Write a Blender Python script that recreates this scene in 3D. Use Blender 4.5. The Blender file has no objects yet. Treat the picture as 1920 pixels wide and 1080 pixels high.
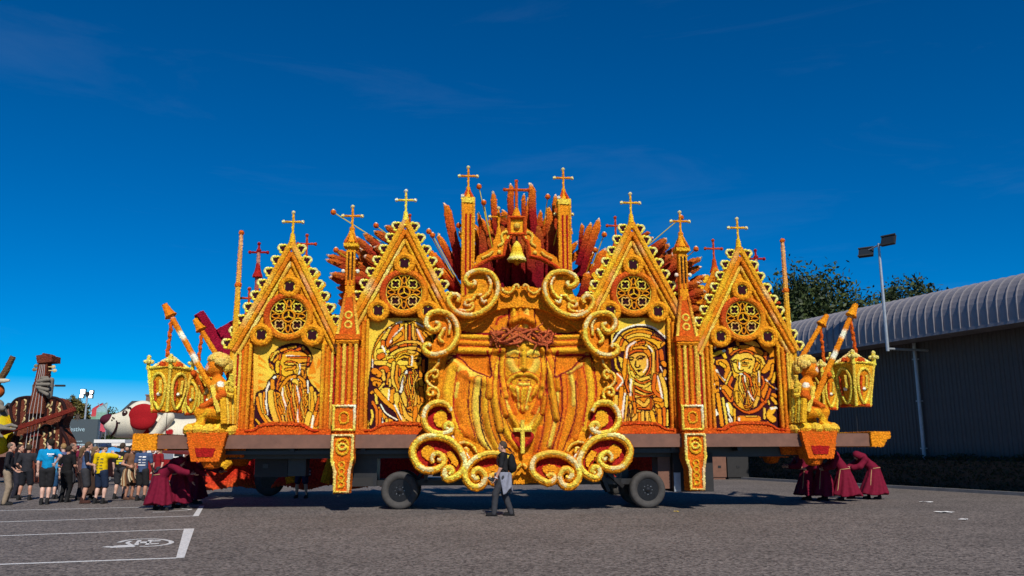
import bpy, math, random
import numpy as np
from mathutils import Vector, Matrix
R = math.radians
random.seed(7); rng = np.random.default_rng(11)
scene = bpy.context.scene
col = scene.collection

# ------------------------------------------------------------------ camera
FPX = 1546.0; TILT = R(10.95); CAMH = 1.66
cam_d = bpy.data.cameras.new('camera'); cam = bpy.data.objects.new('camera', cam_d); col.objects.link(cam)
cam.location = (0, 0, CAMH); cam.rotation_euler = (R(90) + TILT, 0, 0)
cam_d.sensor_width = 36.0; cam_d.lens = 36.0 * FPX / 1920.0; cam_d.clip_start = 0.1; cam_d.clip_end = 4000
scene.camera = cam
# ------------------------------------------------------------------ sun and sky
SUN_AZ = R(15); SUN_EL = R(43)      # sun stands behind the camera, a little to the right
sd = bpy.data.lights.new('sun', 'SUN'); sun = bpy.data.objects.new('sun', sd); col.objects.link(sun)
to_sun = Vector((math.sin(SUN_AZ) * math.cos(SUN_EL), -math.cos(SUN_AZ) * math.cos(SUN_EL), math.sin(SUN_EL)))
sun.rotation_euler = to_sun.to_track_quat('Z', 'Y').to_euler()
sun.location = (10, -30, 40)
sd.energy = 5.0; sd.angle = R(0.53); sd.color = (1.0, 0.93, 0.83)
world = bpy.data.worlds.new('World'); scene.world = world; world.use_nodes = True
wn = world.node_tree.nodes; wl = world.node_tree.links; wn.clear()
sky = wn.new('ShaderNodeTexSky'); sky.sky_type = 'NISHITA'; sky.sun_disc = False
sky.sun_elevation = SUN_EL; sky.sun_rotation = math.atan2(to_sun.x, to_sun.y)
sky.air_density = 0.75; sky.dust_density = 0.1; sky.ozone_density = 4.0; sky.altitude = 600
hs = wn.new('ShaderNodeHueSaturation'); hs.inputs['Hue'].default_value = 0.504; hs.inputs['Saturation'].default_value = 1.85; hs.inputs['Value'].default_value = 1.0
gm = wn.new('ShaderNodeGamma'); gm.inputs['Gamma'].default_value = 1.0
# thin high cirrus
tc = wn.new('ShaderNodeTexCoord'); mp = wn.new('ShaderNodeMapping'); mp.inputs['Scale'].default_value = (1.2, 1.2, 7.0); mp.inputs['Rotation'].default_value = (0.0, R(24), 0)
nz = wn.new('ShaderNodeTexNoise'); nz.inputs['Scale'].default_value = 2.3; nz.inputs['Detail'].default_value = 7; nz.inputs['Roughness'].default_value = 0.62; nz.inputs['Distortion'].default_value = 0.6
rp = wn.new('ShaderNodeValToRGB'); rp.color_ramp.elements[0].position = 0.55; rp.color_ramp.elements[1].position = 0.95
rp.color_ramp.elements[1].color = (0.045, 0.045, 0.045, 1)
mx = wn.new('ShaderNodeMix'); mx.data_type = 'RGBA'; mx.inputs['B'].default_value = (5.2, 6.2, 7.2, 1)
bg = wn.new('ShaderNodeBackground'); bg.inputs['Strength'].default_value = 0.098
wo = wn.new('ShaderNodeOutputWorld')
wl.new(sky.outputs[0], hs.inputs['Color']); wl.new(hs.outputs[0], gm.inputs['Color']); wl.new(gm.outputs[0], mx.inputs['A'])
wl.new(tc.outputs['Generated'], mp.inputs[0]); wl.new(mp.outputs[0], nz.inputs['Vector']); wl.new(nz.outputs[0], rp.inputs[0]); wl.new(rp.outputs[0], mx.inputs['Factor'])
wl.new(mx.outputs['Result'], bg.inputs['Color']); wl.new(bg.outputs[0], wo.inputs[0])
scene.view_settings.view_transform = 'Standard'; scene.view_settings.look = 'None'
scene.view_settings.exposure = 0.0; scene.view_settings.gamma = 1.0
scene.render.engine = 'CYCLES'

# ------------------------------------------------------------------ picture-to-place helpers
def ray(px, py):
    x = (px - 960) / FPX; y = (540 - py) / FPX
    return np.array([x, math.cos(TILT) - math.sin(TILT) * y, math.sin(TILT) + math.cos(TILT) * y])
def at(px, py, Y):
    d = ray(px, py); t = Y / d[1]; return np.array([d[0] * t, Y, CAMH + d[2] * t])
def gnd(px, py):
    d = ray(px, py); t = -CAMH / d[2]; return np.array([d[0] * t, d[1] * t, 0.0])
YAW = R(4.2); CAMB = R(0.22); FO = np.array([0.215, 23.45, 0.0])      # the yard falls a touch to the left
FU = np.array([math.cos(YAW) * math.cos(CAMB), math.sin(YAW) * math.cos(CAMB), math.sin(CAMB)]); FW = np.array([-math.sin(YAW), math.cos(YAW), 0]); FZ = np.cross(FU, FW)
FM = Matrix(((FU[0], FW[0], FZ[0], FO[0]), (FU[1], FW[1], FZ[1], FO[1]), (FU[2], FW[2], FZ[2], FO[2]), (0, 0, 0, 1)))
def L2W(p): return FO + FU * p[0] + FW * p[1] + FZ * p[2]
def F(px, py, w=0.0):
    """point of the float's own frame (u along it, w to the back, z up) seen at a pixel, at depth w"""
    d = ray(px, py); o = np.array([0, 0, CAMH]) - FO
    t = (w - o @ FW) / (d @ FW); p = o + d * t
    return np.array([p @ FU, w, p @ FZ])

# ------------------------------------------------------------------ materials
def mat(name, base=(0.5, 0.5, 0.5), rough=0.6, metal=0.0, var=0.0, vscale=20.0, bump=0.0, bscale=60.0, attr=False, emit=None, estr=0.0, sheen=0.0, spec=0.5, coat=0.0, coords='Object', detail=5):
    m = bpy.data.materials.new(name); m.use_nodes = True; n = m.node_tree.nodes; l = m.node_tree.links
    b = n['Principled BSDF']; b.inputs['Roughness'].default_value = rough; b.inputs['Metallic'].default_value = metal
    b.inputs['Specular IOR Level'].default_value = spec; b.inputs['Coat Weight'].default_value = coat
    b.inputs['Base Color'].default_value = (*base, 1)
    if sheen: b.inputs['Sheen Weight'].default_value = sheen
    src = None
    if attr:
        a = n.new('ShaderNodeAttribute'); a.attribute_name = 'Col'; src = a.outputs['Color']
    tcn = n.new('ShaderNodeTexCoord')
    if var:
        t = n.new('ShaderNodeTexNoise'); t.inputs['Scale'].default_value = vscale; t.inputs['Detail'].default_value = detail; t.inputs['Roughness'].default_value = 0.65
        l.new(tcn.outputs[coords], t.inputs['Vector'])
        mr = n.new('ShaderNodeMapRange'); mr.inputs['From Min'].default_value = 0.3; mr.inputs['From Max'].default_value = 0.7
        mr.inputs['To Min'].default_value = 1 - var; mr.inputs['To Max'].default_value = 1 + var
        l.new(t.outputs[0], mr.inputs[0])
        mm = n.new('ShaderNodeMix'); mm.data_type = 'RGBA'; mm.blend_type = 'MULTIPLY'; mm.inputs['Factor'].default_value = 1
        if src: l.new(src, mm.inputs['A'])
        else: mm.inputs['A'].default_value = (*base, 1)
        l.new(mr.outputs[0], mm.inputs['B']); src = mm.outputs['Result']
    if src: l.new(src, b.inputs['Base Color'])
    if bump:
        t = n.new('ShaderNodeTexNoise'); t.inputs['Scale'].default_value = bscale; t.inputs['Detail'].default_value = 4
        l.new(tcn.outputs[coords], t.inputs['Vector'])
        bp = n.new('ShaderNodeBump'); bp.inputs['Strength'].default_value = bump; bp.inputs['Distance'].default_value = 0.01
        l.new(t.outputs[0], bp.inputs['Height']); l.new(bp.outputs[0], b.inputs['Normal'])
    if emit:
        b.inputs['Emission Color'].default_value = (*emit, 1); b.inputs['Emission Strength'].default_value = estr
    return m
M = {}
M['flower'] = mat('dahlia_flowers', rough=0.9, attr=True, var=0.2, vscale=30, spec=0.08)
M['cloth'] = mat('cloth', rough=0.85, attr=True, var=0.18, vscale=14, bump=0.35, bscale=40, spec=0.2)
M['skin'] = mat('skin', rough=0.5, attr=True, var=0.06, vscale=30, spec=0.35)
M['paint'] = mat('painted', rough=0.5, attr=True, var=0.12, vscale=9, bump=0.15, bscale=50)
M['fuzzy'] = mat('flower_skin', rough=0.85, attr=True, var=0.22, vscale=26, bump=0.8, bscale=34, spec=0.2)
M['black'] = mat('black_steel', (0.012, 0.012, 0.013), 0.45, var=0.3, vscale=6, bump=0.1)
M['dark'] = mat('dark_sheet', (0.011, 0.011, 0.012), 0.7, var=0.25, vscale=5)
M['wood'] = mat('brown_boards', (0.15, 0.068, 0.042), 0.55, var=0.22, vscale=3.2, bump=0.1, bscale=20)
M['tyre'] = mat('tyre_rubber', (0.045, 0.042, 0.04), 0.8, var=0.25, vscale=12, bump=0.3, bscale=50)
M['rim'] = mat('rim_steel', (0.02, 0.02, 0.022), 0.35, 0.6, var=0.3, vscale=15)
M['steel'] = mat('galvanised_steel', (0.36, 0.40, 0.44), 0.45, 0.5, var=0.12, vscale=8)
M['leaf'] = mat('leaves', rough=0.6, attr=True, spec=0.3)
M['bark'] = mat('bark', (0.07, 0.05, 0.035), 0.9, var=0.3, vscale=10, bump=0.6, bscale=15)
M['white'] = mat('white_paint', (0.72, 0.72, 0.70), 0.6, var=0.12, vscale=9)
M['glass'] = mat('glass', (0.02, 0.025, 0.03), 0.08)
M['lamp'] = mat('lit_lamp', (0.9, 0.9, 0.9), 0.4, emit=(1, 0.98, 0.95), estr=9.0)

# flower colours (base colours of the dahlias)
Y1 = (0.80, 0.575, 0.07); Y2 = (0.76, 0.39, 0.02); O1 = (0.74, 0.265, 0.012); O2 = (0.66, 0.135, 0.010)
R1 = (0.52, 0.062, 0.010); R2 = (0.36, 0.014, 0.012); R3 = (0.165, 0.004, 0.014); W1 = (0.82, 0.78, 0.60); DK = (0.035, 0.006, 0.012)
def mixc(a, b, t): return tuple(x * (1 - t) + y * t for x, y in zip(a, b))

# ------------------------------------------------------------------ mesh builder
def catmull(pts, n=6, closed=False):
    P = np.array(pts, float)
    if len(P) < 3: 
        t = np.linspace(0, 1, n + 1)[:, None]; return P[0] * (1 - t) + P[-1] * t
    Q = np.vstack([P[-1], P, P[0], P[1]]) if closed else np.vstack([2 * P[0] - P[1], P, 2 * P[-1] - P[-2]])
    out = []
    m = len(P) if closed else len(P) - 1
    for i in range(m):
        p0, p1, p2, p3 = Q[i], Q[i + 1], Q[i + 2], Q[i + 3]
        for k in range(n):
            t = k / n
            out.append(0.5 * ((2 * p1) + (-p0 + p2) * t + (2 * p0 - 5 * p1 + 4 * p2 - p3) * t * t + (-p0 + 3 * p1 - 3 * p2 + p3) * t ** 3))
    if not closed: out.append(P[-1])
    return np.array(out)

FSC = 0.84
class MB:
    def __init__(s): s.v = []; s.f = []; s.c = []; s.n = 0
    def add(s, V, Fs, C):
        V = np.asarray(V, float).reshape(-1, 3); C = np.asarray(C, float)
        if C.ndim == 1: C = np.tile(C, (len(V), 1))
        s.v.append(V); s.c.append(C)
        s.f.extend([tuple(int(i) + s.n for i in f) for f in Fs]); s.n += len(V); return s
    def box(s, lo, hi, c=(.5, .5, .5), M4=None):
        (a, b, d), (e, f, g) = lo, hi
        V = np.array([(a, b, d), (e, b, d), (e, f, d), (a, f, d), (a, b, g), (e, b, g), (e, f, g), (a, f, g)], float)
        if M4 is not None: V = V @ np.array(M4.to_3x3()).T + np.array(M4.translation)
        return s.add(V, [(0, 3, 2, 1), (4, 5, 6, 7), (0, 1, 5, 4), (1, 2, 6, 5), (2, 3, 7, 6), (3, 0, 4, 7)], c)
    def beam(s, a, b, wx, wy, c=(.5, .5, .5), up=(0, 0, 1), t2=1.0):
        a = np.array(a, float); b = np.array(b, float); d = b - a; d /= np.linalg.norm(d); up = np.array(up, float)
        x = np.cross(d, up)
        if np.linalg.norm(x) < 1e-4: x = np.cross(d, (1, 0, 0))
        x /= np.linalg.norm(x); y = np.cross(d, x)
        V = [p + x * sx * wx / 2 * k + y * sy * wy / 2 * k for p, k in ((a, 1), (b, t2)) for sx, sy in ((-1, -1), (1, -1), (1, 1), (-1, 1))]
        return s.add(V, [(3, 2, 1, 0), (4, 5, 6, 7), (0, 1, 5, 4), (1, 2, 6, 5), (2, 3, 7, 6), (3, 0, 4, 7)], c)
    def prism(s, poly, d0, d1, c=(.5, .5, .5), axis=1, tri=True):
        """polygon in two axes extruded along the third (axis 1: poly = (u,z), depth d0 front .. d1 back)"""
        P = np.array(poly, float); n = len(P)
        ar = 0.5 * np.sum(P[:, 0] * np.roll(P[:, 1], -1) - np.roll(P[:, 0], -1) * P[:, 1])
        if ar < 0: P = P[::-1]
        def put(d):
            V = np.zeros((n, 3)); o = [i for i in range(3) if i != axis]; V[:, o[0]] = P[:, 0]; V[:, o[1]] = P[:, 1]; V[:, axis] = d; return V
        V = np.vstack([put(d0), put(d1)])
        from mathutils.geometry import tessellate_polygon
        T = [tuple(t) for t in tessellate_polygon([[Vector((p[0], p[1], 0)) for p in P]])]
        Fs = []
        for t in T:
            a, b, d = (P[i] for i in t)
            if (b[0] - a[0]) * (d[1] - a[1]) - (b[1] - a[1]) * (d[0] - a[0]) < 0: t = t[::-1]
            Fs.append(t); Fs.append(tuple(i + n for i in t[::-1]))
        for i in range(n):
            j = (i + 1) % n; Fs.append((i, i + n, j + n, j))
        if axis == 0: Fs = [f[::-1] for f in Fs]
        return s.add(V, Fs, c)
    def tube(s, pts, r, c=(.5, .5, .5), n=7, closed=False, caps=True, squash=None):
        P = np.array(pts, float); m = len(P); r = np.broadcast_to(np.asarray(r, float), (m,))
        C = np.asarray(c, float); C = np.tile(C, (m, 1)) if C.ndim == 1 else C
        T = (np.roll(P, -1, 0) - np.roll(P, 1, 0)) if closed else np.gradient(P, axis=0)
        T /= np.linalg.norm(T, axis=1)[:, None] + 1e-12
        x = np.cross(T[0], (0, 0, 1)); 
        if np.linalg.norm(x) < 0.1: x = np.cross(T[0], (0, 1, 0))
        x /= np.linalg.norm(x); V = []; CC = []
        an = np.linspace(0, 2 * math.pi, n, endpoint=False)
        for i in range(m):
            x = x - T[i] * (x @ T[i]); x /= np.linalg.norm(x) + 1e-12; y = np.cross(T[i], x)
            V.append(P[i] + r[i] * (np.cos(an)[:, None] * x + np.sin(an)[:, None] * y)); CC.append(np.tile(C[i], (n, 1)))
        Fs = []
        for i in range(m if closed else m - 1):
            k = (i + 1) % m
            for j in range(n):
                q = (j + 1) % n; Fs.append((i * n + j, i * n + q, k * n + q, k * n + j))
        V = np.vstack(V); CC = np.vstack(CC)
        if caps and not closed:
            Fs.append(tuple(range(n))[::-1]); Fs.append(tuple((m - 1) * n + j for j in range(n)))
        return s.add(V, Fs, CC)
    def ball(s, c0, r, c=(.5, .5, .5), n=10, m=6, sc=(1, 1, 1)):
        V = []; Fs = []
        for i in range(m + 1):
            th = math.pi * i / m
            for j in range(n):
                ph = 2 * math.pi * j / n; V.append((math.sin(th) * math.cos(ph), math.sin(th) * math.sin(ph), math.cos(th)))
        for i in range(m):
            for j in range(n):
                q = (j + 1) % n
                f = (i * n + j, (i + 1) * n + j, (i + 1) * n + q, i * n + q)
                Fs.append(f if 0 < i < m - 1 else ((f[0], f[1], f[2]) if i == 0 else (f[0], f[1], f[3])))
        return s.add(np.array(V) * r * np.array(sc) + np.array(c0), Fs, c)
    def lathe(s, prof, c0=(0, 0, 0), c=(.5, .5, .5), n=12, axis='z', a0=0.0, cols=None):
        V = []; C = []
        for k, (r, h) in enumerate(prof):
            for j in range(n):
                a = a0 + 2 * math.pi * j / n; x, y = r * math.cos(a), r * math.sin(a)
                V.append({'z': (x, y, h), 'y': (x, h, -y), 'x': (h, x, y)}[axis]); C.append(cols[k] if cols else c)
        Fs = []
        for i in range(len(prof) - 1):
            for j in range(n):
                q = (j + 1) % n; Fs.append((i * n + j, i * n + q, (i + 1) * n + q, (i + 1) * n + j))
        Fs.append(tuple(range(n))[::-1]); Fs.append(tuple((len(prof) - 1) * n + j for j in range(n)))
        return s.add(np.array(V) + np.array(c0), Fs, np.array(C))
    def arrays(s): return np.vstack(s.v), s.f, np.vstack(s.c)
    def flowers(s, size=0.034, cell=0.058, keep=None, jit=0.10, under=0.72, seed=3, colour=None, lift=0.0):
        """cover the surface with small dahlia domes"""
        r_ = np.random.default_rng(seed); size *= FSC; cell *= FSC
        V, Fs, C = s.arrays(); T = []
        for f in Fs:
            for k in range(1, len(f) - 1): T.append((f[0], f[k], f[k + 1]))
        T = np.array(T); a, b, d = V[T[:, 0]], V[T[:, 1]], V[T[:, 2]]
        N = np.cross(b - a, d - a); A = np.linalg.norm(N, axis=1) / 2; N = N / (2 * A[:, None] + 1e-15)
        w = A * (N[:, 1] < 0.45)          # nothing on faces turned to the back
        if keep is not None: w = w * keep((a + b + d) / 3, N)
        tot = w.sum(); n = int(tot / cell ** 2 * 2.6)
        if n < 1: return s
        idx = r_.choice(len(T), n, p=w / tot); u = np.sqrt(r_.random(n)); v = r_.random(n)
        l0, l1, l2 = (1 - u)[:, None], (u * (1 - v))[:, None], (u * v)[:, None]
        P = a[idx] * l0 + b[idx] * l1 + d[idx] * l2
        Ct = C[T[idx, 0]] * l0 + C[T[idx, 1]] * l1 + C[T[idx, 2]] * l2
        key = np.floor(P / cell + 0.5).astype(np.int64); key = (key[:, 0] * 73856093) ^ (key[:, 1] * 19349663) ^ (key[:, 2] * 83492791)
        _, fi = np.unique(key, return_index=True)
        P, Nn, Ct = P[fi], N[idx[fi]], Ct[fi]; n = len(P)
        if colour is not None:
            Ct, ok = colour(P, Ct); P, Nn, Ct = P[ok], Nn[ok], Ct[ok]; n = len(P)
        lf = wob(P, 2.6, 1.0) + .7 * wob(P, 6.5, 2.0); Ct = Ct * np.stack([1 + .05 * lf, 1 + .30 * lf, 1 + .2 * lf], 1)
        Nn = Nn + r_.normal(0, 0.10, (n, 3)); Nn /= np.linalg.norm(Nn, axis=1)[:, None]
        x = np.cross(Nn, np.where(np.abs(Nn[:, 2:3]) > 0.9, [[1, 0, 0]], [[0, 0, 1]])); x /= np.linalg.norm(x, axis=1)[:, None]; y = np.cross(Nn, x)
        ph = r_.random(n) * 6.283; sz = size * (0.72 + 0.56 * r_.random(n))
        jc = 1 + r_.normal(0, jit, (n, 1)); wil = r_.random((n, 1)) < .035; jc = np.where(wil, jc * .68, jc); Ct = np.clip(Ct * jc * (1 + r_.normal(0, jit * 0.45, (n, 3)) * [0.3, 1, 1]), 0.001, 0.9)
        K = 6; VV = []; CC = []
        for k in range(K):
            an = ph + 2 * math.pi * k / K; rj = sz * (.74 + .5 * r_.random(n)); hj = sz * (.0 + .12 * r_.random(n)) + lift
            VV.append(P + (np.cos(an) * rj)[:, None] * x + (np.sin(an) * rj)[:, None] * y + hj[:, None] * Nn); CC.append(Ct * (.82 + .3 * r_.random((n, 1))))
        VV.append(P + (sz * (.26 + .18 * r_.random(n)) + lift)[:, None] * Nn); CC.append(Ct)
        VV = np.stack(VV, 1).reshape(-1, 3); CC = np.stack(CC, 1).reshape(-1, 3)
        pat = [(k, (k + 1) % K, K) for k in range(K)]
        s.c = [C * under]; s.v = [V]
        off = np.arange(n) * (K + 1)
        s.extra = (VV, CC, pat, off); return s
    def mesh(s, name, smooth=False):
        V, Fs, C = s.arrays(); ex = getattr(s, 'extra', None)
        ln = np.array([len(f) for f in Fs]); lp = np.concatenate([np.array(f) for f in Fs]) if len(Fs) else np.zeros(0, int)
        sm = np.full(len(ln), smooth)
        if ex is not None:
            VV, CC, pat, off = ex; n0 = len(V)
            t = np.array(pat); lt = (t[None] + off[:, None, None] + n0).reshape(-1)
            lp = np.concatenate([lp, lt]); ln = np.concatenate([ln, np.full(len(off) * len(t), 3)])
            sm = np.concatenate([sm, np.full(len(off) * len(pat), False)])
            V = np.vstack([V, VV]); C = np.vstack([C, CC])
        me = bpy.data.meshes.new(name)
        me.vertices.add(len(V)); me.vertices.foreach_set('co', V.astype(np.float32).ravel())
        me.loops.add(len(lp)); me.loops.foreach_set('vertex_index', lp.astype(np.int32))
        me.polygons.add(len(ln)); st = np.concatenate([[0], np.cumsum(ln)[:-1]]) if len(ln) else np.zeros(0)
        me.polygons.foreach_set('loop_start', st.astype(np.int32)); me.polygons.foreach_set('loop_total', ln.astype(np.int32))
        me.polygons.foreach_set('use_smooth', sm)
        at_ = me.color_attributes.new('Col', 'FLOAT_COLOR', 'POINT')
        at_.data.foreach_set('color', np.hstack([C, np.ones((len(C), 1))]).astype(np.float32).ravel())
        me.update(); me.validate(); return me
    def build(s, name, m='paint', parent=None, smooth=False):
        me = s.mesh(name, smooth); me.materials.append(M[m] if isinstance(m, str) else m)
        return link(name, me, parent)
def link(name, me, parent=None, loc=None, rot=None, scale=None):
    o = bpy.data.objects.new(name, me); col.objects.link(o)
    if parent is not None: o.parent = parent
    if loc is not None: o.location = Vector([float(x) for x in loc])
    if rot is not None: o.rotation_euler = rot
    if scale is not None: o.scale = scale
    return o
def empty(name, loc=(0, 0, 0), rz=0.0, label=None, cat=None, group=None):
    o = bpy.data.objects.new(name, None); col.objects.link(o); o.location = Vector([float(x) for x in loc]); o.rotation_euler = (0, 0, rz); o.empty_display_size = 0.2
    if label: tag(o, label, cat, group)
    return o
def tag(o, label=None, cat=None, group=None, kind=None):
    if label: o['label'] = label
    if cat: o['category'] = cat
    if group: o['group'] = group
    if kind: o['kind'] = kind
    return o

# ------------------------------------------------------------------ signed-distance bodies
def sdf_mesh(fn, lo, hi, h):
    lo = np.array(lo, float); hi = np.array(hi, float); n = np.ceil((hi - lo) / h).astype(int) + 1
    ax = [lo[i] + h * np.arange(n[i]) for i in range(3)]
    G = np.stack(np.meshgrid(*ax, indexing='ij'), -1)
    V = fn(G.reshape(-1, 3)).reshape(n); ins = V < 0
    cn = n - 1; acc = np.zeros((*cn, 3)); cnt = np.zeros(cn); faces = []
    cid = np.full(cn, -1, int)
    edges = []
    for a in range(3):
        s0 = [slice(None)] * 3; s1 = [slice(None)] * 3; s0[a] = slice(0, -1); s1[a] = slice(1, None)
        v0, v1 = V[tuple(s0)], V[tuple(s1)]; mk = ins[tuple(s0)] != ins[tuple(s1)]
        I = np.argwhere(mk); 
        if not len(I): continue
        a0 = v0[mk]; t = a0 / (a0 - v1[mk]); p = lo + I * h; p[:, a] += t * h
        b, c = [(1, 2), (2, 0), (0, 1)][a]
        quad = []; ok = np.ones(len(I), bool)
        for db, dc in ((-1, -1), (0, -1), (0, 0), (-1, 0)):
            J = I.copy(); J[:, b] += db; J[:, c] += dc
            good = (J >= 0).all(1) & (J < cn).all(1); ok &= good
            Jc = np.clip(J, 0, cn - 1); k = tuple(Jc[good].T)
            np.add.at(acc, k, p[good]); np.add.at(cnt, k, 1); quad.append(Jc)
        flip = a0 < 0
        edges.append((quad, ok, flip))
    on = cnt > 0; cid[on] = np.arange(on.sum()); verts = acc[on] / cnt[on][:, None]
    for quad, ok, flip in edges:
        q = np.stack([cid[tuple(J.T)] for J in quad], 1); q[~flip] = q[~flip][:, ::-1]; faces.append(q[ok])
    faces = np.vstack(faces)
    a, b, c = verts[faces[:, 0]], verts[faces[:, 1]], verts[faces[:, 2]]
    if np.einsum('ij,ij->i', a - verts.mean(0), np.cross(b - a, c - a)).sum() < 0: faces = faces[:, ::-1]
    return verts, faces
def cap(P, a, b, ra, rb=None):
    rb = ra if rb is None else rb; a = np.array(a, float); b = np.array(b, float); d = b - a
    t = np.clip(((P - a) @ d) / (d @ d + 1e-12), 0, 1)
    return np.linalg.norm(P - a - t[:, None] * d, axis=1) - (ra + (rb - ra) * t)
def ell(P, c, r):
    q = (P - np.array(c)) / np.array(r); k = np.linalg.norm(q, axis=1); return (k - 1) * min(r)
def smin(a, b, k=0.04):
    h = np.clip(0.5 + 0.5 * (b - a) / k, 0, 1); return b * (1 - h) + a * h - k * h * (1 - h)
def wob(P, f=18.0, seed=0.0):
    return (np.sin(P[:, 0] * f + seed + 2 * np.sin(P[:, 2] * f * 0.6)) * np.sin(P[:, 1] * f * 0.9 + 1.3 * seed) * np.sin(P[:, 2] * f * 0.8 + 0.7 * seed + 1.5 * np.sin(P[:, 0] * f * .5)))
def add_sdf(mb, fn, lo, hi, h, c, cf=None):
    V, Q = sdf_mesh(fn, lo, hi, h)
    C = cf(V) if cf else np.tile(np.array(c, float), (len(V), 1))
    return mb.add(V, Q, C)
# ------------------------------------------------------------------ raster canvas for mosaics and reliefs
class Canvas:
    def __init__(s, x0, y0, x1, y1, step, base, h0=0.0):
        s.x0, s.y0, s.step = x0, y0, step
        s.xs = np.arange(x0, x1 + 1e-6, step); s.ys = np.arange(y0, y1 + 1e-6, step)
        s.X, s.Y = np.meshgrid(s.xs, s.ys); s.c = np.tile(np.array(base, float), (*s.X.shape, 1)); s.h = np.full(s.X.shape, h0, float)
    def dist(s, pts):
        P = np.array(pts, float); D = np.full(s.X.shape, 1e9); 
        for a, b in zip(P[:-1], P[1:]):
            d = b - a; t = np.clip(((s.X - a[0]) * d[0] + (s.Y - a[1]) * d[1]) / (d @ d + 1e-9), 0, 1)
            D = np.minimum(D, np.hypot(s.X - a[0] - t * d[0], s.Y - a[1] - t * d[1]))
        return D
    def inside(s, pts):
        P = np.array(pts, float); m = np.zeros(s.X.shape, bool)
        for a, b in zip(P, np.roll(P, -1, 0)):
            c = ((a[1] > s.Y) != (b[1] > s.Y)); xx = (b[0] - a[0]) * (s.Y - a[1]) / (b[1] - a[1] + 1e-12) + a[0]; m ^= c & (s.X < xx)
        return m
    def poly(s, pts, c, h=None, smooth=True):
        m = s.inside(catmull(pts, 4, True) if smooth else pts); s.c[m] = c
        if h is not None: s.h[m] = h
    def stroke(s, pts, w, c, h=None, n=5):
        m = s.dist(catmull(pts, n)) < w / 2; s.c[m] = c
        if h is not None: s.h[m] = h
    def ridge(s, pts, w, h, c, edge=None, mode='add', pw=.8):
        D = s.dist(catmull(pts, 5)); m = D < w / 2
        q = np.clip(1 - (D / (w / 2)) ** 2, 0, 1); pr = q ** pw * h
        if mode == 'max': s.h = np.maximum(s.h, pr)
        else: s.h = s.h + pr
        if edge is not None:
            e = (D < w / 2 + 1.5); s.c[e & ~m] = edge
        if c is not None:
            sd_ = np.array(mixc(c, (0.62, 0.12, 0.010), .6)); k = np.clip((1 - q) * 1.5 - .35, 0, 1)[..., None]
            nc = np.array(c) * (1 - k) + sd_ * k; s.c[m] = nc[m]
    def lookup(s, px, py):
        i = np.clip(np.round((py - s.y0) / s.step).astype(int), 0, len(s.ys) - 1); j = np.clip(np.round((px - s.x0) / s.step).astype(int), 0, len(s.xs) - 1)
        return s.c[i, j]
def canvas_mesh(mb, cv, w, mask=None):
    """lay a canvas on the plane at depth w of the float's frame; relief stands towards the front"""
    H, Wd = cv.X.shape; o = np.array([0, 0, CAMH]) - FO
    x = (cv.X - 960) / FPX; y = (540 - cv.Y) / FPX
    D = np.stack([x, math.cos(TILT) - math.sin(TILT) * y, math.sin(TILT) + math.cos(TILT) * y], -1)
    t = (w - o @ FW) / (D @ FW); p = o + D * t[..., None]
    V = np.stack([p @ FU, np.full((H, Wd), w) - cv.h, p @ FZ], -1).reshape(-1, 3)
    I = np.arange(H * Wd).reshape(H, Wd); q = np.stack([I[:-1, :-1], I[1:, :-1], I[1:, 1:], I[:-1, 1:]], -1)
    if mask is not None: q = q[mask[:-1, :-1] & mask[1:, :-1] & mask[1:, 1:] & mask[:-1, 1:]]
    q = q.reshape(-1, 4)
    mb.add(V, q, cv.c.reshape(-1, 3)); return mb
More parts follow.
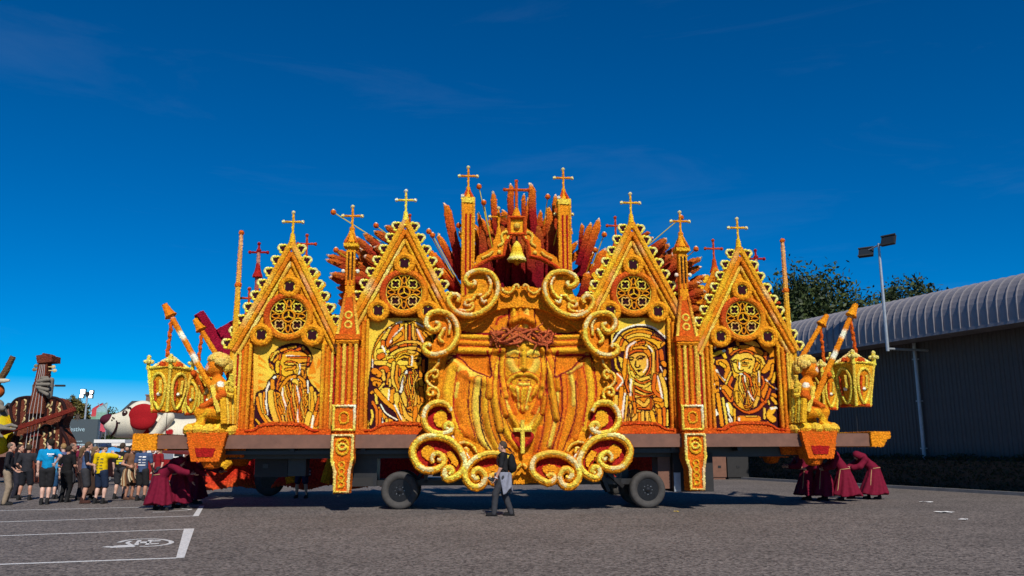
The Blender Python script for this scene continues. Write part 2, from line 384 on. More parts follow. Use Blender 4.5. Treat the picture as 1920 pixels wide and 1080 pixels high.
# ================================================================== THE SETTING
# ---- asphalt
def asphalt():
    m = bpy.data.materials.new('asphalt'); m.use_nodes = True; n = m.node_tree.nodes; l = m.node_tree.links; b = n['Principled BSDF']
    b.inputs['Roughness'].default_value = 0.85; b.inputs['Specular IOR Level'].default_value = 0.3
    tc = n.new('ShaderNodeTexCoord')
    v = n.new('ShaderNodeTexVoronoi'); v.inputs['Scale'].default_value = 26; l.new(tc.outputs['Object'], v.inputs['Vector'])
    f = n.new('ShaderNodeTexNoise'); f.inputs['Scale'].default_value = 60; f.inputs['Detail'].default_value = 6; f.inputs['Roughness'].default_value = 0.8; l.new(tc.outputs['Object'], f.inputs['Vector'])
    g = n.new('ShaderNodeTexNoise'); g.inputs['Scale'].default_value = 0.35; g.inputs['Detail'].default_value = 7; g.inputs['Roughness'].default_value = 0.6; l.new(tc.outputs['Object'], g.inputs['Vector'])
    g2 = n.new('ShaderNodeTexNoise'); g2.inputs['Scale'].default_value = 2.4; g2.inputs['Detail'].default_value = 6; g2.inputs['Roughness'].default_value = 0.7
    mpn = n.new('ShaderNodeMapping'); mpn.inputs['Scale'].default_value = (0.35, 1.4, 1); l.new(tc.outputs['Object'], mpn.inputs[0]); l.new(mpn.outputs[0], g2.inputs['Vector'])
    r1 = n.new('ShaderNodeValToRGB'); e = r1.color_ramp.elements; e[0].position = 0.0; e[0].color = (0.035, 0.030, 0.028, 1); e[1].position = 1.0; e[1].color = (0.215, 0.185, 0.168, 1)
    sep = n.new('ShaderNodeSeparateColor'); l.new(v.outputs['Color'], sep.inputs[0])
    l.new(sep.outputs[0], r1.inputs[0])
    r2 = n.new('ShaderNodeMapRange'); r2.inputs['From Min'].default_value = .3; r2.inputs['From Max'].default_value = .7; r2.inputs['To Min'].default_value = .7; r2.inputs['To Max'].default_value = 1.25; l.new(f.outputs[0], r2.inputs[0])
    r3 = n.new('ShaderNodeMapRange'); r3.inputs['From Min'].default_value = .3; r3.inputs['From Max'].default_value = .7; r3.inputs['To Min'].default_value = .82; r3.inputs['To Max'].default_value = 1.14; l.new(g.outputs[0], r3.inputs[0])
    r4 = n.new('ShaderNodeMapRange'); r4.inputs['From Min'].default_value = .3; r4.inputs['From Max'].default_value = .7; r4.inputs['To Min'].default_value = .9; r4.inputs['To Max'].default_value = 1.1; l.new(g2.outputs[0], r4.inputs[0])
    src = r1.outputs[0]
    for q in (r2, r3, r4):
        mm = n.new('ShaderNodeMix'); mm.data_type = 'RGBA'; mm.blend_type = 'MULTIPLY'; mm.inputs['Factor'].default_value = 1
        l.new(src, mm.inputs['A']); l.new(q.outputs[0], mm.inputs['B']); src = mm.outputs['Result']
    st = n.new('ShaderNodeTexNoise'); st.inputs['Scale'].default_value = 0.55; st.inputs['Detail'].default_value = 9; st.inputs['Roughness'].default_value = 0.7; st.inputs['Distortion'].default_value = 1.2; l.new(tc.outputs['Object'], st.inputs['Vector'])
    sr = n.new('ShaderNodeValToRGB'); sr.color_ramp.elements[0].position = .60; sr.color_ramp.elements[0].color = (1, 1, 1, 1); sr.color_ramp.elements[1].position = .70; sr.color_ramp.elements[1].color = (.66, .65, .64, 1); l.new(st.outputs[0], sr.inputs[0])
    mm = n.new('ShaderNodeMix'); mm.data_type = 'RGBA'; mm.blend_type = 'MULTIPLY'; mm.inputs['Factor'].default_value = 1; l.new(src, mm.inputs['A']); l.new(sr.outputs[0], mm.inputs['B']); src = mm.outputs['Result']
    l.new(src, b.inputs['Base Color'])
    bp = n.new('ShaderNodeBump'); bp.inputs['Strength'].default_value = 0.5; bp.inputs['Distance'].default_value = 0.006
    l.new(v.outputs['Distance'], bp.inputs['Height']); l.new(bp.outputs[0], b.inputs['Normal'])
    return m
M['asphalt'] = asphalt()
mb = MB(); mb.add([(-900, -60, 0), (900, -60, 0), (900, 1500, 0), (-900, 1500, 0)], [(0, 1, 2, 3)], (.1, .1, .1))
tag(mb.build('ground', 'asphalt'), kind='structure')
# ---- painted bay markings
M['marking'] = mat('road_paint', (0.55, 0.55, 0.55), 0.7, var=0.3, vscale=16, detail=8)
def wear(m):
    n = m.node_tree.nodes; l = m.node_tree.links; b = n['Principled BSDF']; src = b.inputs['Base Color'].links[0].from_socket
    t = n.new('ShaderNodeTexNoise'); t.inputs['Scale'].default_value = 22; t.inputs['Detail'].default_value = 8; t.inputs['Roughness'].default_value = .8; g = n.new('ShaderNodeNewGeometry'); l.new(g.outputs['Position'], t.inputs['Vector'])
    r = n.new('ShaderNodeValToRGB'); r.color_ramp.elements[0].position = .56; r.color_ramp.elements[1].position = .64; l.new(t.outputs[0], r.inputs[0])
    x = n.new('ShaderNodeMix'); x.data_type = 'RGBA'; x.inputs['B'].default_value = (.12, .105, .098, 1); l.new(r.outputs[0], x.inputs['Factor']); l.new(src, x.inputs['A']); l.new(x.outputs['Result'], b.inputs['Base Color'])
wear(M['marking'])
def gpoly(pts, z=0.004): 
    P = [gnd(x, y) for x, y in pts]; P = [(p[0], p[1], z) for p in P]
    a = sum(P[i][0] * P[(i + 1) % len(P)][1] - P[(i + 1) % len(P)][0] * P[i][1] for i in range(len(P)))
    return P if a > 0 else P[::-1]
def gstroke(mb, pts, wid, z=0.004, spline=True):
    Q = np.array([gnd(x, y)[:2] for x, y in pts]); Q = catmull(Q, 5) if spline and len(Q) > 2 else Q
    T = np.gradient(Q, axis=0); T /= np.linalg.norm(T, axis=1)[:, None]; Nn = np.stack([-T[:, 1], T[:, 0]], 1) * wid / 2
    V = np.vstack([np.c_[Q + Nn, np.full(len(Q), z)], np.c_[Q - Nn, np.full(len(Q), z)]]); m = len(Q)
    mb.add(V, [(i, i + m, i + m + 1, i + 1) for i in range(m - 1)], (.6, .6, .6))
for k, (pts, ww) in enumerate([([(-260, 1068), (333, 1046.5)], .115), ([(-260, 1014.5), (345, 992.5)], .115), ([(-260, 987), (362, 967.6)], .115), ([(-260, 964), (374, 948.5)], .115)]):
    mb = MB(); gstroke(mb, pts, ww, spline=False); tag(mb.build('parking_line', 'marking'), kind='structure')
for pts in ([(345, 992), (364.5, 991.5), (345.5, 1046.5), (330, 1047.3)], [(374, 949), (383, 948.6), (372.5, 968.2), (361, 968.6)]):
    mb = MB(); mb.add(gpoly(pts, 0.008), [(0, 1, 2, 3)], (.6, .6, .6)); tag(mb.build('parking_line', 'marking'), kind='structure')
# electric charging bay symbol: a ring round a plug with its lead
mb = MB()
gstroke(mb, [(222, 1017.5), (240, 1013), (270, 1010.8), (300, 1011.5), (318, 1014.5), (321, 1018), (310, 1021.5), (288, 1024.2), (262, 1024.8)], 0.085)
gstroke(mb, [(253, 1024.6), (235, 1025.2), (212, 1026), (197, 1025.2)], 0.15); 
for q in ([(214, 1024), (252, 1021.4), (252, 1026.2), (206, 1028)], [(258, 1013.6), (266, 1013.3), (259, 1022.8), (250, 1023)], [(278, 1013), (287, 1012.8), (281, 1022), (272, 1022.4)], [(262, 1016.3), (281, 1015.8), (279, 1019), (259, 1019.4)],
          [(285, 1014.2), (302, 1013.8), (300, 1015.6), (284, 1016)], [(280, 1019.6), (299, 1019), (297, 1020.8), (279, 1021.4)]):
    mb.add(gpoly(q, 0.007), [(0, 1, 2, 3)], (.6, .6, .6))
gstroke(mb, [(246, 1014.6), (239, 1018), (245, 1021.6)], 0.07)
tag(mb.build('charging_symbol', 'marking'), kind='structure')
mb = MB()
gstroke(mb, [(286, 960.5), (310, 960)], 0.12); gstroke(mb, [(318, 958.5), (345, 957), (357, 955.5), (340, 953.8)], 0.1)
tag(mb.build('charging_symbol', 'marking'), kind='structure')
# ---- litter
def paper(px, py, a, lab, c, w=.2, l=.3):
    p = gnd(px, py); mb = MB(); n = 5; V = []; 
    for i in range(n):
        for j in range(n):
            x, y = (i / (n - 1) - .5) * l, (j / (n - 1) - .5) * w; V.append((x * math.cos(a) - y * math.sin(a), x * math.sin(a) + y * math.cos(a), 0.012 + .02 * (math.sin(i * 1.7) * math.cos(j * 1.3) + 1) / 2))
    mb.add(V, [(i * n + j, (i + 1) * n + j, (i + 1) * n + j + 1, i * n + j + 1) for i in range(n - 1) for j in range(n - 1)], c)
    o = mb.build('paper_sheet' if c[2] > .3 else 'fallen_petal', 'paint'); o.location = p; tag(o, lab, 'litter'); return o
paper(1770, 961, .2, 'flat white paper sheet on the asphalt, middle and largest of three', (.75, .75, .75), .3, .42)
paper(1806, 975, .9, 'small crumpled white paper scrap on the asphalt, farthest of three from the hedge', (.72, .72, .72), .16, .3)
paper(1737, 942, -.3, 'thin white paper scrap on the asphalt, closest of three to the hedge', (.72, .72, .72), .14, .4)
paper(1268, 960, .4, 'small yellow flower petal fallen on the asphalt beside the wheel', (.8, .55, .03), .1, .12)

# ---- leaf helper
def leaves(mb, P, size, cols, r_, flat=0.0):
    n = len(P); a = r_.normal(0, 1, (n, 3)); a /= np.linalg.norm(a, axis=1)[:, None]; b = r_.normal(0, 1, (n, 3)); b -= a * (a * b).sum(1)[:, None]; b /= np.linalg.norm(b, axis=1)[:, None]
    s = size * (0.6 + 0.8 * r_.random(n))[:, None]
    V = np.stack([P - a * s, P + b * s * 0.45, P + a * s, P - b * s * 0.45], 1).reshape(-1, 3)
    c = np.array(cols)[r_.integers(0, len(cols), n)] * (0.75 + 0.5 * r_.random((n, 1)))
    I = np.arange(n * 4).reshape(n, 4)
    mb.v.append(V); mb.c.append(np.repeat(c, 4, 0)); mb.f.extend(map(tuple, (I + mb.n).tolist())); mb.n += 4 * n
def tree(loc, h, r, lab, seed, cols, group=None, nl=260, trunk=0.3, per=42, ls=0.3):
    r_ = np.random.default_rng(seed); e = empty('tree', loc, 0, lab, 'tree', group)
    t = MB(); top = h * 0.72; base = [(0, 0, 0), (0.1 * r, 0, h * .2), (-0.05 * r, .1, h * .45), (0.05 * r, 0, top)]
    pts = catmull(base, 4); t.tube(pts, np.linspace(trunk, trunk * .25, len(pts)), n=8)
    for k in range(9):
        a = k * 2.4; z0 = h * (.28 + .045 * k); q = [(0, 0, z0), (math.cos(a) * r * .35, math.sin(a) * r * .35, z0 + h * .1), (math.cos(a) * r * .75, math.sin(a) * r * .75, z0 + h * .2)]
        t.tube(catmull(q, 4), np.linspace(trunk * .4, .03, 9), n=6)
    t.build('trunk', 'bark', e)
    d = r_.normal(0, 1, (nl, 3)); d /= np.linalg.norm(d, axis=1)[:, None]; rad = 0.45 + 0.55 * r_.random(nl) ** 0.6
    lob = 1 + .22 * np.sin(d[:, 0] * 5 + seed) * np.cos(d[:, 2] * 6 + seed)
    Cn = d * (rad * lob)[:, None] * np.array([r, r, h * .36]) + np.array([0, 0, h * .64])
    P = (Cn[:, None] + np.clip(r_.normal(0, 1, (nl, per, 3)), -1.7, 1.7) * (r * .11) * (.6 + .8 * r_.random((nl, 1, 1)))).reshape(-1, 3)
    mb = MB(); leaves(mb, P, ls, cols, r_); c = mb.build('crown', 'leaf', e); tag(c, kind='stuff'); return e
GRN = [(.034, .052, .012), (.022, .038, .009), (.046, .066, .016), (.018, .03, .008)]
tree(at(1525, 700, 62) * [1, 1, 0], 14.3, 6.2, 'large broad green oak tree rising behind the curved roof', 5, GRN, nl=430, per=75, ls=.19)
tree(at(1448, 700, 68) * [1, 1, 0], 13.0, 4.0, 'green tree half hidden behind the outer gable of the float', 6, GRN, nl=200, per=65, ls=.19)
tree(at(1716, 700, 70) * [1, 1, 0], 15.6, 4.6, 'low rounded green tree top showing over the curved roof ridge', 8, GRN, nl=200, per=65, ls=.19)
YG = [(.10, .085, .02), (.13, .095, .02), (.07, .07, .018)]
tree(at(137, 800, 70) * [1, 1, 0], 6.0, 1.15, 'yellowing roadside tree behind the dark screen and the cello', 12, YG, nl=120, trunk=.14, per=60, ls=.12)
for k, (px, Y, h, r, lab) in enumerate([(90, 95, 5.4, 3.0, 'low dark green tree far behind the cello body'), (203, 88, 5.6, 2.4, 'small dark green tree behind the beach flags'), (222, 60, 2.6, 1.6, 'round green bush below the snout of the dog'), (10, 75, 3.6, 2.5, 'green garden bush below the far brick gable house')]):
    tree(at(px, 830, Y) * [1, 1, 0], h, r, lab, 20 + k, GRN, nl=120, trunk=.12, per=60, ls=.13)

# ---- hall with a curved metal roof
K0 = gnd(1920, 930); bd = np.array([-math.sin(R(20.6)), math.cos(R(20.6)), 0]); bn = np.array([bd[1], -bd[0], 0])   # along the wall, and into the building
hall = empty('industrial_hall', K0, math.atan2(bd[1], bd[0]) , 'grey metal clad hall with rounded ribbed roof edge and shaded wall', 'building')
# local frame: x along the wall away from the camera, y = left of x (towards the yard is +y)
S0, S1 = -9.0, 29.0; PW = 0.405; EZ = 6.15
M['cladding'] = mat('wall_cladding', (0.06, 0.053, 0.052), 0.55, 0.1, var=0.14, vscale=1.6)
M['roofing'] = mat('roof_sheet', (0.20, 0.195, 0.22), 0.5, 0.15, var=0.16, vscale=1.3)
def arc_prof(off=0.0):
    pr = [(-0.12 + off, EZ), (-0.12 + off, EZ + 0.62)]
    for a in np.linspace(0, 90, 9)[1:]: pr.append((-0.12 + off - (1.2 + off) * (1 - math.cos(R(a))), EZ + 0.62 + (1.2 + off) * math.sin(R(a))))
    pr.append((-9.0, EZ + 0.62 + 1.2 + off + 0.05)); return pr
def sheet(prof, x0, x1):
    mb = MB(); V = []; n = len(prof)
    for x in (x0, x1):
        for y, z in prof: V.append((x, y, z))
    mb.add(V, [(i, i + 1, i + 1 + n, i + n) for i in range(n - 1)], (.3, .3, .3)); return mb
pan = sheet(arc_prof(), 0.012, PW - 0.012)
rib = MB(); pr_o = arc_prof(0.05); pr_i = arc_prof(-0.03); V = []
for (x, prf) in ((-.016, pr_i), (-.016, pr_o), (.016, pr_o), (.016, pr_i)):
    V += [(x, y, z) for y, z in prf]
n = len(pr_o); Fq = [(a * n + i, a * n + i + 1, (a + 1) * n + i + 1, (a + 1) * n + i) for a in range(3) for i in range(n - 1)]
rib.add(V, Fq, (.3, .3, .3))
pm = pan.mesh('roof_panel'); pm.materials.append(M['roofing']); rm = rib.mesh('seam'); rm.materials.append(M['roofing'])
wpm = MB(); wpm.prism([(.0, -2.0), (.03, -2.0), (.06, -1.965), (.2, -1.965), (.23, -2.0), (.26, -2.0), (.29, -1.965), (PW - .03, -1.965), (PW, -2.0), (PW, -2.1), (0, -2.1)], EZ + .1, 0.0, axis=2)
wpm = wpm.mesh('wall_panel'); wpm.materials.append(M['cladding'])
k = 0; x = S0
while x < S1:
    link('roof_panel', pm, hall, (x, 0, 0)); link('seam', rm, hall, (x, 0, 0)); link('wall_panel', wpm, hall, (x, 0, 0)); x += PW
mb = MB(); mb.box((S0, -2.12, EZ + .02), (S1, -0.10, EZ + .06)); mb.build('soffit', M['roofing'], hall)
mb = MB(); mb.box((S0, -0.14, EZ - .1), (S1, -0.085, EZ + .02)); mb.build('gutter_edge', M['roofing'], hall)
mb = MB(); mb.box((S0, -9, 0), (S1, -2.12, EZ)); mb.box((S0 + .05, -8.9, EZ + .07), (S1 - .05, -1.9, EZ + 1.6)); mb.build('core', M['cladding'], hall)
def hall_s(px, off):   # distance along the wall at which a picture column meets the plane 'off' metres in front of the kerb
    d = ray(px, 800); A = np.array([[d[0], -bd[0]], [d[1], -bd[1]]]); b = (K0 - bn * off)[:2]; return np.linalg.solve(A, b)[1]
s = hall_s(1728, -1.85)
mb = MB(); mb.tube([(s, -1.85, 0), (s, -1.85, EZ - .02)], 0.075, n=10)
for z in (1.6, 3.6, 5.4): mb.box((s - .1, -1.98, z), (s + .1, -1.76, z + .05))
mb.build('downpipe', M['steel'], hall)
# floodlight pole on a wall bracket
s = hall_s(1677, 0.25); pz = EZ - .42
fl = empty('floodlight_pole', K0 + bd * s - bn * .25 + np.array([0, 0, pz]), math.atan2(bd[1], bd[0]), 'tall thin steel pole with two floodlights bracketed to the hall wall', 'floodlight')
mb = MB(); mb.tube([(0, 0, -.1), (0, 0, 2.2), (0, 0, 4.55)], [.07, .065, .05], n=10); mb.build('pole', 'steel', fl)
mb = MB(); mb.tube([(0, 0, .0), (0.0, -2.25, .02)], .05, n=8); mb.build('bracket', 'steel', fl)
mb = MB(); mb.tube([(.5, .08, 4.36), (0, 0, 4.48), (-.4, -.08, 4.56)], .035, n=8); mb.build('crossarm', 'steel', fl)
for (p, rz, rx) in (((.62, .12, 4.27), 0.6, 0.5), ((-.46, -.1, 4.58), 0.3, 0.35)):
    T = Matrix.Translation(p) @ Matrix.Rotation(rz, 4, 'Z') @ Matrix.Rotation(rx, 4, 'X')
    mb = MB(); mb.box((-.30, -.06, -.22), (.30, .06, .22), M4=T); mb.box((-.32, .062, -.24), (.32, .11, -.18), M4=T); mb.box((-.32, .062, .18), (.32, .11, .24), M4=T)
    lamp = mb.build('floodlight_head', 'dark', fl)
    mb = MB(); mb.box((-.26, .06, -.17), (.26, .075, .17), M4=T); mb.build('lens', M['glass'], lamp)
# kerb and hedge along the hall
mb = MB(); mb.box((S0, -.16, 0), (S1, 0, .12)); kb = mb.build('kerb', mat('concrete_kerb', (.2, .19, .18), .85, var=.2, vscale=3)); kb.location = K0; kb.rotation_euler = hall.rotation_euler; tag(kb, kind='structure')
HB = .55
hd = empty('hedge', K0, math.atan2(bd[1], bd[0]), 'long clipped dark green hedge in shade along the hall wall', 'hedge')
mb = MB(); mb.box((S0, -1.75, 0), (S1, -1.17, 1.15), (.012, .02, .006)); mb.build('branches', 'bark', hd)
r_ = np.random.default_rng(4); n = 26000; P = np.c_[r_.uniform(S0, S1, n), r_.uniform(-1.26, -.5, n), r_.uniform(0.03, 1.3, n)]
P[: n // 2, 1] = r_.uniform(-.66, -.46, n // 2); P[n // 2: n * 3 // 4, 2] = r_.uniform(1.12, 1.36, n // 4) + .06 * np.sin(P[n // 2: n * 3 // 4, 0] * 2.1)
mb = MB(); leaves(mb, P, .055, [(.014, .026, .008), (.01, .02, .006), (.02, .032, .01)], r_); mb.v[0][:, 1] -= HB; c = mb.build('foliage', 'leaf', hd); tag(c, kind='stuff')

# ---- houses far behind on the left
M['brick'] = mat('brick_wall', (.20, .095, .065), .8, var=.25, vscale=7, bump=.3, bscale=25)
M['rooftile'] = mat('roof_tiles', (.045, .043, .045), .7, var=.25, vscale=6, bump=.4, bscale=12)
def house(px, Y, w, d, he, hr, lab, rz=0.0, gable_front=False, wins=(), brick='brick', chim=()):
    p = at(px, 800, Y); e = empty('house', (p[0], Y, 0), rz, lab, 'house')
    mb = MB(); mb.box((-w / 2, 0, 0), (w / 2, d, he), (.2, .1, .07))
    if gable_front: mb.prism([(-w / 2, he), (w / 2, he), (0, he + hr)], 0.0, d)
    else: mb.prism([(0, he), (d, he), (d / 2, he + hr)], -w / 2, w / 2, axis=0)
    mb.build('wall', M[brick], e)
    r = MB()
    if gable_front:
        for s in (-1, 1):
            a = math.atan2(hr, w / 2); nx, nz_ = math.sin(a) * s, math.cos(a)
            r.add([(s * (w / 2 + .3), -.3, he - .3 * math.tan(a)), (0, -.3, he + hr), (0, d + .3, he + hr), (s * (w / 2 + .3), d + .3, he - .3 * math.tan(a))], [(0, 1, 2, 3)], (.05, .05, .05))
            r.v[-1] += np.array([0, 0, .08]); V = r.v[-1]; r.add(V + np.array([0, 0, .16]), [(0, 1, 2, 3)], (.05, .05, .05)); b = r.n - 8
            r.f += [(b + i, b + (i + 1) % 4, b + 4 + (i + 1) % 4, b + 4 + i) for i in range(4)]
    else:
        for y0, y1 in ((-.35, d / 2), (d + .35, d / 2)):
            zz = he - .35 * hr / (d / 2) + .08
            r.add([(-w / 2 - .3, y0, zz), (w / 2 + .3, y0, zz), (w / 2 + .3, y1, he + hr + .08), (-w / 2 - .3, y1, he + hr + .08)], [(0, 1, 2, 3)], (.05, .05, .05))
            V = r.v[-1]; r.add(V + np.array([0, 0, .16]), [(0, 1, 2, 3)], (.05, .05, .05)); b = r.n - 8
            r.f += [(b + i, b + (i + 1) % 4, b + 4 + (i + 1) % 4, b + 4 + i) for i in range(4)]
    ro = r.build('roof', 'rooftile', e)
    for (x, z0, hh) in chim:
        c = MB(); c.box((x - .3, d / 2 - .3, z0), (x + .3, d / 2 + .3, z0 + hh)); c.box((x - .36, d / 2 - .36, z0 + hh), (x + .36, d / 2 + .36, z0 + hh + .1)); c.build('chimney', M[brick], ro)
    for (x, z, ww, hh) in wins:
        f = MB(); t = .09
        for lo, hi in (((x - ww / 2, -.06, z), (x + ww / 2, .02, z + t)), ((x - ww / 2, -.06, z + hh - t), (x + ww / 2, .02, z + hh)), ((x - ww / 2, -.058, z + t), (x - ww / 2 + t, .02, z + hh - t)), ((x + ww / 2 - t, -.058, z + t), (x + ww / 2, .02, z + hh - t)), ((x - t / 2, -.056, z + t), (x + t / 2, .02, z + hh - t))): f.box(lo, hi)
        wo_ = f.build('window', 'white', e); g = MB(); g.box((x - ww / 2 + .02, -.02, z + .02), (x + ww / 2 - .02, -.005, z + hh - .02)); g.build('pane', 'glass', wo_)
    return e
house(14, 66, 3.6, 5, 3.0, 1.9, 'brick house with steep front gable and white framed window', -.05, True, wins=((.3, 2.4, .6, .9), (-.9, .8, .9, 1.1), (.9, .8, .9, 1.1)))
house(330, 64, 9.4, 8, 3.4, 1.75, 'long brick house with dark tiled roof behind the spotted dog', .06, False, wins=((-3.6, .9, 1.6, 1.3), (0, .9, 1.6, 1.3), (3.4, .9, 1.6, 1.3)), chim=((-3.5, 4.6, 1.2), (-2.9, 4.6, 1.3)))
house(196, 80, 5, 7, 2.2, .9, 'low brown brick building behind the flags', .1, False, wins=((-1.5, .7, 1.2, 1.1), (1.5, .7, 1.2, 1.1)))

# ---- event screen
Ys = 47.0; a, b = at(121, 786, Ys), at(184, 786, Ys); zt, zb = at(150, 786, Ys)[2], at(150, 832, Ys)[2]; wS = b[0] - a[0] + .9; cx = (a[0] + b[0]) / 2 - .45
scn = empty('event_screen', (cx, Ys, 0), 0.0, 'large dark grey event screen on truss legs behind the crowd', 'screen')
mb = MB(); mb.box((-wS / 2, 0, zb), (wS / 2, .22, zt), (.06, .075, .085)); mb.build('display', mat('screen_face', (.055, .07, .078), .45, emit=(.10, .13, .15), estr=.12), scn)
for x in (-wS / 2 + .2, wS / 2 - .2):
    mb = MB(); mb.beam((x, .35, 0), (x, .35, zt - .1), .25, .25); mb.build('truss_leg', 'steel', scn)
def text_mesh(txt, size, name, m, parent, loc, rot=(R(90), 0, 0), ext=0.006, align='CENTER'):
    cu = bpy.data.curves.new('t', 'FONT'); cu.body = txt; cu.size = size; cu.extrude = ext; cu.align_x = align; cu.resolution_u = 2
    to = bpy.data.objects.new('t', cu); col.objects.link(to); dg = bpy.context.evaluated_depsgraph_get()
    me = bpy.data.meshes.new_from_object(to.evaluated_get(dg)); me.name = name; bpy.data.objects.remove(to); bpy.data.curves.remove(cu)
    me.materials.clear(); me.materials.append(M[m] if isinstance(m, str) else m); return link(name, me, parent, loc, rot)
M['screen_text'] = mat('screen_text', (.3, .42, .47), .5, emit=(.35, .5, .56), estr=.25)
zc = at(150, 807, Ys)[2]
text_mesh('festive', .36, 'lettering', 'screen_text', scn, (0.25, -.012, zc - .05))
mb = MB()
for k in range(15): mb.box((-.5 + k * .1, -.012, zc - .82), (-.5 + k * .1 + .075, 0, zc - .75))
for k in range(8): mb.box((-.15 + k * .1, -.012, zc - .62), (-.15 + k * .1 + .07, 0, zc - .58))
tag(mb.build('small_print', 'screen_text', scn), kind='stuff')
mb = MB()
for k in range(4):
    T = Matrix.Translation((0.25, -.02, zc + .75)) @ Matrix.Rotation(k * math.pi / 4, 4, 'Y'); mb.box((-.22, -.012, -.015), (.22, 0, .015), M4=T)
mb.build('emblem', mat('screen_emblem', (.12, .09, .07), .5), scn)

# ---- floodlight mast with lit lamps
p = at(155, 830, 52.0); ms = empty('floodlight_mast', (p[0], p[1], 0), 0, 'slender mast with four lit white floodlights above the screen', 'floodlight')
zt = at(155, 739, 52.0)[2]
mb = MB(); mb.tube([(0, 0, 0), (0, 0, zt)], [.09, .05], n=8); mb.build('pole', 'steel', ms)
mb = MB(); mb.box((-.34, -.04, zt - .04), (.34, .04, zt + .04)); mb.box((-.09, -.06, zt - .16), (.09, .06, zt + .14)); mb.build('crossbar', 'dark', ms)
for (dx, dz, s) in ((-.24, .15, .125), (-.3, -.13, .09), (.3, .12, .08), (.27, -.15, .08)):
    mb = MB(); mb.box((dx - s - .04, -.12, zt + dz - s - .04), (dx + s + .04, .02, zt + dz + s + .04)); hd_ = mb.build('lamp_housing', 'dark', ms)
    mb = MB(); mb.box((dx - s, -.135, zt + dz - s), (dx + s, -.121, zt + dz + s)); mb.build('lamp_face', 'lamp', hd_)
# street lamp with a bent neck
p = at(49, 830, 50.0); sl = empty('street_lamp', (p[0], p[1], 0), 0, 'grey street lamp with a bent neck behind the cello', 'street lamp'); zt = at(49, 723, 50)[2]
mb = MB(); mb.tube(catmull([(0, 0, 0), (0, 0, zt * .5), (0, 0, zt - .9), (.2, 0, zt - .2), (.8, 0, zt), (1.5, 0, zt)], 5), .06, n=8); mb.build('pole', 'steel', sl)
mb = MB(); mb.box((1.4, -.1, zt - .06), (1.95, .1, zt + .05)); mb.build('lamp_head', 'dark', sl)
# beach flags
for k, (px, Y, cs, lab) in enumerate([(181, 49, [(.5, .05, .06), (.15, .3, .2)], 'red and green beach flag, the one half behind the other'), (190, 48, [(.25, .42, .45), (.2, .36, .28), (.55, .08, .12)], 'pale teal and pink beach flag on a curved rod')]):
    p = at(px, 800, Y); f = empty('beach_flag', (p[0], Y, 0), 0, lab, 'flag'); z1 = at(px, 756 + k * -1, Y)[2]; z0 = at(px, 800, Y)[2] - .3
    mb = MB(); mb.tube(catmull([(.25, 0, 0), (.27, 0, z0), (.25, 0, z1 - .5), (-.05, 0, z1)], 5), .025, n=6); mb.build('rod', 'steel', f)
    n = 14; V = []; C = []
    for i in range(n + 1):
        t = i / n; z = z0 + (z1 - z0) * t; wd = .62 * min(1, (1 - t) * 5 + .1)
        for j in range(4): V.append((.24 - wd * j / 3 + .0 * t, .03 * math.sin(t * 7 + j), z)); C.append(cs[min(len(cs) - 1, int((1 - t) * len(cs)))])
    mb = MB(); mb.add(V, [(i * 4 + j, i * 4 + j + 1, i * 4 + j + 5, i * 4 + j + 4) for i in range(n) for j in range(3)], np.array(C)); V2 = np.array(V) + np.array([0, .012, 0]); mb.add(V2, [(i * 4 + j + 4, i * 4 + j + 5, i * 4 + j + 1, i * 4 + j) for i in range(n) for j in range(3)], np.array(C)); mb.build('banner', 'paint', f)
# white site cabin, low canopy and blue parasol
p = at(232, 830, 50); cb = empty('site_cabin', (p[0], 50, 0), 0.05, 'white flat roofed cabin with dark window behind the crowd', 'cabin'); zt = at(232, 828, 50)[2]
mb = MB(); mb.box((-1.9, 0, 0), (2.1, 2.5, zt), (.8, .8, .8)); mb.box((-2.0, -.1, zt), (2.2, 2.6, zt + .12)); mb.build('cabin_body', 'white', cb)
mb = MB(); mb.box((-.9, -.02, zt - 1.0), (1.4, .02, zt - .25)); mb.build('window', 'glass', cb)
p = at(195, 826, 46); cn = empty('white_canopy', (p[0], 46, 0), 0.0, 'white flat canopy on thin posts below the flags', 'canopy'); zt = at(195, 824, 46)[2]
mb = MB(); mb.box((-.55, 0, zt - .18), (1.15, 1.8, zt)); mb.build('canopy_top', 'white', cn)
for x in (-.5, 1.1): mb = MB(); mb.beam((x, .1, 0), (x, .1, zt - .18), .07, .07); mb.build('post', 'steel', cn)
p = at(211, 845, 44); pa = empty('parasol', (p[0], 44, 0), 0, 'bright blue parasol among the far crowd', 'parasol'); zt = at(211, 838, 44)[2]
mb = MB(); mb.lathe([(1.05, zt - .42), (.75, zt - .25), (.4, zt - .1), (.03, zt)], c=(.09, .32, .62), n=8); mb.build('canopy', 'cloth', pa)
mb = MB(); mb.tube([(0, 0, 0), (0, 0, zt)], .03, n=6); mb.build('pole', 'steel', pa)
# ================================================================== THE PARADE FLOAT
FL = empty('parade_float', (0, 0, 0), 0, 'flower covered cathedral parade float, orange and yellow, gables, saint portraits and bearded head', 'parade float')
FL.matrix_world = FM
def fb(mb, name, parent=FL, size=.034, cell=.056, **k):
    mb.flowers(size, cell, **k); return mb.build(name, 'flower', parent)
def mir(P): P = np.array(P, float); P[..., 0] *= -1; return P
DZ = 2.03
def circ(R0, n=28, c=(0, 0), a0=0): 
    a = np.linspace(0, 2 * math.pi, n, endpoint=False) + a0; return np.c_[c[0] + R0 * np.cos(a), np.zeros(n), c[1] + R0 * np.sin(a)]
def foil(R0, k, dep, n=40, c=(0, 0), rot=0):
    a = np.linspace(0, 2 * math.pi, n, endpoint=False); r = R0 * (1 - dep + dep * np.abs(np.cos(k * (a - rot) / 2)) ** .8)
    return np.c_[c[0] + r * np.cos(a), np.zeros(n), c[1] + r * np.sin(a)]
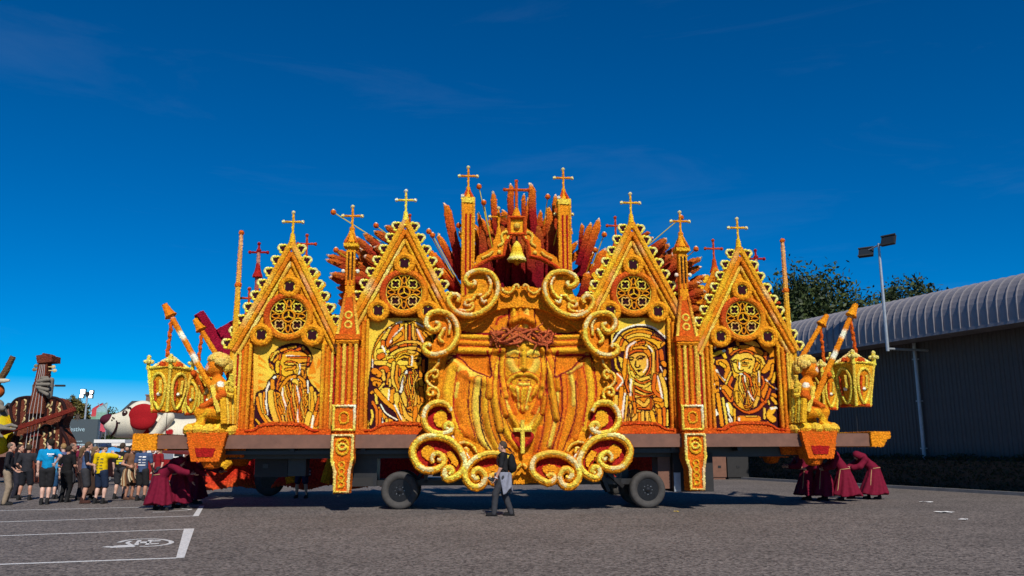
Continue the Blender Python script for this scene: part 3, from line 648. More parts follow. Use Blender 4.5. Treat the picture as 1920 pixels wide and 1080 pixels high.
def at_w(P, w): P = np.array(P); P[:, 1] = w; return P
# ---- shared small pieces
def cross_mesh(name, cs, tip, hgt=.95, half=.27, r=.030, cone=True):
    mb = MB()
    if cone: mb.lathe([(.16, -.12), (.085, .1), (.055, .32)], c=cs, n=7)
    mb.tube([(0, 0, .1), (0, 0, hgt)], r, c=cs, n=6); mb.tube([(-half, 0, hgt - .28), (half, 0, hgt - .28)], r, c=cs, n=6)
    for p in ((-half, 0, hgt - .28), (half, 0, hgt - .28), (0, 0, hgt)): mb.ball(p, .052, tip, n=8, m=5)
    mb.flowers(.024, .038); me = mb.mesh(name); me.materials.append(M['flower']); return me
X_Y = cross_mesh('cross', Y2, mixc(Y1, W1, .5)); X_YL = cross_mesh('cross', Y1, W1); X_O = cross_mesh('cross', O1, mixc(Y1, W1, .4)); X_R = cross_mesh('cross', R1, R1); X_D = cross_mesh('cross', R2, R2)
mb = MB(); p = foil(.135, 3, .42, 30, rot=math.pi / 2) + [0, 0, .10]; cc = np.array([mixc(Y1, W1, .3) if z > .17 else Y1 for z in p[:, 2]]); mb.tube(p, .032, c=cc, n=6, closed=True)
mb.flowers(.024, .036); bk = MB(); q = foil(.12, 3, .4, 20, rot=math.pi / 2); CROCK = mb.mesh('crocket'); CROCK.materials.append(M['flower'])
bk.prism([(x, z + .10) for x, _, z in q], .0, .05, DK); CROCKB = bk.mesh('crocket_back'); CROCKB.materials.append(M['flower'])
mb = MB(); p = foil(.15, 3, .42, 30, rot=math.pi / 2) + [0, 0, .10]; mb.prism([(x, z) for x, _, z in p], -.04, .06, Y2); mb.flowers(.03, .05); CROCK2 = mb.mesh('crocket'); CROCK2.materials.append(M['flower'])
# rose window tracery (one mesh, four copies)
mb = MB()
mb.tube(at_w(circ(.60, 44), -.07), .088, c=np.array([mixc(O1, R1, .5 + .5 * math.cos(a - 2.6)) for a in np.linspace(0, 6.283, 44, endpoint=False)]), n=8, closed=True)
mb.flowers(.03, .05); ROSE = mb.mesh('rose_rim'); ROSE.materials.append(M['flower'])
mb = MB(); mb.tube(at_w(circ(.515, 40), -.06), .022, c=Y1, n=6, closed=True); mb.tube(at_w(circ(.165, 20), -.075), .024, c=O1, n=6, closed=True)
for k in range(4):
    a = R(45 + 90 * k); mb.tube(at_w(foil(.135, 4, .35, 28, (.345 * math.cos(a), .345 * math.sin(a)), rot=a), -.06), .019, c=Y1 if k < 2 else mixc(Y2, W1, .15), n=6, closed=True)
    b = R(90 * k); P = np.array([(.47, 0), (.36, .062), (.25, 0), (.36, -.062)]); P = np.c_[P[:, 0] * math.cos(b) - P[:, 1] * math.sin(b), np.full(4, -.06), P[:, 0] * math.sin(b) + P[:, 1] * math.cos(b)]
    mb.tube(catmull(P, 3, True), .017, c=O1, n=6, closed=True)
    for s in (-1, 1):
        c0, c1, c2 = R(90 * k + 45 + s * 37), R(90 * k + 45 + s * 31), R(90 * k + 45 + s * 26)
        mb.tube(catmull([(.17 * math.cos(R(90 * k + 45 + s * 8)), -.065, .17 * math.sin(R(90 * k + 45 + s * 8))), (.30 * math.cos(R(90 * k + 45 + s * 33)), -.065, .30 * math.sin(R(90 * k + 45 + s * 33))), (.50 * math.cos(c2), -.065, .50 * math.sin(c2))], 4), .018, c=Y2 if s > 0 else O1, n=6)
for k in range(3):
    a = R(90 + 120 * k); mb.tube([(0, -.07, 0), (.13 * math.cos(a), -.07, .13 * math.sin(a))], .02, c=Y2, n=6)
mb.flowers(.017, .027); TRAC = mb.mesh('tracery'); TRAC.materials.append(M['flower'])
mb = MB(); mb.prism([(x, z) for x, _, z in circ(.58, 36)], -.03, .0, (.03, .006, .008)); RDARK = mb.mesh('dark_backing'); RDARK.materials.append(M['flower'])
mb = MB(); mb.tube(at_w(circ(.235, 26), -.08), .082, c=O1, n=8, closed=True); mb.flowers(.03, .05); QR = mb.mesh('quatrefoil_ring'); QR.materials.append(M['flower'])
mb = MB(); mb.prism([(x, z) for x, _, z in circ(.21, 24)], -.08, -.0, Y1); mb.flowers(.026, .042); QD = mb.mesh('ring_disc'); QD.materials.append(M['flower'])
mb = MB(); mb.prism([(x, z) for x, _, z in foil(.145, 4, .35, 32, rot=R(45))], -.115, -.05, (.03, .006, .012)); QH = mb.mesh('quatrefoil'); QH.materials.append(M['flower'])

# ---- portraits in flower mosaic
YP = mixc(Y1, Y2, .4)
def pst(cv, P, w, c):
    if c is Y1: c = YP
    if c is DK: cv.stroke(P, max(w * 1.1, 2.5), c, 0.0); return
    if c is not W1 and w > 2.0: cv.stroke(P, w + (2.8 if w > 3.1 else 2.0), DK, 0.0)
    cv.stroke(P, w, c, .03)
def ppo(cv, P, c):
    if c is Y1: c = YP
    cv.poly(P, c, 0.0 if c is DK else .03)
    if c is not DK: Q = list(P) + [P[0]]; cv.stroke(Q, 1.9, DK, 0.0)
def portrait1():
    X, Y, s = 470, 630, 6.0; f = lambda P: [(X + a / s, Y + b / s) for a, b in P]
    cv = Canvas(476, 632, 613, 808, 1.15, YP, .03); st = lambda P, w, c: pst(cv, f(P), w / s, c); po = lambda P, c: ppo(cv, f(P), c)
    for q in ([(90, 210), (200, 330), (90, 260)], [(90, 300), (190, 375), (90, 340)], [(90, 490), (190, 520), (90, 540)], [(90, 420), (170, 440), (90, 455)], [(640, 440), (700, 250), (740, 420)], [(760, 250), (810, 290), (740, 390)], [(640, 450), (750, 470), (660, 490)], [(90, 560), (150, 590), (90, 610)], [(700, 500), (800, 560), (760, 600)]): cv.poly(f(q), O1, .03, False)
    po([(60, 690), (75, 640), (170, 590), (200, 510), (285, 430), (240, 350), (205, 300), (215, 240), (280, 170), (340, 120), (450, 85), (560, 90), (640, 130), (690, 220), (685, 290), (640, 350), (630, 440), (680, 540), (740, 600), (770, 650), (820, 690), (830, 1060), (50, 1060)], O1)
    po([(60, 690), (75, 640), (170, 590), (200, 510), (285, 430), (310, 640), (300, 1060), (50, 1060)], DK); po([(205, 300), (215, 240), (280, 170), (340, 120), (450, 85), (560, 90), (640, 130), (690, 220), (680, 330), (640, 360), (640, 240), (520, 160), (400, 170), (330, 240), (330, 430), (285, 430), (240, 350)], DK); po([(630, 440), (680, 540), (740, 600), (770, 650), (700, 700), (640, 900), (610, 620)], DK); po([(300, 600), (330, 520), (480, 480), (600, 500), (640, 640), (640, 860), (590, 1000), (400, 1000), (310, 850)], O1)
    po([(335, 240), (400, 170), (520, 165), (620, 200), (652, 250), (640, 320), (612, 390), (600, 440), (540, 452), (480, 430), (400, 462), (350, 430), (330, 330)], Y2)
    for P, w, c in (([(238, 270), (255, 215), (310, 180)], 30, Y1), ([(265, 290), (300, 250), (320, 205)], 24, O1), ([(225, 250), (250, 200)], 16, O1), ([(318, 285), (335, 240), (330, 210)], 22, O2), ([(352, 165), (400, 148)], 28, O1), ([(430, 132), (505, 120)], 26, Y2), ([(520, 160), (560, 145)], 26, O2), ([(590, 130), (610, 165)], 26, Y1), ([(620, 170), (655, 205)], 26, O2), ([(668, 220), (672, 285)], 26, Y1), ([(238, 335), (248, 365)], 26, O1), ([(218, 310), (225, 350)], 14, O2), ([(380, 190), (430, 165), (500, 165)], 14, O2),
                    ([(310, 300), (298, 340), (305, 400)], 40, Y2), ([(340, 340), (335, 430)], 18, O2), ([(405, 225), (560, 228)], 15, W1), ([(425, 240), (540, 245), (645, 240)], 13, O2), ([(655, 250), (645, 330)], 22, O2),
                    ([(375, 310), (425, 282), (525, 300)], 9, DK), ([(395, 300), (430, 290), (500, 300)], 12, O2), ([(425, 316), (485, 316)], 18, Y1), ([(385, 327), (450, 332), (525, 330)], 8, DK), ([(560, 312), (645, 300)], 9, DK), ([(572, 328), (610, 330)], 16, Y1), ([(570, 342), (620, 342)], 6, DK), ([(400, 380), (470, 370), (500, 350)], 26, O1), ([(555, 325), (552, 380), (545, 430)], 22, W1), ([(525, 320), (535, 370), (520, 420)], 16, Y1), ([(480, 400), (498, 440), (540, 452), (562, 428)], 9, DK), ([(580, 390), (590, 440)], 24, O1),
                    ([(502, 458), (420, 480), (368, 545), (330, 620)], 46, DK), ([(500, 458), (425, 482), (372, 545), (335, 615)], 34, O1), ([(545, 462), (600, 505), (612, 570)], 44, DK), ([(548, 466), (598, 508), (608, 565)], 32, O1), ([(465, 490), (535, 492)], 20, W1), ([(450, 512), (500, 505), (548, 512)], 8, DK),
                    ([(440, 500), (430, 570), (470, 620), (540, 600), (560, 540)], 12, DK), ([(500, 520), (500, 560)], 70, Y1), ([(470, 560), (480, 600)], 20, O2)): st(P, w, c)
    for i in range(15):
        t = i / 14; x0 = 300 + 330 * t; y0 = 640 - 120 * math.sin(t * math.pi) + 20; y1 = 800 + 200 * math.sin(t * math.pi) ** .6; x1 = 330 + 300 * t
        P = [(x0 + (x1 - x0) * k / 5 + 15 * math.sin(k * 1.5 + i * 1.1), y0 + (y1 - y0) * k / 5) for k in range(6)]
        st(P, 17, (Y1, O1, Y2, O2)[i % 4] if i % 7 != 3 else W1)
    for P, w, c in (([(285, 640), (330, 660), (300, 690)], 18, O1), ([(275, 460), (205, 545), (172, 680), (188, 880)], 25, W1), ([(340, 460), (310, 520), (300, 600)], 20, O2), ([(245, 510), (250, 590)], 44, O1), ([(230, 640), (240, 780), (290, 940)], 70, Y1), ([(270, 640), (290, 800), (340, 960)], 20, O1), ([(110, 660), (125, 800), (175, 920), (250, 1000)], 40, Y1), ([(152, 640), (148, 780), (170, 870)], 22, O1), ([(75, 700), (105, 850), (185, 980), (220, 1030)], 32, O1), ([(60, 940), (110, 1000), (150, 1040)], 20, Y2), ([(360, 900), (370, 960)], 24, Y1),
                    ([(642, 510), (652, 640)], 20, W1), ([(682, 590), (702, 700), (678, 880)], 44, Y2), ([(665, 640), (660, 820)], 16, Y1), ([(722, 640), (738, 760)], 28, Y1), ([(768, 700), (740, 830)], 28, O2), ([(660, 880), (625, 1010)], 60, Y1), ([(708, 900), (688, 1030)], 24, W1), ([(785, 850), (735, 1000)], 42, O2), ([(800, 960), (770, 1030)], 26, Y1), ([(815, 640), (765, 668)], 24, O1), ([(815, 720), (775, 800)], 26, O1), ([(590, 960), (570, 1010)], 24, O1), ([(820, 380), (815, 520)], 16, O2), ([(700, 130), (790, 160), (830, 240), (835, 330)], 8, DK), ([(835, 330), (815, 450), (820, 560)], 8, DK)): st(P, w, c)
    return cv
def portrait2():
    X, Y, s = 685, 595, 5.143; f = lambda P: [(X + a / s, Y + b / s) for a, b in P]
    cv = Canvas(690, 597, 812, 806, 1.15, YP, .03); st = lambda P, w, c: pst(cv, f(P), w / s, c); po = lambda P, c: ppo(cv, f(P), c)
    po([(55, 470), (75, 320), (130, 190), (260, 75), (420, 35), (560, 75), (670, 170), (700, 400), (700, 1060), (40, 1070), (45, 700)], Y2)
    po([(50, 480), (200, 470), (260, 560), (260, 700), (330, 1000), (40, 1070)], DK); po([(500, 260), (600, 240), (590, 700), (500, 720)], DK); po([(330, 540), (500, 520), (510, 760), (470, 900), (400, 900), (330, 720)], Y1)
    for P, w, c in (([(75, 460), (85, 330), (150, 190), (250, 100)], 22, O1), ([(68, 480), (72, 410)], 14, W1), ([(180, 160), (240, 100)], 12, W1), ([(110, 440), (105, 330), (180, 200), (230, 130)], 34, Y1), ([(170, 240), (170, 270)], 34, O2), ([(130, 330), (170, 330), (140, 400)], 40, Y1), ([(135, 385), (165, 370)], 50, O2), ([(100, 440), (200, 440)], 40, Y1), ([(165, 285), (205, 350)], 20, W1), ([(300, 60), (350, 45)], 16, W1), ([(490, 55), (560, 90)], 16, W1)): st(P, w, c)
    po([(205, 305), (198, 235), (262, 100), (330, 70), (300, 180), (230, 290)], O2); po([(215, 300), (300, 200), (370, 85), (385, 210), (300, 250)], O1)
    po([(490, 95), (600, 160), (640, 230), (560, 240), (500, 205)], O1)
    for P, w, c in (([(240, 240), (290, 170), (355, 100)], 14, W1), ([(280, 215), (340, 160)], 34, Y2), ([(220, 300), (300, 255), (390, 225)], 8, DK), ([(392, 60), (397, 215)], 24, Y1), ([(455, 70), (472, 215), (560, 250)], 24, Y1), ([(425, 90), (425, 280)], 32, O2), ([(412, 60), (408, 280)], 7, DK), ([(440, 60), (448, 280)], 7, DK), ([(500, 120), (555, 235)], 16, W1), ([(560, 150), (600, 200)], 20, Y2), ([(215, 335), (300, 275), (400, 240), (500, 245), (555, 275)], 26, Y1), ([(250, 318), (300, 290)], 30, O2), ([(345, 280), (390, 268)], 26, O2), ([(235, 385), (300, 330), (400, 302), (490, 302)], 30, Y1), ([(230, 355), (300, 310), (400, 283), (500, 280)], 7, DK), ([(510, 310), (540, 330)], 26, Y2), ([(225, 400), (255, 395)], 40, Y1), ([(235, 425), (265, 415)], 34, O1), ([(220, 460), (255, 470)], 30, Y1)): st(P, w, c)
    po([(285, 410), (320, 350), (400, 320), (480, 325), (548, 375), (532, 470), (490, 505), (400, 505), (350, 545), (300, 480)], Y2)
    for P, w, c in (([(330, 440), (400, 440)], 44, Y1), ([(410, 330), (470, 340)], 26, Y1), ([(328, 388), (370, 365), (432, 372)], 8, DK), ([(470, 388), (510, 372), (545, 380)], 8, DK), ([(348, 408), (380, 395), (418, 408)], 7, DK), ([(360, 415), (405, 418)], 8, DK), ([(383, 405), (384, 414)], 12, DK), ([(474, 410), (520, 408)], 7, DK), ([(480, 425), (515, 424)], 7, DK), ([(452, 380), (446, 460)], 20, W1), ([(430, 390), (425, 455)], 16, O1), ([(388, 470), (408, 492), (465, 487)], 8, DK), ([(300, 380), (330, 345), (400, 325)], 14, O1), ([(400, 530), (462, 535)], 24, O2), ([(395, 518), (465, 518)], 7, DK),
                    ([(275, 440), (258, 600), (305, 712)], 40, DK), ([(275, 440), (260, 600), (305, 705)], 28, Y1), ([(310, 470), (298, 600), (330, 695)], 24, O1), ([(335, 500), (330, 560)], 16, O2), ([(400, 522), (362, 620), (340, 725)], 38, DK), ([(398, 525), (364, 620), (343, 718)], 24, W1), ([(385, 560), (372, 650)], 14, Y2), ([(470, 520), (500, 600), (505, 680)], 30, Y2), ([(470, 515), (520, 640), (520, 760)], 7, DK)): st(P, w, c)
    for i in range(9):
        t = i / 8; x0 = 375 + 115 * t; x1 = 400 + 60 * t; y1 = 790 + 110 * math.sin(t * math.pi)
        P = [(x0 + (x1 - x0) * k / 5 + 12 * math.sin(k * 1.6 + i), 560 + (y1 - 560) * k / 5) for k in range(6)]; st(P, 13, (Y1, O2, Y2, O1)[i % 4])
    po([(130, 690), (240, 680), (225, 800), (200, 830), (140, 740)], Y1); po([(240, 700), (290, 690), (270, 840), (225, 830)], O1)
    for P, w, c in (([(150, 500), (200, 490), (215, 520)], 40, O2), ([(165, 520), (180, 600)], 34, Y1), ([(90, 520), (130, 550)], 60, O1), ([(70, 600), (140, 620)], 40, O1), ([(95, 640), (130, 650)], 50, O1), ([(85, 560), (110, 555)], 14, DK), ([(110, 650), (112, 660)], 20, DK), ([(180, 640), (140, 690)], 20, Y1), ([(230, 540), (215, 640)], 26, O1), ([(235, 600), (240, 660)], 20, Y1), ([(100, 700), (60, 730)], 26, O1), ([(100, 740), (110, 830)], 24, Y1), ([(230, 700), (222, 815)], 14, W1), ([(105, 710), (200, 815), (300, 900), (345, 990)], 40, O1), ([(150, 845), (200, 925), (305, 990)], 14, W1), ([(130, 880), (190, 970), (250, 1000)], 30, O1), ([(300, 750), (310, 860), (370, 990)], 44, Y1), ([(285, 850), (350, 980)], 16, W1), ([(350, 860), (400, 960), (470, 1000)], 40, Y1), ([(330, 830), (350, 930)], 20, O1), ([(480, 880), (480, 990)], 40, O1), ([(410, 880), (440, 870), (450, 890)], 20, O1), ([(70, 820), (110, 900), (115, 1050)], 26, O2), ([(60, 900), (70, 960), (50, 1030)], 22, Y1), ([(160, 980), (170, 1060)], 20, W1), ([(205, 990), (210, 1050)], 24, Y1), ([(145, 900), (140, 1050)], 26, O2),
                    ([(530, 600), (545, 650)], 40, Y2), ([(560, 420), (560, 520)], 26, O2), ([(530, 480), (535, 570)], 26, O1), ([(535, 690), (560, 800)], 44, O1), ([(510, 720), (515, 830)], 20, Y2), ([(575, 650), (585, 780)], 20, Y2), ([(565, 870), (515, 990)], 44, Y1), ([(600, 260), (640, 330)], 30, O1)): st(P, w, c)
    return cv
def portrait3():
    X, Y, s = 1130, 595, 5.143; f = lambda P: [(X + a / s, Y + b / s) for a, b in P]
    cv = Canvas(1146, 597, 1260, 806, 1.15, YP, .03); st = lambda P, w, c: pst(cv, f(P), w / s, c); po = lambda P, c: ppo(cv, f(P), c)
    po([(90, 250), (180, 130), (330, 80), (480, 105), (610, 200), (640, 420), (640, 1060), (100, 1060)], DK)
    po([(110, 250), (200, 140), (330, 100), (470, 120), (580, 220), (560, 300), (300, 330), (120, 320)], Y2)
    for P, w, c in (([(92, 245), (180, 130), (330, 76), (480, 98), (605, 198)], 16, W1), ([(100, 258), (185, 145), (330, 92), (475, 114), (595, 210)], 8, DK), ([(190, 220), (250, 165), (340, 140), (440, 150), (530, 210)], 26, O1), ([(240, 200), (300, 175), (380, 170), (460, 190)], 26, Y1), ([(150, 285), (200, 180), (290, 130)], 7, DK), ([(165, 170), (250, 250)], 7, DK), ([(505, 130), (465, 190)], 7, DK), ([(480, 190), (560, 220)], 20, O2), ([(170, 270), (190, 220)], 22, O2), ([(425, 125), (500, 150), (570, 220)], 6, DK), ([(150, 400), (190, 430), (190, 490)], 44, Y1), ([(130, 370), (200, 375)], 7, DK), ([(140, 380), (160, 470), (200, 520)], 7, DK), ([(120, 400), (130, 480), (180, 550)], 20, Y2)): st(P, w, c)
    po([(190, 560), (210, 330), (260, 250), (340, 212), (430, 226), (520, 290), (545, 400), (545, 560), (590, 770), (600, 1060), (150, 1060), (205, 640)], O1)
    po([(240, 560), (300, 560), (470, 560), (480, 760), (500, 1060), (230, 1060), (280, 800)], Y1)
    for P, w, c in (([(242, 290), (218, 400), (207, 560), (240, 680), (275, 790)], 36, O1), ([(310, 240), (242, 290), (226, 390)], 18, W1), ([(330, 270), (400, 245), (470, 300), (500, 400), (505, 560)], 46, O1), ([(420, 270), (478, 320), (486, 420), (482, 680)], 26, Y1), ([(350, 250), (400, 240)], 18, O2), ([(440, 280), (478, 330)], 12, W1), ([(525, 330), (528, 520)], 22, O2), ([(502, 560), (490, 700), (560, 770)], 32, O2), ([(530, 570), (572, 780)], 18, W1), ([(258, 352), (310, 326), (375, 326)], 20, O2), ([(300, 300), (360, 290), (420, 300)], 22, Y2)): st(P, w, c)
    po([(247, 385), (300, 350), (390, 340), (437, 390), (442, 470), (412, 545), (360, 572), (310, 525), (268, 455)], Y1)
    for P, w, c in (([(455, 390), (455, 490), (420, 560)], 14, O2), ([(430, 410), (425, 480), (390, 530)], 12, W1), ([(322, 400), (350, 375), (405, 380)], 7, DK), ([(335, 412), (360, 395), (400, 392)], 6, DK), ([(352, 403), (380, 402)], 10, DK), ([(258, 392), (280, 385), (295, 395)], 6, DK), ([(262, 412), (288, 412)], 9, DK), ([(318, 430), (312, 470), (325, 485), (352, 482), (356, 465)], 6, DK), ([(330, 515), (345, 508), (375, 510)], 8, DK), ([(340, 525), (358, 524)], 7, DK),
                    ([(275, 530), (330, 605), (440, 580)], 28, Y1), ([(300, 590), (370, 635), (450, 612)], 14, O2), ([(310, 640), (400, 668), (450, 640)], 24, Y1), ([(320, 672), (400, 715), (480, 735)], 16, O2), ([(312, 705), (400, 745), (470, 748)], 20, Y1), ([(310, 738), (400, 762), (485, 742)], 12, O2), ([(245, 460), (260, 560), (300, 600)], 14, Y1), ([(270, 600), (265, 750)], 18, W1), ([(240, 560), (225, 640), (250, 720)], 18, O2), ([(300, 660), (300, 800)], 12, O2)): st(P, w, c)
    po([(315, 780), (475, 775), (472, 890), (330, 885)], O1)
    for P, w, c in (([(340, 810), (400, 850), (440, 800)], 34, Y1), ([(345, 882), (470, 880)], 14, O2), ([(465, 790), (465, 870)], 14, O2), ([(295, 990), (345, 935)], 34, Y1), ([(352, 930), (350, 1010)], 22, O1), ([(385, 915), (385, 1010)], 26, Y1), ([(425, 920), (428, 1010)], 26, Y1), ([(470, 920), (500, 1040)], 40, Y2), ([(505, 790), (560, 800)], 34, O1), ([(515, 850), (550, 880)], 24, Y2), ([(545, 900), (550, 1040)], 40, O1), ([(590, 880), (595, 1040)], 26, O2), ([(150, 560), (170, 640), (135, 690)], 60, O2), ([(140, 545), (192, 615), (137, 690)], 14, W1), ([(130, 770), (125, 900)], 40, Y1), ([(180, 690), (165, 900)], 40, O1), ([(215, 740), (178, 1010)], 24, W1), ([(235, 760), (215, 1000)], 20, Y1), ([(265, 850), (262, 1000)], 26, Y1), ([(250, 860), (270, 1000)], 7, DK), ([(305, 830), (310, 920)], 24, O1), ([(560, 560), (600, 700), (615, 850)], 40, Y1), ([(555, 480), (610, 600)], 14, W1), ([(625, 900), (622, 1040)], 20, Y1), ([(560, 330), (570, 400)], 40, O2), ([(570, 270), (590, 250)], 26, O1), ([(580, 440), (600, 460)], 40, O1), ([(590, 560), (600, 520)], 30, Y2)): st(P, w, c)
    return cv
def portrait4():
    X, Y, s = 1325, 630, 6.0; f = lambda P: [(X + a / s, Y + b / s) for a, b in P]
    cv = Canvas(1330, 632, 1462, 806, 1.15, DK, .0); st = lambda P, w, c: pst(cv, f(P), w / s, c); po = lambda P, c: ppo(cv, f(P), c)
    for P, w, c in (([(650, 110), (735, 190), (715, 320), (640, 385)], 74, O1), ([(690, 260), (740, 250)], 26, DK), ([(660, 200), (640, 290)], 40, O2), ([(740, 330), (720, 450), (680, 500)], 30, O1), ([(770, 420), (740, 520)], 34, Y2), ([(60, 220), (100, 205), (170, 180), (205, 240)], 40, Y2), ([(185, 170), (200, 165)], 24, W1), ([(75, 270), (62, 320)], 24, Y1), ([(130, 300), (200, 300), (235, 400), (220, 460)], 62, O1), ([(150, 310), (200, 345)], 34, Y2), ([(75, 350), (115, 520)], 44, O1), ([(75, 580), (150, 580)], 60, O1), ([(110, 540), (110, 620)], 60, O1), ([(112, 575), (114, 580)], 34, DK), ([(70, 540), (80, 545)], 20, W1), ([(150, 595), (156, 590)], 20, W1), ([(110, 390), (150, 460), (212, 512)], 26, W1), ([(120, 430), (190, 520)], 16, O1), ([(270, 410), (215, 540)], 22, Y1), ([(285, 470), (250, 560), (290, 610)], 34, O2), ([(200, 590), (280, 670)], 74, O1), ([(180, 620), (270, 735), (300, 650)], 26, O2), ([(660, 490), (720, 560), (790, 600)], 18, W1), ([(660, 520), (760, 590)], 14, O1), ([(660, 570), (620, 680)], 60, O1), ([(575, 640), (650, 755), (710, 605)], 28, O2), ([(620, 460), (640, 540), (590, 630)], 22, O2), ([(740, 660), (780, 680)], 34, O1), ([(730, 700), (780, 760)], 34, Y2), ([(690, 730), (700, 770)], 20, Y1), ([(310, 765), (400, 835), (480, 858), (570, 828), (630, 765)], 34, O2), ([(122, 660), (170, 1000)], 42, O1), ([(180, 705), (228, 1010)], 28, Y1), ([(240, 780), (300, 880)], 60, Y1), ([(225, 770), (245, 850)], 26, W1), ([(240, 870), (300, 990)], 16, W1), ([(310, 830), (312, 960)], 24, Y2), ([(250, 940), (275, 1000)], 22, W1), ([(90, 840), (110, 880)], 36, W1), ([(50, 700), (70, 990)], 24, Y2), ([(365, 930), (580, 930)], 56, O1), ([(360, 930), (365, 970)], 22, W1), ([(440, 905), (560, 905)], 14, Y1), ([(645, 820), (648, 925)], 26, Y1), ([(740, 830), (700, 890), (745, 940)], 70, Y2), ([(720, 815), (780, 810)], 26, W1), ([(770, 895), (775, 900)], 30, DK), ([(660, 990), (720, 1010)], 30, O1), ([(60, 120), (120, 110)], 40, O2), ([(100, 100), (90, 140)], 16, W1)): st(P, w, c)
    po([(235, 140), (330, 110), (480, 100), (625, 165), (625, 225), (540, 225), (430, 175), (330, 195), (255, 225)], O1); po([(415, 45), (540, 55), (600, 130), (430, 90)], Y1)
    for P, w, c in (([(330, 30), (350, 100)], 30, O1), ([(240, 80), (300, 40)], 30, O2)): st(P, w, c)
    po([(255, 260), (330, 190), (440, 160), (560, 200), (650, 260), (650, 330), (600, 420), (600, 560), (600, 720), (520, 820), (430, 840), (320, 760), (295, 620), (330, 480), (300, 470), (270, 330)], Y2)
    po([(270, 260), (330, 205), (450, 188), (540, 240), (525, 380), (480, 440), (400, 422), (350, 422), (312, 400), (282, 310)], Y1)
    for P, w, c in (([(270, 215), (310, 180), (370, 150)], 20, O2), ([(300, 150), (340, 140)], 20, Y1), ([(370, 190), (430, 168), (500, 190), (540, 230)], 20, O2), ([(540, 225), (605, 245), (640, 315)], 26, Y1), ([(560, 260), (590, 300)], 18, Y2), ([(380, 285), (430, 258), (505, 268)], 9, DK), ([(400, 285), (450, 275), (490, 290)], 12, O1), ([(400, 306), (465, 306)], 9, DK), ([(420, 294), (424, 300)], 18, DK), ([(400, 330), (450, 335)], 16, O1), ([(288, 295), (318, 270), (345, 282)], 9, DK), ([(305, 300), (335, 302)], 9, DK), ([(365, 310), (364, 362)], 20, W1), ([(350, 380), (380, 395), (410, 385)], 9, DK), ([(345, 280), (348, 360)], 14, O1), ([(470, 370), (490, 340)], 8, DK), ([(565, 310), (535, 390)], 34, O1), ([(590, 330), (560, 380)], 22, Y2), ([(600, 360), (580, 400)], 7, DK), ([(585, 400), (592, 560)], 22, Y1), ([(583, 400), (586, 520)], 9, W1)): st(P, w, c)
    for i in range(13):
        t = i / 12; x0 = 335 + 230 * t; x1 = 400 + 130 * t; y0 = 470 - 40 * math.sin(t * math.pi); y1 = 760 + 60 * math.sin(t * math.pi)
        P = [(x0 + (x1 - x0) * k / 5 + 15 * math.sin(k * 1.45 + i * .9), y0 + (y1 - y0) * k / 5) for k in range(6)]; st(P, 14.5, (Y1, Y2, O1, Y1, O2)[i % 5])
    for P, w, c in (([(380, 440), (370, 560), (400, 640)], 20, Y1), ([(370, 430), (420, 440), (430, 520)], 12, W1), ([(420, 420), (480, 470), (500, 560)], 22, O2), ([(460, 620), (500, 690), (540, 740)], 16, W1), ([(420, 790), (450, 780), (440, 810), (490, 790)], 14, O1), ([(570, 700), (540, 780)], 40, Y1), ([(330, 640), (340, 740)], 30, Y2)): st(P, w, c)
    return cv
def mount(cv, w, parent):
    mb = canvas_mesh(MB(), cv, w)
    def colour(P, C): return C, C.sum(1) > .56
    mb.flowers(.0165, .0265, colour=colour, under=.95, jit=.09); 
    u0, u1 = mb.v[0][:, 0].min(), mb.v[0][:, 0].max(); z0, z1 = mb.v[0][:, 2].min(), mb.v[0][:, 2].max()
    o = mb.build('portrait_panel', 'flower', parent)
    b = MB(); b.box((u0, w + .01, z0), (u1, w + .06, z1)); b.build('panel_board', 'dark', o) if False else None
    return o

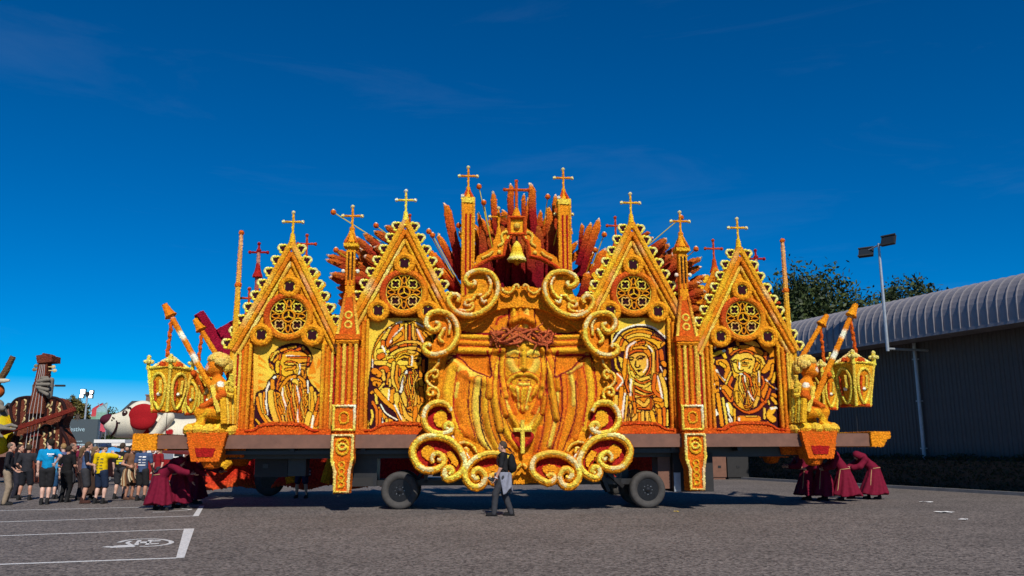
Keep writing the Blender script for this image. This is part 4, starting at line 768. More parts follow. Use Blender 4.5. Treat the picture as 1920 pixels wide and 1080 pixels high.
# ---- the four gables
GHW, GFT, GAP = 1.45, -.93, 1.88
def rake_pts(off): 
    return [(-GHW - off, GFT - off * .6), (0, GAP + off * 1.9), (GHW + off, GFT - off * .6)]
def gable(uc, zr, cv, lab, rear_c=R1, xm=X_Y):
    zb = DZ - zr
    w = MB(); A = [(-.98, -.80), (-.75, -.50), (-.4, -.34), (0, -.28), (.4, -.34), (.75, -.50), (.98, -.80)]
    w.prism([(x, z) for x, z in [(-GHW, GFT)] + A + [(GHW, GFT), (0, GAP)]][::1], 0.0, .22, mixc(O1, Y2, .3))
    for s in (-1, 1):
        w.box((min(s * .98, s * 1.5), .0, zb), (max(s * .98, s * 1.5), .22, -.80), O2)
    o = fb(w, 'gable'); o.location = (uc, 0, zr); tag(o, lab)
    # roof body behind and the rear gable
    b = MB(); b.prism([(-GHW, zb), (GHW, zb), (GHW, GFT), (0, GAP - .1), (-GHW, GFT)], .34, 2.15, mixc(O1, O2, .5)); fb(b, 'roof_body', o, .07, .12)
    rg = MB(); rg.prism([(-GHW, GFT - .6), (GHW, GFT - .6), (GHW, GFT), (0, GAP), (-GHW, GFT)], 2.2, 2.35, O2); fb(rg, 'secondary_gable', o, .05, .085)
    for s in (-1, 1):
        # raking cornice: two rolls with a dark red channel
        a = np.array((s * (GHW + .05), GFT - .03)); t = np.array((0, GAP + .1)); d = (t - a) / np.linalg.norm(t - a); nn = np.array((d[1], -d[0])) * s
        m = MB()
        for k, (of, r, c, ww) in enumerate(((.06, .085, Y2, -.10), (-.07, .06, O1, -.10), (-.19, .05, Y1 if s < 0 else Y2, -.04))):
            p0, p1 = a + nn * of, t + nn * of; p1 = p1 + (-p1[0]) / (d[0] or 1) * d if abs(d[0]) > 0 else p1
            pts = [np.array((p0[0] + (p1[0] - p0[0]) * q, ww, p0[1] + (p1[1] - p0[1]) * q)) for q in np.linspace(0, 1, 12)]
            cs = np.array([mixc(c, W1 if random.random() < .16 else O2, random.random() * .35) for _ in pts]); m.tube(pts, r, c=cs, n=7)
        fb(m, 'raking_cornice', o, .029, .047)
        L = np.linalg.norm(t - a); n = 9; ang = math.atan2(nn[0], nn[1])
        for k in range(n):
            q = a + d * (L * (.03 + .93 * k / (n - 1))) + nn * .12
            c_ = link('crocket', CROCK, o, (q[0], -.02, q[1]), (0, ang, 0)); link('crocket_back', CROCKB, c_, (0, 0, 0))
            if k < n - 1:
                q = a + d * (L * (.06 + .93 * k / (n - 1))) + nn * .05; link('crocket', CROCK2, o, (q[0], 2.28, q[1]), (0, ang, 0))
        m = MB(); r0 = t[1]
        m.tube([(a[0], 2.2, a[1]), (0, 2.2, GAP + .1)], .07, c=O1, n=6); fb(m, 'secondary_cornice', o, .032, .055)
        # pier mouldings
        m = MB()
        for (x, c, r, z1) in ((1.0, Y2, .045, -.78), (1.12, O1, .05, -.85), (1.26, Y1, .035, -1.05), (1.40, Y1, .035, -1.05), (1.50, Y2, .05, GFT)):
            pts = [(s * x, -.05, z) for z in np.linspace(zb + .12, z1, 9)]; m.tube(pts, r, c=np.array([mixc(c, R1, .55 * max(0, 1 - i / 4) + random.random() * .15) for i in range(9)]), n=6)
        m.tube(catmull([(s * 1.26, -.05, -1.05), (s * 1.33, -.05, -.95), (s * 1.40, -.05, -1.05)], 3), .035, c=Y1, n=6)
        fb(m, 'pier_moulding', o, .025, .040)
        m = MB(); m.box((min(s * 1.285, s * 1.375), -.03, zb + .5), (max(s * 1.285, s * 1.375), .02, -1.06), R2); fb(m, 'lancet_recess', o, .028, .046)
    m = MB(); m.tube(catmull([(-1.3, -.02, GFT + .05), (-.75, -.02, .12), (-.16, -.02, GAP - .55)], 3), .03, c=Y2, n=6); m.tube(catmull([(1.2, -.02, GFT + .15), (.75, -.02, .12), (.16, -.02, GAP - .55)], 3), .03, c=R1, n=6); fb(m, 'gable_trim', o, .025, .04)
    r = link('rose_rim', ROSE, o, (0, 0, 0)); link('dark_backing', RDARK, o); link('tracery', TRAC, o)
    for (x, z) in ((0, .84), (-.71, -.54), (.69, -.54)):
        link('quatrefoil_ring', QR, o, (x, -.02, z)); link('ring_disc', QD, o, (x, -.02, z)); link('quatrefoil', QH, o, (x, -.02, z))
    m = MB(); m.prism([(-1.52, zb), (1.52, zb), (1.52, zb + .14), (.8, zb + .14), (.55, zb + .30), (.3, zb + .34), (-.3, zb + .34), (-.55, zb + .30), (-.8, zb + .14), (-1.52, zb + .14)], -.2, .03, mixc(O2, R1, .45))
    m.tube(catmull([(-1.0, -.21, zb + .1), (-.75, -.21, zb + .12), (-.52, -.21, zb + .24), (0, -.21, zb + .27), (.52, -.21, zb + .24), (.75, -.21, zb + .12), (1.0, -.21, zb + .1)], 4), .022, c=R1, n=5)
    fb(m, 'parapet', o)
    link('cross', xm, o, (0, -.03, GAP + .2)); link('cross', X_R, o, (0, 2.28, GAP + .12))
    pp = mount(cv, .13, FL); pp.parent = o; pp.location = (-uc, 0, -zr)
    return o
gable(-6.5, 5.31, portrait1(), 'outer gable with portrait of a curly haired bearded man')
gable(-3.29, 6.02, portrait2(), 'inner gable with portrait of a bearded bishop in a mitre', xm=X_YL)
gable(3.36, 6.06, portrait3(), 'inner gable with portrait of a veiled nun with halo')
gable(6.58, 5.34, portrait4(), 'outer gable with portrait of a long bearded man in a cap')

# ---- buttress towers with spires between the gables
def zpx(py, w, px=655): return F(px, py, w)[2]
def spire(s):
    u = s * 4.80; w0 = -.34
    sh = MB(); zt, zl = zpx(636, w0), zpx(760, w0); sh.box((-.29, w0 + .03, zl), (.29, .1, zt), R1)
    for k in range(4):
        x = -.24 + .16 * k; pts = [(x, w0 - .01, z) for z in np.linspace(zl, zt - .12, 9)]; sh.tube(pts, .048, c=np.array([mixc(Y1 if k % 2 else O1, O2, random.random() * .5) for _ in pts]), n=6)
    sh.tube([(-.3, w0 - .01, zt - .06), (.3, w0 - .01, zt - .06)], .075, c=O1, n=6)
    o = fb(sh, 'buttress_tower', FL, .029, .047); o.location = (u, 0, 0)
    c = MB(); c.box((-.34, w0 - .09, zt - .01), (.34, .14, zt + .13), O2); fb(c, 'capital', o)
    p = MB(); z2 = zpx(553, w0)
    p.add([(-.29, w0 - .02, zt + .13), (.29, w0 - .02, zt + .13), (.29, .12, zt + .13), (-.29, .12, zt + .13), (-.10, w0 + .07, z2), (.10, w0 + .07, z2), (.10, w0 + .27, z2), (-.10, w0 + .27, z2)], [(0, 1, 5, 4), (1, 2, 6, 5), (3, 0, 4, 7), (2, 3, 7, 6), (4, 5, 6, 7)], mixc(O2, R1, .5))
    for x in (-1, 1): p.tube([(x * .28, w0 - .03, zt + .13), (x * .105, w0 + .06, z2 + .05)], .045, c=np.array([Y1, O2]), n=6)
    fb(p, 'spire_base', o, .03, .05)
    for dz in (.28, .55):
        q = MB(); q.tube(at_w(circ(.09, 14, (0, zt + .13 + dz)), w0 - .01 + dz * .07), .03, c=Y1, n=6, closed=True); q.prism([(x, z) for x, _, z in circ(.07, 12, (0, zt + .13 + dz))], w0 + .01 + dz * .07, w0 + .07, R2); fb(q, 'roundel', o, .022, .036)
    p = MB(); z3 = zpx(462, w0)
    p.box((-.115, w0 + .06, z2 - .05), (.115, w0 + .29, z3), O1)
    for x in (-.105, 0, .105): p.tube([(x, w0 + .055, z2 + .3), (x, w0 + .055, z3 - .1)], .026, c=np.array([O2, Y2]), n=5)
    p.tube([(-.19, w0 + .1, (z2 + z3) / 2), (.19, w0 + .1, (z2 + z3) / 2)], .045, c=O1, n=6)
    for x in (-.2, .2): p.ball((x, w0 + .1, (z2 + z3) / 2), .06, W1, 8, 5)
    sf = fb(p, 'spire_shaft', o, .026, .043)
    for x in (-.052, .052):
        q = MB(); q.box((x - .018, w0 + .045, z2 + .45), (x + .018, w0 + .061, z3 - .15), (.01, .006, .006)); q.build('slot', 'flower', sf)
    p = MB(); p.box((-.2, w0 - .03, z3), (.2, w0 + .38, z3 + .1), Y2); z4 = z3 + .55
    for (x, y) in ((-.17, 0), (.17, 0), (-.17, .34), (.17, .34)): p.tube([(x, w0 + y, z3 + .1), (0, w0 + .17, z4)], .035, c=np.array([R1, Y2]), n=6)
    p.ball((0, w0 + .17, z4), .08, O1, 8, 5); fb(p, 'spire_crown', o, .026, .043)
    link('cross', X_O, o, (0, w0 + .17, z4 - .28))
    # plinth and hanging bracket
    p = MB(); za, zb = zpx(812, -.5), zpx(758, -.5); p.box((-.28, -.55, za + .02), (.28, .02, zb), O2)
    for q in ([(-.28, -.56, za + .08), (.28, -.56, za + .08), (.28, -.56, zb - .05), (-.28, -.56, zb - .05)],): p.tube(q, .045, c=np.array([Y1, Y1, W1, Y1]), n=6, closed=True)
    p.tube(at_w(foil(.15, 2, .3, 20, (0, (za + zb) / 2 + .02), rot=math.pi / 2), -.565), .026, c=Y2, n=5, closed=True); fb(p, 'plinth', o, .028, .046)
    p = MB(); z0, zm, z1 = zpx(925, -.6, 637), zpx(862, -.6, 637), zpx(813, -.6, 637)
    P = [(-.19, z0), (.21, z0), (.23, zm - .3), (.30, zm), (.30, z1), (-.30, z1), (-.30, zm), (-.2, zm - .3)]
    p.prism(P, -.68, -.12, O2)
    p.tube([(x * .88, -.70, z + (.04 if z < 1 else -.05 if z > 2 else 0)) for x, z in P], .04, c=np.array([mixc(Y1, W1, .25 * (i % 3)) for i in range(8)]), n=6, closed=True)
    p.tube(at_w(foil(.2, 2, .35, 24, (0, (zm + z1) / 2), rot=math.pi / 2), -.695), .034, c=Y2, n=5, closed=True); p.tube(at_w(foil(.09, 2, .2, 16, (0, (zm + z1) / 2)), -.70), .03, c=Y1, n=5, closed=True)
    for k in range(4): p.tube(at_w(circ(.075, 12, (0, zm - .13 - k * .17)), -.69), .026, c=Y2, n=5, closed=True)
    fb(p, 'bracket', o, .031, .049)
    return o
spire(-1); spire(1)
# ---- corner poles, front and rear
for s in (-1, 1):
    for wv, cs in ((0.0, (Y1, Y2, O2)), (2.2, (R2, R2, R2))):
        u = s * 7.95; zt = 7.72
        m = MB(); pts = [(0, 0, z) for z in np.linspace(3.2, zt, 16)]; m.tube(pts, np.linspace(.11, .05, 16), c=np.array([mixc(mixc(cs[0], cs[1], min(1, i / 8)), mixc(cs[2], W1, .3), max(0, (i - 8) / 8)) for i in range(16)]), n=7)
        m.ball((0, 0, 6.2), .1, cs[2], 8, 5); m.ball((0, 0, zt), .075, cs[2], 8, 5); o = fb(m, 'corner_pole', FL, .027, .044); o.location = (u, wv, 0)
        if wv: link('cross', X_D, o, (0, 0, zt - .72))
    m = MB(); m.lathe([(.2, 3.0), (.2, 4.6), (.1, 5.3), (.06, 5.9)], c=O2, n=6); o = fb(m, 'pinnacle', FL, .032, .055); o.location = (s * 7.9, 1.1, 0); link('cross', X_R, o, (0, 0, 5.35))
    m = MB(); m.box((min(s * 7.98, s * 8.12), .05, DZ), (max(s * 7.98, s * 8.12), 2.3, 4.2), mixc(O2, R1, .4)); fb(m, 'plain_wall', FL, .06, .1)

# ---- tall centre towers, arch and bell
UT = 1.46; wT = .75; zT = zpx(377, wT, 879)
for s in (-1, 1):
    m = MB(); m.box((-.17, wT - .17, 4.6), (.17, wT + .17, zT), O1)
    for x in (-.165, .165): m.tube([(x, wT - .17, z) for z in np.linspace(4.6, zT, 10)], .035, c=np.array([mixc(Y2, O2, random.random() * .6) for _ in range(10)]), n=6)
    o = fb(m, 'tall_tower', FL, .029, .047); o.location = (s * UT, 0, 0)
    for x in (-.065, .065): m = MB(); m.box((x - .022, wT - .195, 4.6), (x + .022, wT - .16, zT - .45), R2); fb(m, 'flute', o, .022, .04)
    m = MB(); m.box((-.2, wT - .2, zT - .1), (.2, wT + .2, zT + .06), Y1)
    for (x, y) in ((-.14, -.14), (.14, -.14), (-.14, .14), (.14, .14)): m.tube([(x, wT + y, zT + .05), (x * .3, wT + y * .3, zT + .3), (0, wT, zT + .42)], .035, c=R1, n=6)
    m.ball((-.17, wT - .17, zT + .1), .06, W1, 7, 5); fb(m, 'tower_crown', o, .026, .043)
    link('cross', X_O, o, (0, wT, zT + .12))
wA = .62
def fc(P, x0, y0, sc, w): return [(F(x0 + a / sc, y0 + b / sc, w)[0], F(x0 + a / sc, y0 + b / sc, w)[2]) for a, b in P]
AP = fc([(395, 880), (425, 775), (560, 700), (560, 640), (640, 560), (700, 525), (712, 600), (668, 660), (648, 770), (560, 785), (470, 830)], 800, 310, 4.5, wA)
arch = None
for s in (-1, 1):
    P = [(x * -s, z) for x, z in AP]; m = MB(); m.prism(P, wA - .12, wA + .2, O1)
    m.tube([(x, wA - .13, z) for x, z in [P[0], P[-1], P[-2], P[-3], P[-4], P[-5]]], .05, c=R1, n=6)
    fb(m, 'arch_wing', FL, .028, .046)
    m = MB(); q = fc([(600, 690), (640, 660), (630, 600), (670, 570), (690, 600), (680, 630)], 800, 310, 4.5, wA); m.tube(catmull([(x * -s, wA - .15, z) for x, z in q], 4), .035, c=Y1, n=6)
    q = fc([(465, 790), (500, 775), (530, 760), (555, 735)], 800, 310, 4.5, wA); m.tube(catmull([(x * -s, wA - .15, z) for x, z in q], 4), .035, c=Y1, n=6)
    q = fc([(610, 742)], 800, 310, 4.5, wA)[0]; m.ball((q[0] * -s, wA - .14, q[1]), .065, Y1, 8, 5); fb(m, 'arch_scroll', FL, .024, .04)
zA0, zA1 = zpx(444, wA, 973), zpx(408, wA, 973)
m = MB(); m.box((-.21, wA - .1, zA0 + .08), (.21, wA + .15, zA1 - .08), Y2); 
m.tube([(-.24, wA - .14, zA0 + .04), (.24, wA - .14, zA0 + .04), (.24, wA - .14, zA1 - .04), (-.24, wA - .14, zA1 - .04)], .075, c=mixc(R1, O2, .3), n=6, closed=True); m.ball((0, wA - .13, (zA0 + zA1) / 2), .1, Y1, 8, 6); m.lathe([(.16, zA1), (.05, zA1 + .3)], (0, wA, 0), O1, 6)
bx_ = fb(m, 'arch_keystone', FL, .027, .045)
mbx = cross_mesh('cross', mixc(R1, O2, .4), R1, 1.15, .36, .042, False); link('cross', mbx, bx_, (0, wA, zA1 + .0))
# bell (hangs from the keystone)
bz1, bz0 = zpx(453, wA, 972), zpx(493, wA, 972); pb = L2W((0, wA - .02, bz0))
bell = empty('bell', pb, YAW, 'yellow flower covered bell hanging under the arch between the two tall towers', 'bell')
hB = bz1 - bz0; m = MB(); m.lathe([(.27, .05), (.28, .1), (.22, .2), (.17, .33), (.15, .45), (.1, hB - .1), (.03, hB)], c=Y2, n=14, cols=[Y1, mixc(Y1, W1, .4), Y1, Y2, Y2, Y1, Y1]); m.flowers(.027, .044); m.build('bell_body', 'flower', bell)
m = MB(); m.ball((0, 0, .0), .08, O1, 8, 6); m.flowers(.024, .04); m.build('clapper', 'flower', bell)
m = MB(); m.tube([(0, 0, hB - .02), (0, 0, hB + .2)], .03, n=6, c=(.02, .02, .02)); m.build('hanger', 'black', bell)

# ---- fan of pointed spikes and ball-tipped rods
def spike(tip, base, wid, w, flat=False, dark=0.0, tipc=True):
    a = F(*base, w + .25); b = F(*tip, w); d = b - a; L = np.linalg.norm(d); d /= L
    x = np.cross(d, (0, 1, 0)); x /= np.linalg.norm(x); y = np.cross(x, d); k = wid * .0155 / 2 * (1.28 if not flat else 1.15)
    secs = [(0, 1.0, 1.0), (.3, 1.0, 1.0), (.66, 1.0, 1.0), (.84, .94, .95), (.94, .58, .7), (1.0, .1, .25)] if not flat else [(0, 1, 1), (.5, 1, 1), (.86, .95, .95), (.87, .95, .95), (.93, .6, .8), (1.0, .3, .5)]
    m = MB(); V = []; C = []; j0 = rng.normal(0, .12, 6)
    for i, (t, sx, sy) in enumerate(secs):
        of = x * k * (j0[i] if i < 5 else (.5 if flat else rng.normal(0, .25)))
        for an in range(6):
            aa = an * math.pi / 3 + .4; V.append(a + d * L * t + of + x * math.cos(aa) * k * sx * 1.08 + y * math.sin(aa) * k * sy * .8)
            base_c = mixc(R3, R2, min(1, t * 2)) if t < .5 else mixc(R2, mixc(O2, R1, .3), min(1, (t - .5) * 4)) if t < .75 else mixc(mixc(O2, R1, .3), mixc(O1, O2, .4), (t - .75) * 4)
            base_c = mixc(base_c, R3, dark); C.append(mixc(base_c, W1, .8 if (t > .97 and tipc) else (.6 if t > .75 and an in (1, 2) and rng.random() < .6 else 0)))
    Fs = [(i * 6 + j, i * 6 + (j + 1) % 6, i * 6 + 6 + (j + 1) % 6, i * 6 + 6 + j) for i in range(5) for j in range(6)] + [tuple(range(6))[::-1], tuple(range(30, 36))]
    nn = np.cross(np.array(V[1]) - V[0], np.array(V[6]) - V[0])
    if nn @ (np.array(V[0]) - a) < 0: Fs = [f[::-1] for f in Fs]
    m.add(V, Fs, np.array(C)); fb(m, 'spike', FL, .036, .06)
S1_ = [((155, 315), (300, 880), 60), ((90, 580), (300, 960), 48), ((10, 715), (290, 1060), 58), ((240, 750), (300, 950), 34), ((438, 395), (490, 800), 30), ((462, 440), (530, 780), 42), ((415, 530), (460, 820), 40), ((557, 220), (600, 700), 46), ((600, 390), (625, 640), 26), ((655, 375), (655, 640), 58), ((710, 155), (718, 560), 46), ((40, 830), (240, 1080), 50), ((130, 870), (290, 1080), 60)]
for i, (t, b, ww) in enumerate(S1_): spike((800 + t[0] / 4.5, 310 + t[1] / 4.5), (800 + b[0] / 4.5, 310 + b[1] / 4.5), ww / 4.5, 1.5 + .25 * (i % 4), flat=(i == 9))
S2_ = [((98, 240), (95, 540), 30), ((168, 150), (190, 640), 60), ((240, 380), (225, 680), 34), ((283, 430), (272, 780), 34), ((312, 340), (305, 790), 46), ((372, 245), (335, 800), 52), ((440, 525), (370, 820), 62), ((590, 490), (575, 700), 30), ((662, 480), (560, 840), 42), ((742, 450), (560, 930), 60), ((682, 730), (570, 990), 44), ((792, 700), (580, 1130), 70), ((640, 900), (590, 1120), 60)]
for i, (t, b, ww) in enumerate(S2_): spike((960 + t[0] / 4.5, 310 + t[1] / 4.5), (960 + b[0] / 4.5, 310 + b[1] / 4.5), ww / 4.5, 1.5 + .25 * (i % 4), flat=(i == 1))
S3_ = [((268, 420), (520, 660), 42), ((325, 390), (560, 600), 42), ((405, 370), (640, 520), 46), ((490, 330), (660, 470), 42), ((262, 500), (620, 700), 72), ((330, 558), (600, 720), 52), ((262, 600), (560, 800), 52), ((43, 585), (420, 730), 40), ((50, 550), (420, 690), 36), ((120, 520), (420, 680), 44), ((75, 690), (500, 790), 44), ((70, 712), (520, 860), 50), ((130, 790), (480, 900), 54), ((140, 850), (480, 930), 50), ((140, 890), (460, 1010), 50), ((410, 480), (660, 640), 46), ((240, 680), (560, 840), 50), ((290, 640), (560, 760), 40), ((350, 780), (520, 900), 60), ((250, 820), (420, 960), 60)]
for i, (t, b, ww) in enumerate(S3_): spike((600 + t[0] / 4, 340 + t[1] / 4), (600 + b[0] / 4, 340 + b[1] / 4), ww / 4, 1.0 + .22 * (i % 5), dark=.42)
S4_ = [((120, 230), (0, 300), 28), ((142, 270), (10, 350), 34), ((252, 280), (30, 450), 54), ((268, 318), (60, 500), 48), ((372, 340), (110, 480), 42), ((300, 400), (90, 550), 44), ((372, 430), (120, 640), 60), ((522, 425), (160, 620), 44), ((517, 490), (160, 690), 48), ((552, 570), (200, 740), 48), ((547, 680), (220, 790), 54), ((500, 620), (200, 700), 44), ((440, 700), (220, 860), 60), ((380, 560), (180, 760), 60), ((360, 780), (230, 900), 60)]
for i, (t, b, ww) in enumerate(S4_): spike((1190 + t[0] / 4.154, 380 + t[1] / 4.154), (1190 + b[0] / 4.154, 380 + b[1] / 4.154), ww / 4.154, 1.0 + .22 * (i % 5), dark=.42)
r2_ = np.random.default_rng(77)
for i in range(22):
    a = R(-62 + 124 * (i + .5) / 22 + r2_.normal(0, 2)); r1 = r2_.uniform(150, 196) * (1 - .12 * abs(math.sin(a))); spike((977 + r1 * math.sin(a), 556 - r1 * math.cos(a)), (977 + 70 * math.sin(a), 556 - 60 * math.cos(a)), r2_.uniform(9, 13), 2.3 + .2 * (i % 3))
for sgn, cx in ((-1, 770), (1, 1184)):
    for i in range(18):
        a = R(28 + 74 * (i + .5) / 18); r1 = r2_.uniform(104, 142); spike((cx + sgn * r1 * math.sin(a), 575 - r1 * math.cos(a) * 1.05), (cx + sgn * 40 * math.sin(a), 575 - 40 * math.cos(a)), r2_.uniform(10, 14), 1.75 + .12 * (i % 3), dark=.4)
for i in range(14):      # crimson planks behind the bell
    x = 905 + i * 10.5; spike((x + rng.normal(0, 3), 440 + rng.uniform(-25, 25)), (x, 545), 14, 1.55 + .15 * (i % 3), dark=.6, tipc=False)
for (bx, by, ex, ey) in ((625, 398, 720, 458), (705, 423, 745, 455), (811, 441, 866, 540), (804, 434, 850, 520), (898, 350, 924, 470), (907, 380, 926, 480), (860, 423, 872, 460), (1027, 369, 1020, 420), (1057, 379, 1038, 460), (1133, 440, 1110, 500), (1277, 408, 1215, 460), (1305, 467, 1285, 485), (1116, 469, 1100, 510), (630, 469, 660, 490), (667, 490, 690, 505)):
    a, b = F(bx, by, 1.0), F(ex, ey, 1.5); m = MB(); m.tube([a, b], .016, c=(.62, .5, .02), n=5); o = m.build('rod', 'paint', FL)
    m = MB(); m.ball(a, .082, mixc(O2, R1, .25), 9, 6); m.ball(a + [0, 0, .05], .05, W1, 7, 5); m.flowers(.024, .04); m.build('ball_tip', 'flower', o)
for (px, py, w, me) in ((935, 405, 1.3, X_O), (1057, 400, 1.3, X_O)):
    p = F(px, py, w); link('cross', me, FL, (p[0], w, p[2] - .7))

# ---- central relief: bearded head with closed eyes, cross beams and robe
cv = Canvas(806, 545, 1152, 898, 1.5, O1, .0)
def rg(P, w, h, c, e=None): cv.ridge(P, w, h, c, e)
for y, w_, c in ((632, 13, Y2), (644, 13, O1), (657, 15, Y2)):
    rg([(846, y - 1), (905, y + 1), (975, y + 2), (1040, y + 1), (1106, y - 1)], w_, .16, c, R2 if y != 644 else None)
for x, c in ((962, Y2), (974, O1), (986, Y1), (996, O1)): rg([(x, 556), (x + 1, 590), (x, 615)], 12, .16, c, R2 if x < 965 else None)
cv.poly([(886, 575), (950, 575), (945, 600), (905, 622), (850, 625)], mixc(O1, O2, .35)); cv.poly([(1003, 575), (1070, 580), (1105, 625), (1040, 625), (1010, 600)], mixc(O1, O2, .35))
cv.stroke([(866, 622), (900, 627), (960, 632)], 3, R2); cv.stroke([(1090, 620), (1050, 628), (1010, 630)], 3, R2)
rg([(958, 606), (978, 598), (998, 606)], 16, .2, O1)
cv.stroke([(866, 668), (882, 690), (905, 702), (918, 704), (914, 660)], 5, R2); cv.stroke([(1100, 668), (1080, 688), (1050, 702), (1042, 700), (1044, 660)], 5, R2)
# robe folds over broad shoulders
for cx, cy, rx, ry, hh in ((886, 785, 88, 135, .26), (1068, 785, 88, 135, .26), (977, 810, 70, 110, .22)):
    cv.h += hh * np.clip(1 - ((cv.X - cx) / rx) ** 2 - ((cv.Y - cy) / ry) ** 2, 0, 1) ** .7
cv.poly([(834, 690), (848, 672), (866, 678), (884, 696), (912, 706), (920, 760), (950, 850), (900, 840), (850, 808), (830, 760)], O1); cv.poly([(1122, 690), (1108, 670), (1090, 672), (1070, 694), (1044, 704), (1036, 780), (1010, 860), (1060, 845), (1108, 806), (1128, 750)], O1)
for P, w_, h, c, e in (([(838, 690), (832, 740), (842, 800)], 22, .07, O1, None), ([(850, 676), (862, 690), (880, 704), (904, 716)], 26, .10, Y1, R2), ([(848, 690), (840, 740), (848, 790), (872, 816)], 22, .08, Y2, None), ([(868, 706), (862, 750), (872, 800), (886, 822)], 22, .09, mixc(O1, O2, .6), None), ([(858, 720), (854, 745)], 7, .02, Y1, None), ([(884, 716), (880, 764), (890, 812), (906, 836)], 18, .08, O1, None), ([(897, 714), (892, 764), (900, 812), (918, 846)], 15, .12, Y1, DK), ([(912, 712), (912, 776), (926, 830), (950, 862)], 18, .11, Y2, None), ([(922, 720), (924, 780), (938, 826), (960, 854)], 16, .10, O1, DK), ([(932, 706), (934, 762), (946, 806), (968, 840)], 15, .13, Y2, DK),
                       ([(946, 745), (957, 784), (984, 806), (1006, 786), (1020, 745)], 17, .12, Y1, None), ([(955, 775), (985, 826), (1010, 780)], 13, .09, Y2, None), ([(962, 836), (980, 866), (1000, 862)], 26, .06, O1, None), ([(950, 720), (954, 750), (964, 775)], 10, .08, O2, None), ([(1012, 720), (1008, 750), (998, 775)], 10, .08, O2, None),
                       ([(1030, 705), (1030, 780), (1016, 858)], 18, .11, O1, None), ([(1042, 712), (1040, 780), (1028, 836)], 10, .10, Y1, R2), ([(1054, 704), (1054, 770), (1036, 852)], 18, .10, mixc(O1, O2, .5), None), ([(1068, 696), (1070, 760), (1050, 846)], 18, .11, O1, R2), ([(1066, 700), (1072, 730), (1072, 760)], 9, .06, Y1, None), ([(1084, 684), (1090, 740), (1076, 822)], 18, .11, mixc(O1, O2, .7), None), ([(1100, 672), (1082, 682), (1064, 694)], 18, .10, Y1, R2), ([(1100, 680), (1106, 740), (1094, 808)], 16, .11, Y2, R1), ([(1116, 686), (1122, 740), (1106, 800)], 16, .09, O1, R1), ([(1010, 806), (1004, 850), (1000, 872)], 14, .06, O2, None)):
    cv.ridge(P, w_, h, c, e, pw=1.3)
for P, w_, c in (([(880, 716), (878, 770), (890, 820)], 2.6, R3), ([(902, 712), (898, 770), (908, 822), (930, 858)], 3.0, DK), ([(922, 712), (924, 780), (938, 826), (962, 850)], 3.0, DK), ([(856, 700), (850, 760), (862, 806)], 2.4, R2), ([(1016, 720), (1018, 790), (1004, 856)], 2.6, R3), ([(1050, 705), (1050, 780), (1030, 850)], 3.0, R3), ([(1076, 716), (1076, 780), (1052, 846)], 3.0, R3), ([(1092, 690), (1098, 740), (1090, 800)], 2.6, R2), ([(1112, 690), (1116, 740), (1102, 800)], 2.6, R2), ([(830, 690), (824, 750), (832, 800)], 2.4, R2)): cv.stroke(P, w_, c)
# hair at both sides
for P, w_, h, c, e in (([(938, 650), (928, 700), (926, 750), (936, 806)], 13, .17, Y2, DK), ([(930, 655), (919, 700), (916, 745)], 11, .12, O1, R2), ([(947, 650), (939, 690), (938, 740), (946, 780)], 9, .18, O1, R2), ([(1012, 650), (1026, 690), (1033, 740), (1040, 785)], 13, .17, Y2, DK), ([(1024, 655), (1038, 695), (1044, 730)], 11, .12, O1, R2), ([(1005, 655), (1015, 690), (1018, 740), (1014, 775)], 9, .18, O1, R2)): cv.ridge(P, w_, h, c, e, pw=1.15)
for A_, B_ in (([(846, 669), (916, 669), (918, 706), (884, 694)], [(840, 678), (852, 670), (868, 676), (884, 694), (905, 703), (920, 707), (917, 668)]), ([(1108, 669), (1042, 669), (1040, 704), (1072, 692)], [(1116, 678), (1104, 669), (1088, 674), (1070, 693), (1050, 703), (1038, 707), (1041, 668)])):
    cv.poly(A_, mixc(O1, O2, .45), .02, False); cv.stroke(B_, 3.4, R3)
for P in ([(846, 624), (900, 625), (955, 627)], [(1108, 624), (1060, 625), (1004, 627)], [(846, 667), (900, 667), (918, 667)], [(1108, 667), (1060, 667), (1040, 667)], [(953, 560), (954, 590), (952, 612)], [(1003, 560), (1002, 590), (1004, 612)]): cv.stroke(P, 2.6, R3)
for P in ([(850, 638), (900, 639), (935, 641)], [(1104, 638), (1060, 639), (1020, 641)], [(850, 651), (900, 651), (930, 652)], [(1104, 651), (1060, 651), (1022, 652)]): cv.stroke(P, 1.8, R1)
for P in ([(872, 580), (900, 566), (930, 560)], [(1082, 580), (1056, 566), (1026, 560)], [(930, 608), (936, 596), (950, 590)]): cv.stroke(P, 4, R2)
# head
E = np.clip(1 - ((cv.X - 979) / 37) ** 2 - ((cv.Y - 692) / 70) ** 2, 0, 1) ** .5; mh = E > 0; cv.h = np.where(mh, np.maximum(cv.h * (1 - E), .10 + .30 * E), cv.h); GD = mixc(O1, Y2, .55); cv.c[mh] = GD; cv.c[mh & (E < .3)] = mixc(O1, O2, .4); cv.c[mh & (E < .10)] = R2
for P, w_, h, c in (([(950, 656), (962, 650), (975, 657)], 9, .07, GD), ([(985, 657), (998, 650), (1010, 656)], 9, .07, GD), ([(952, 665), (963, 661), (974, 666)], 9, .07, Y1), ([(986, 666), (997, 661), (1008, 665)], 9, .07, Y1), ([(980, 648), (980, 672), (980, 692)], 11, .13, Y2), ([(974, 694), (986, 694)], 9, .09, Y2), ([(955, 680), (960, 692), (968, 700)], 15, .05, Y1), ([(1005, 680), (1000, 692), (992, 700)], 15, .05, Y1), ([(966, 642), (994, 642)], 12, .04, Y1)): cv.ridge(P, w_, h, c, None, pw=1.1)
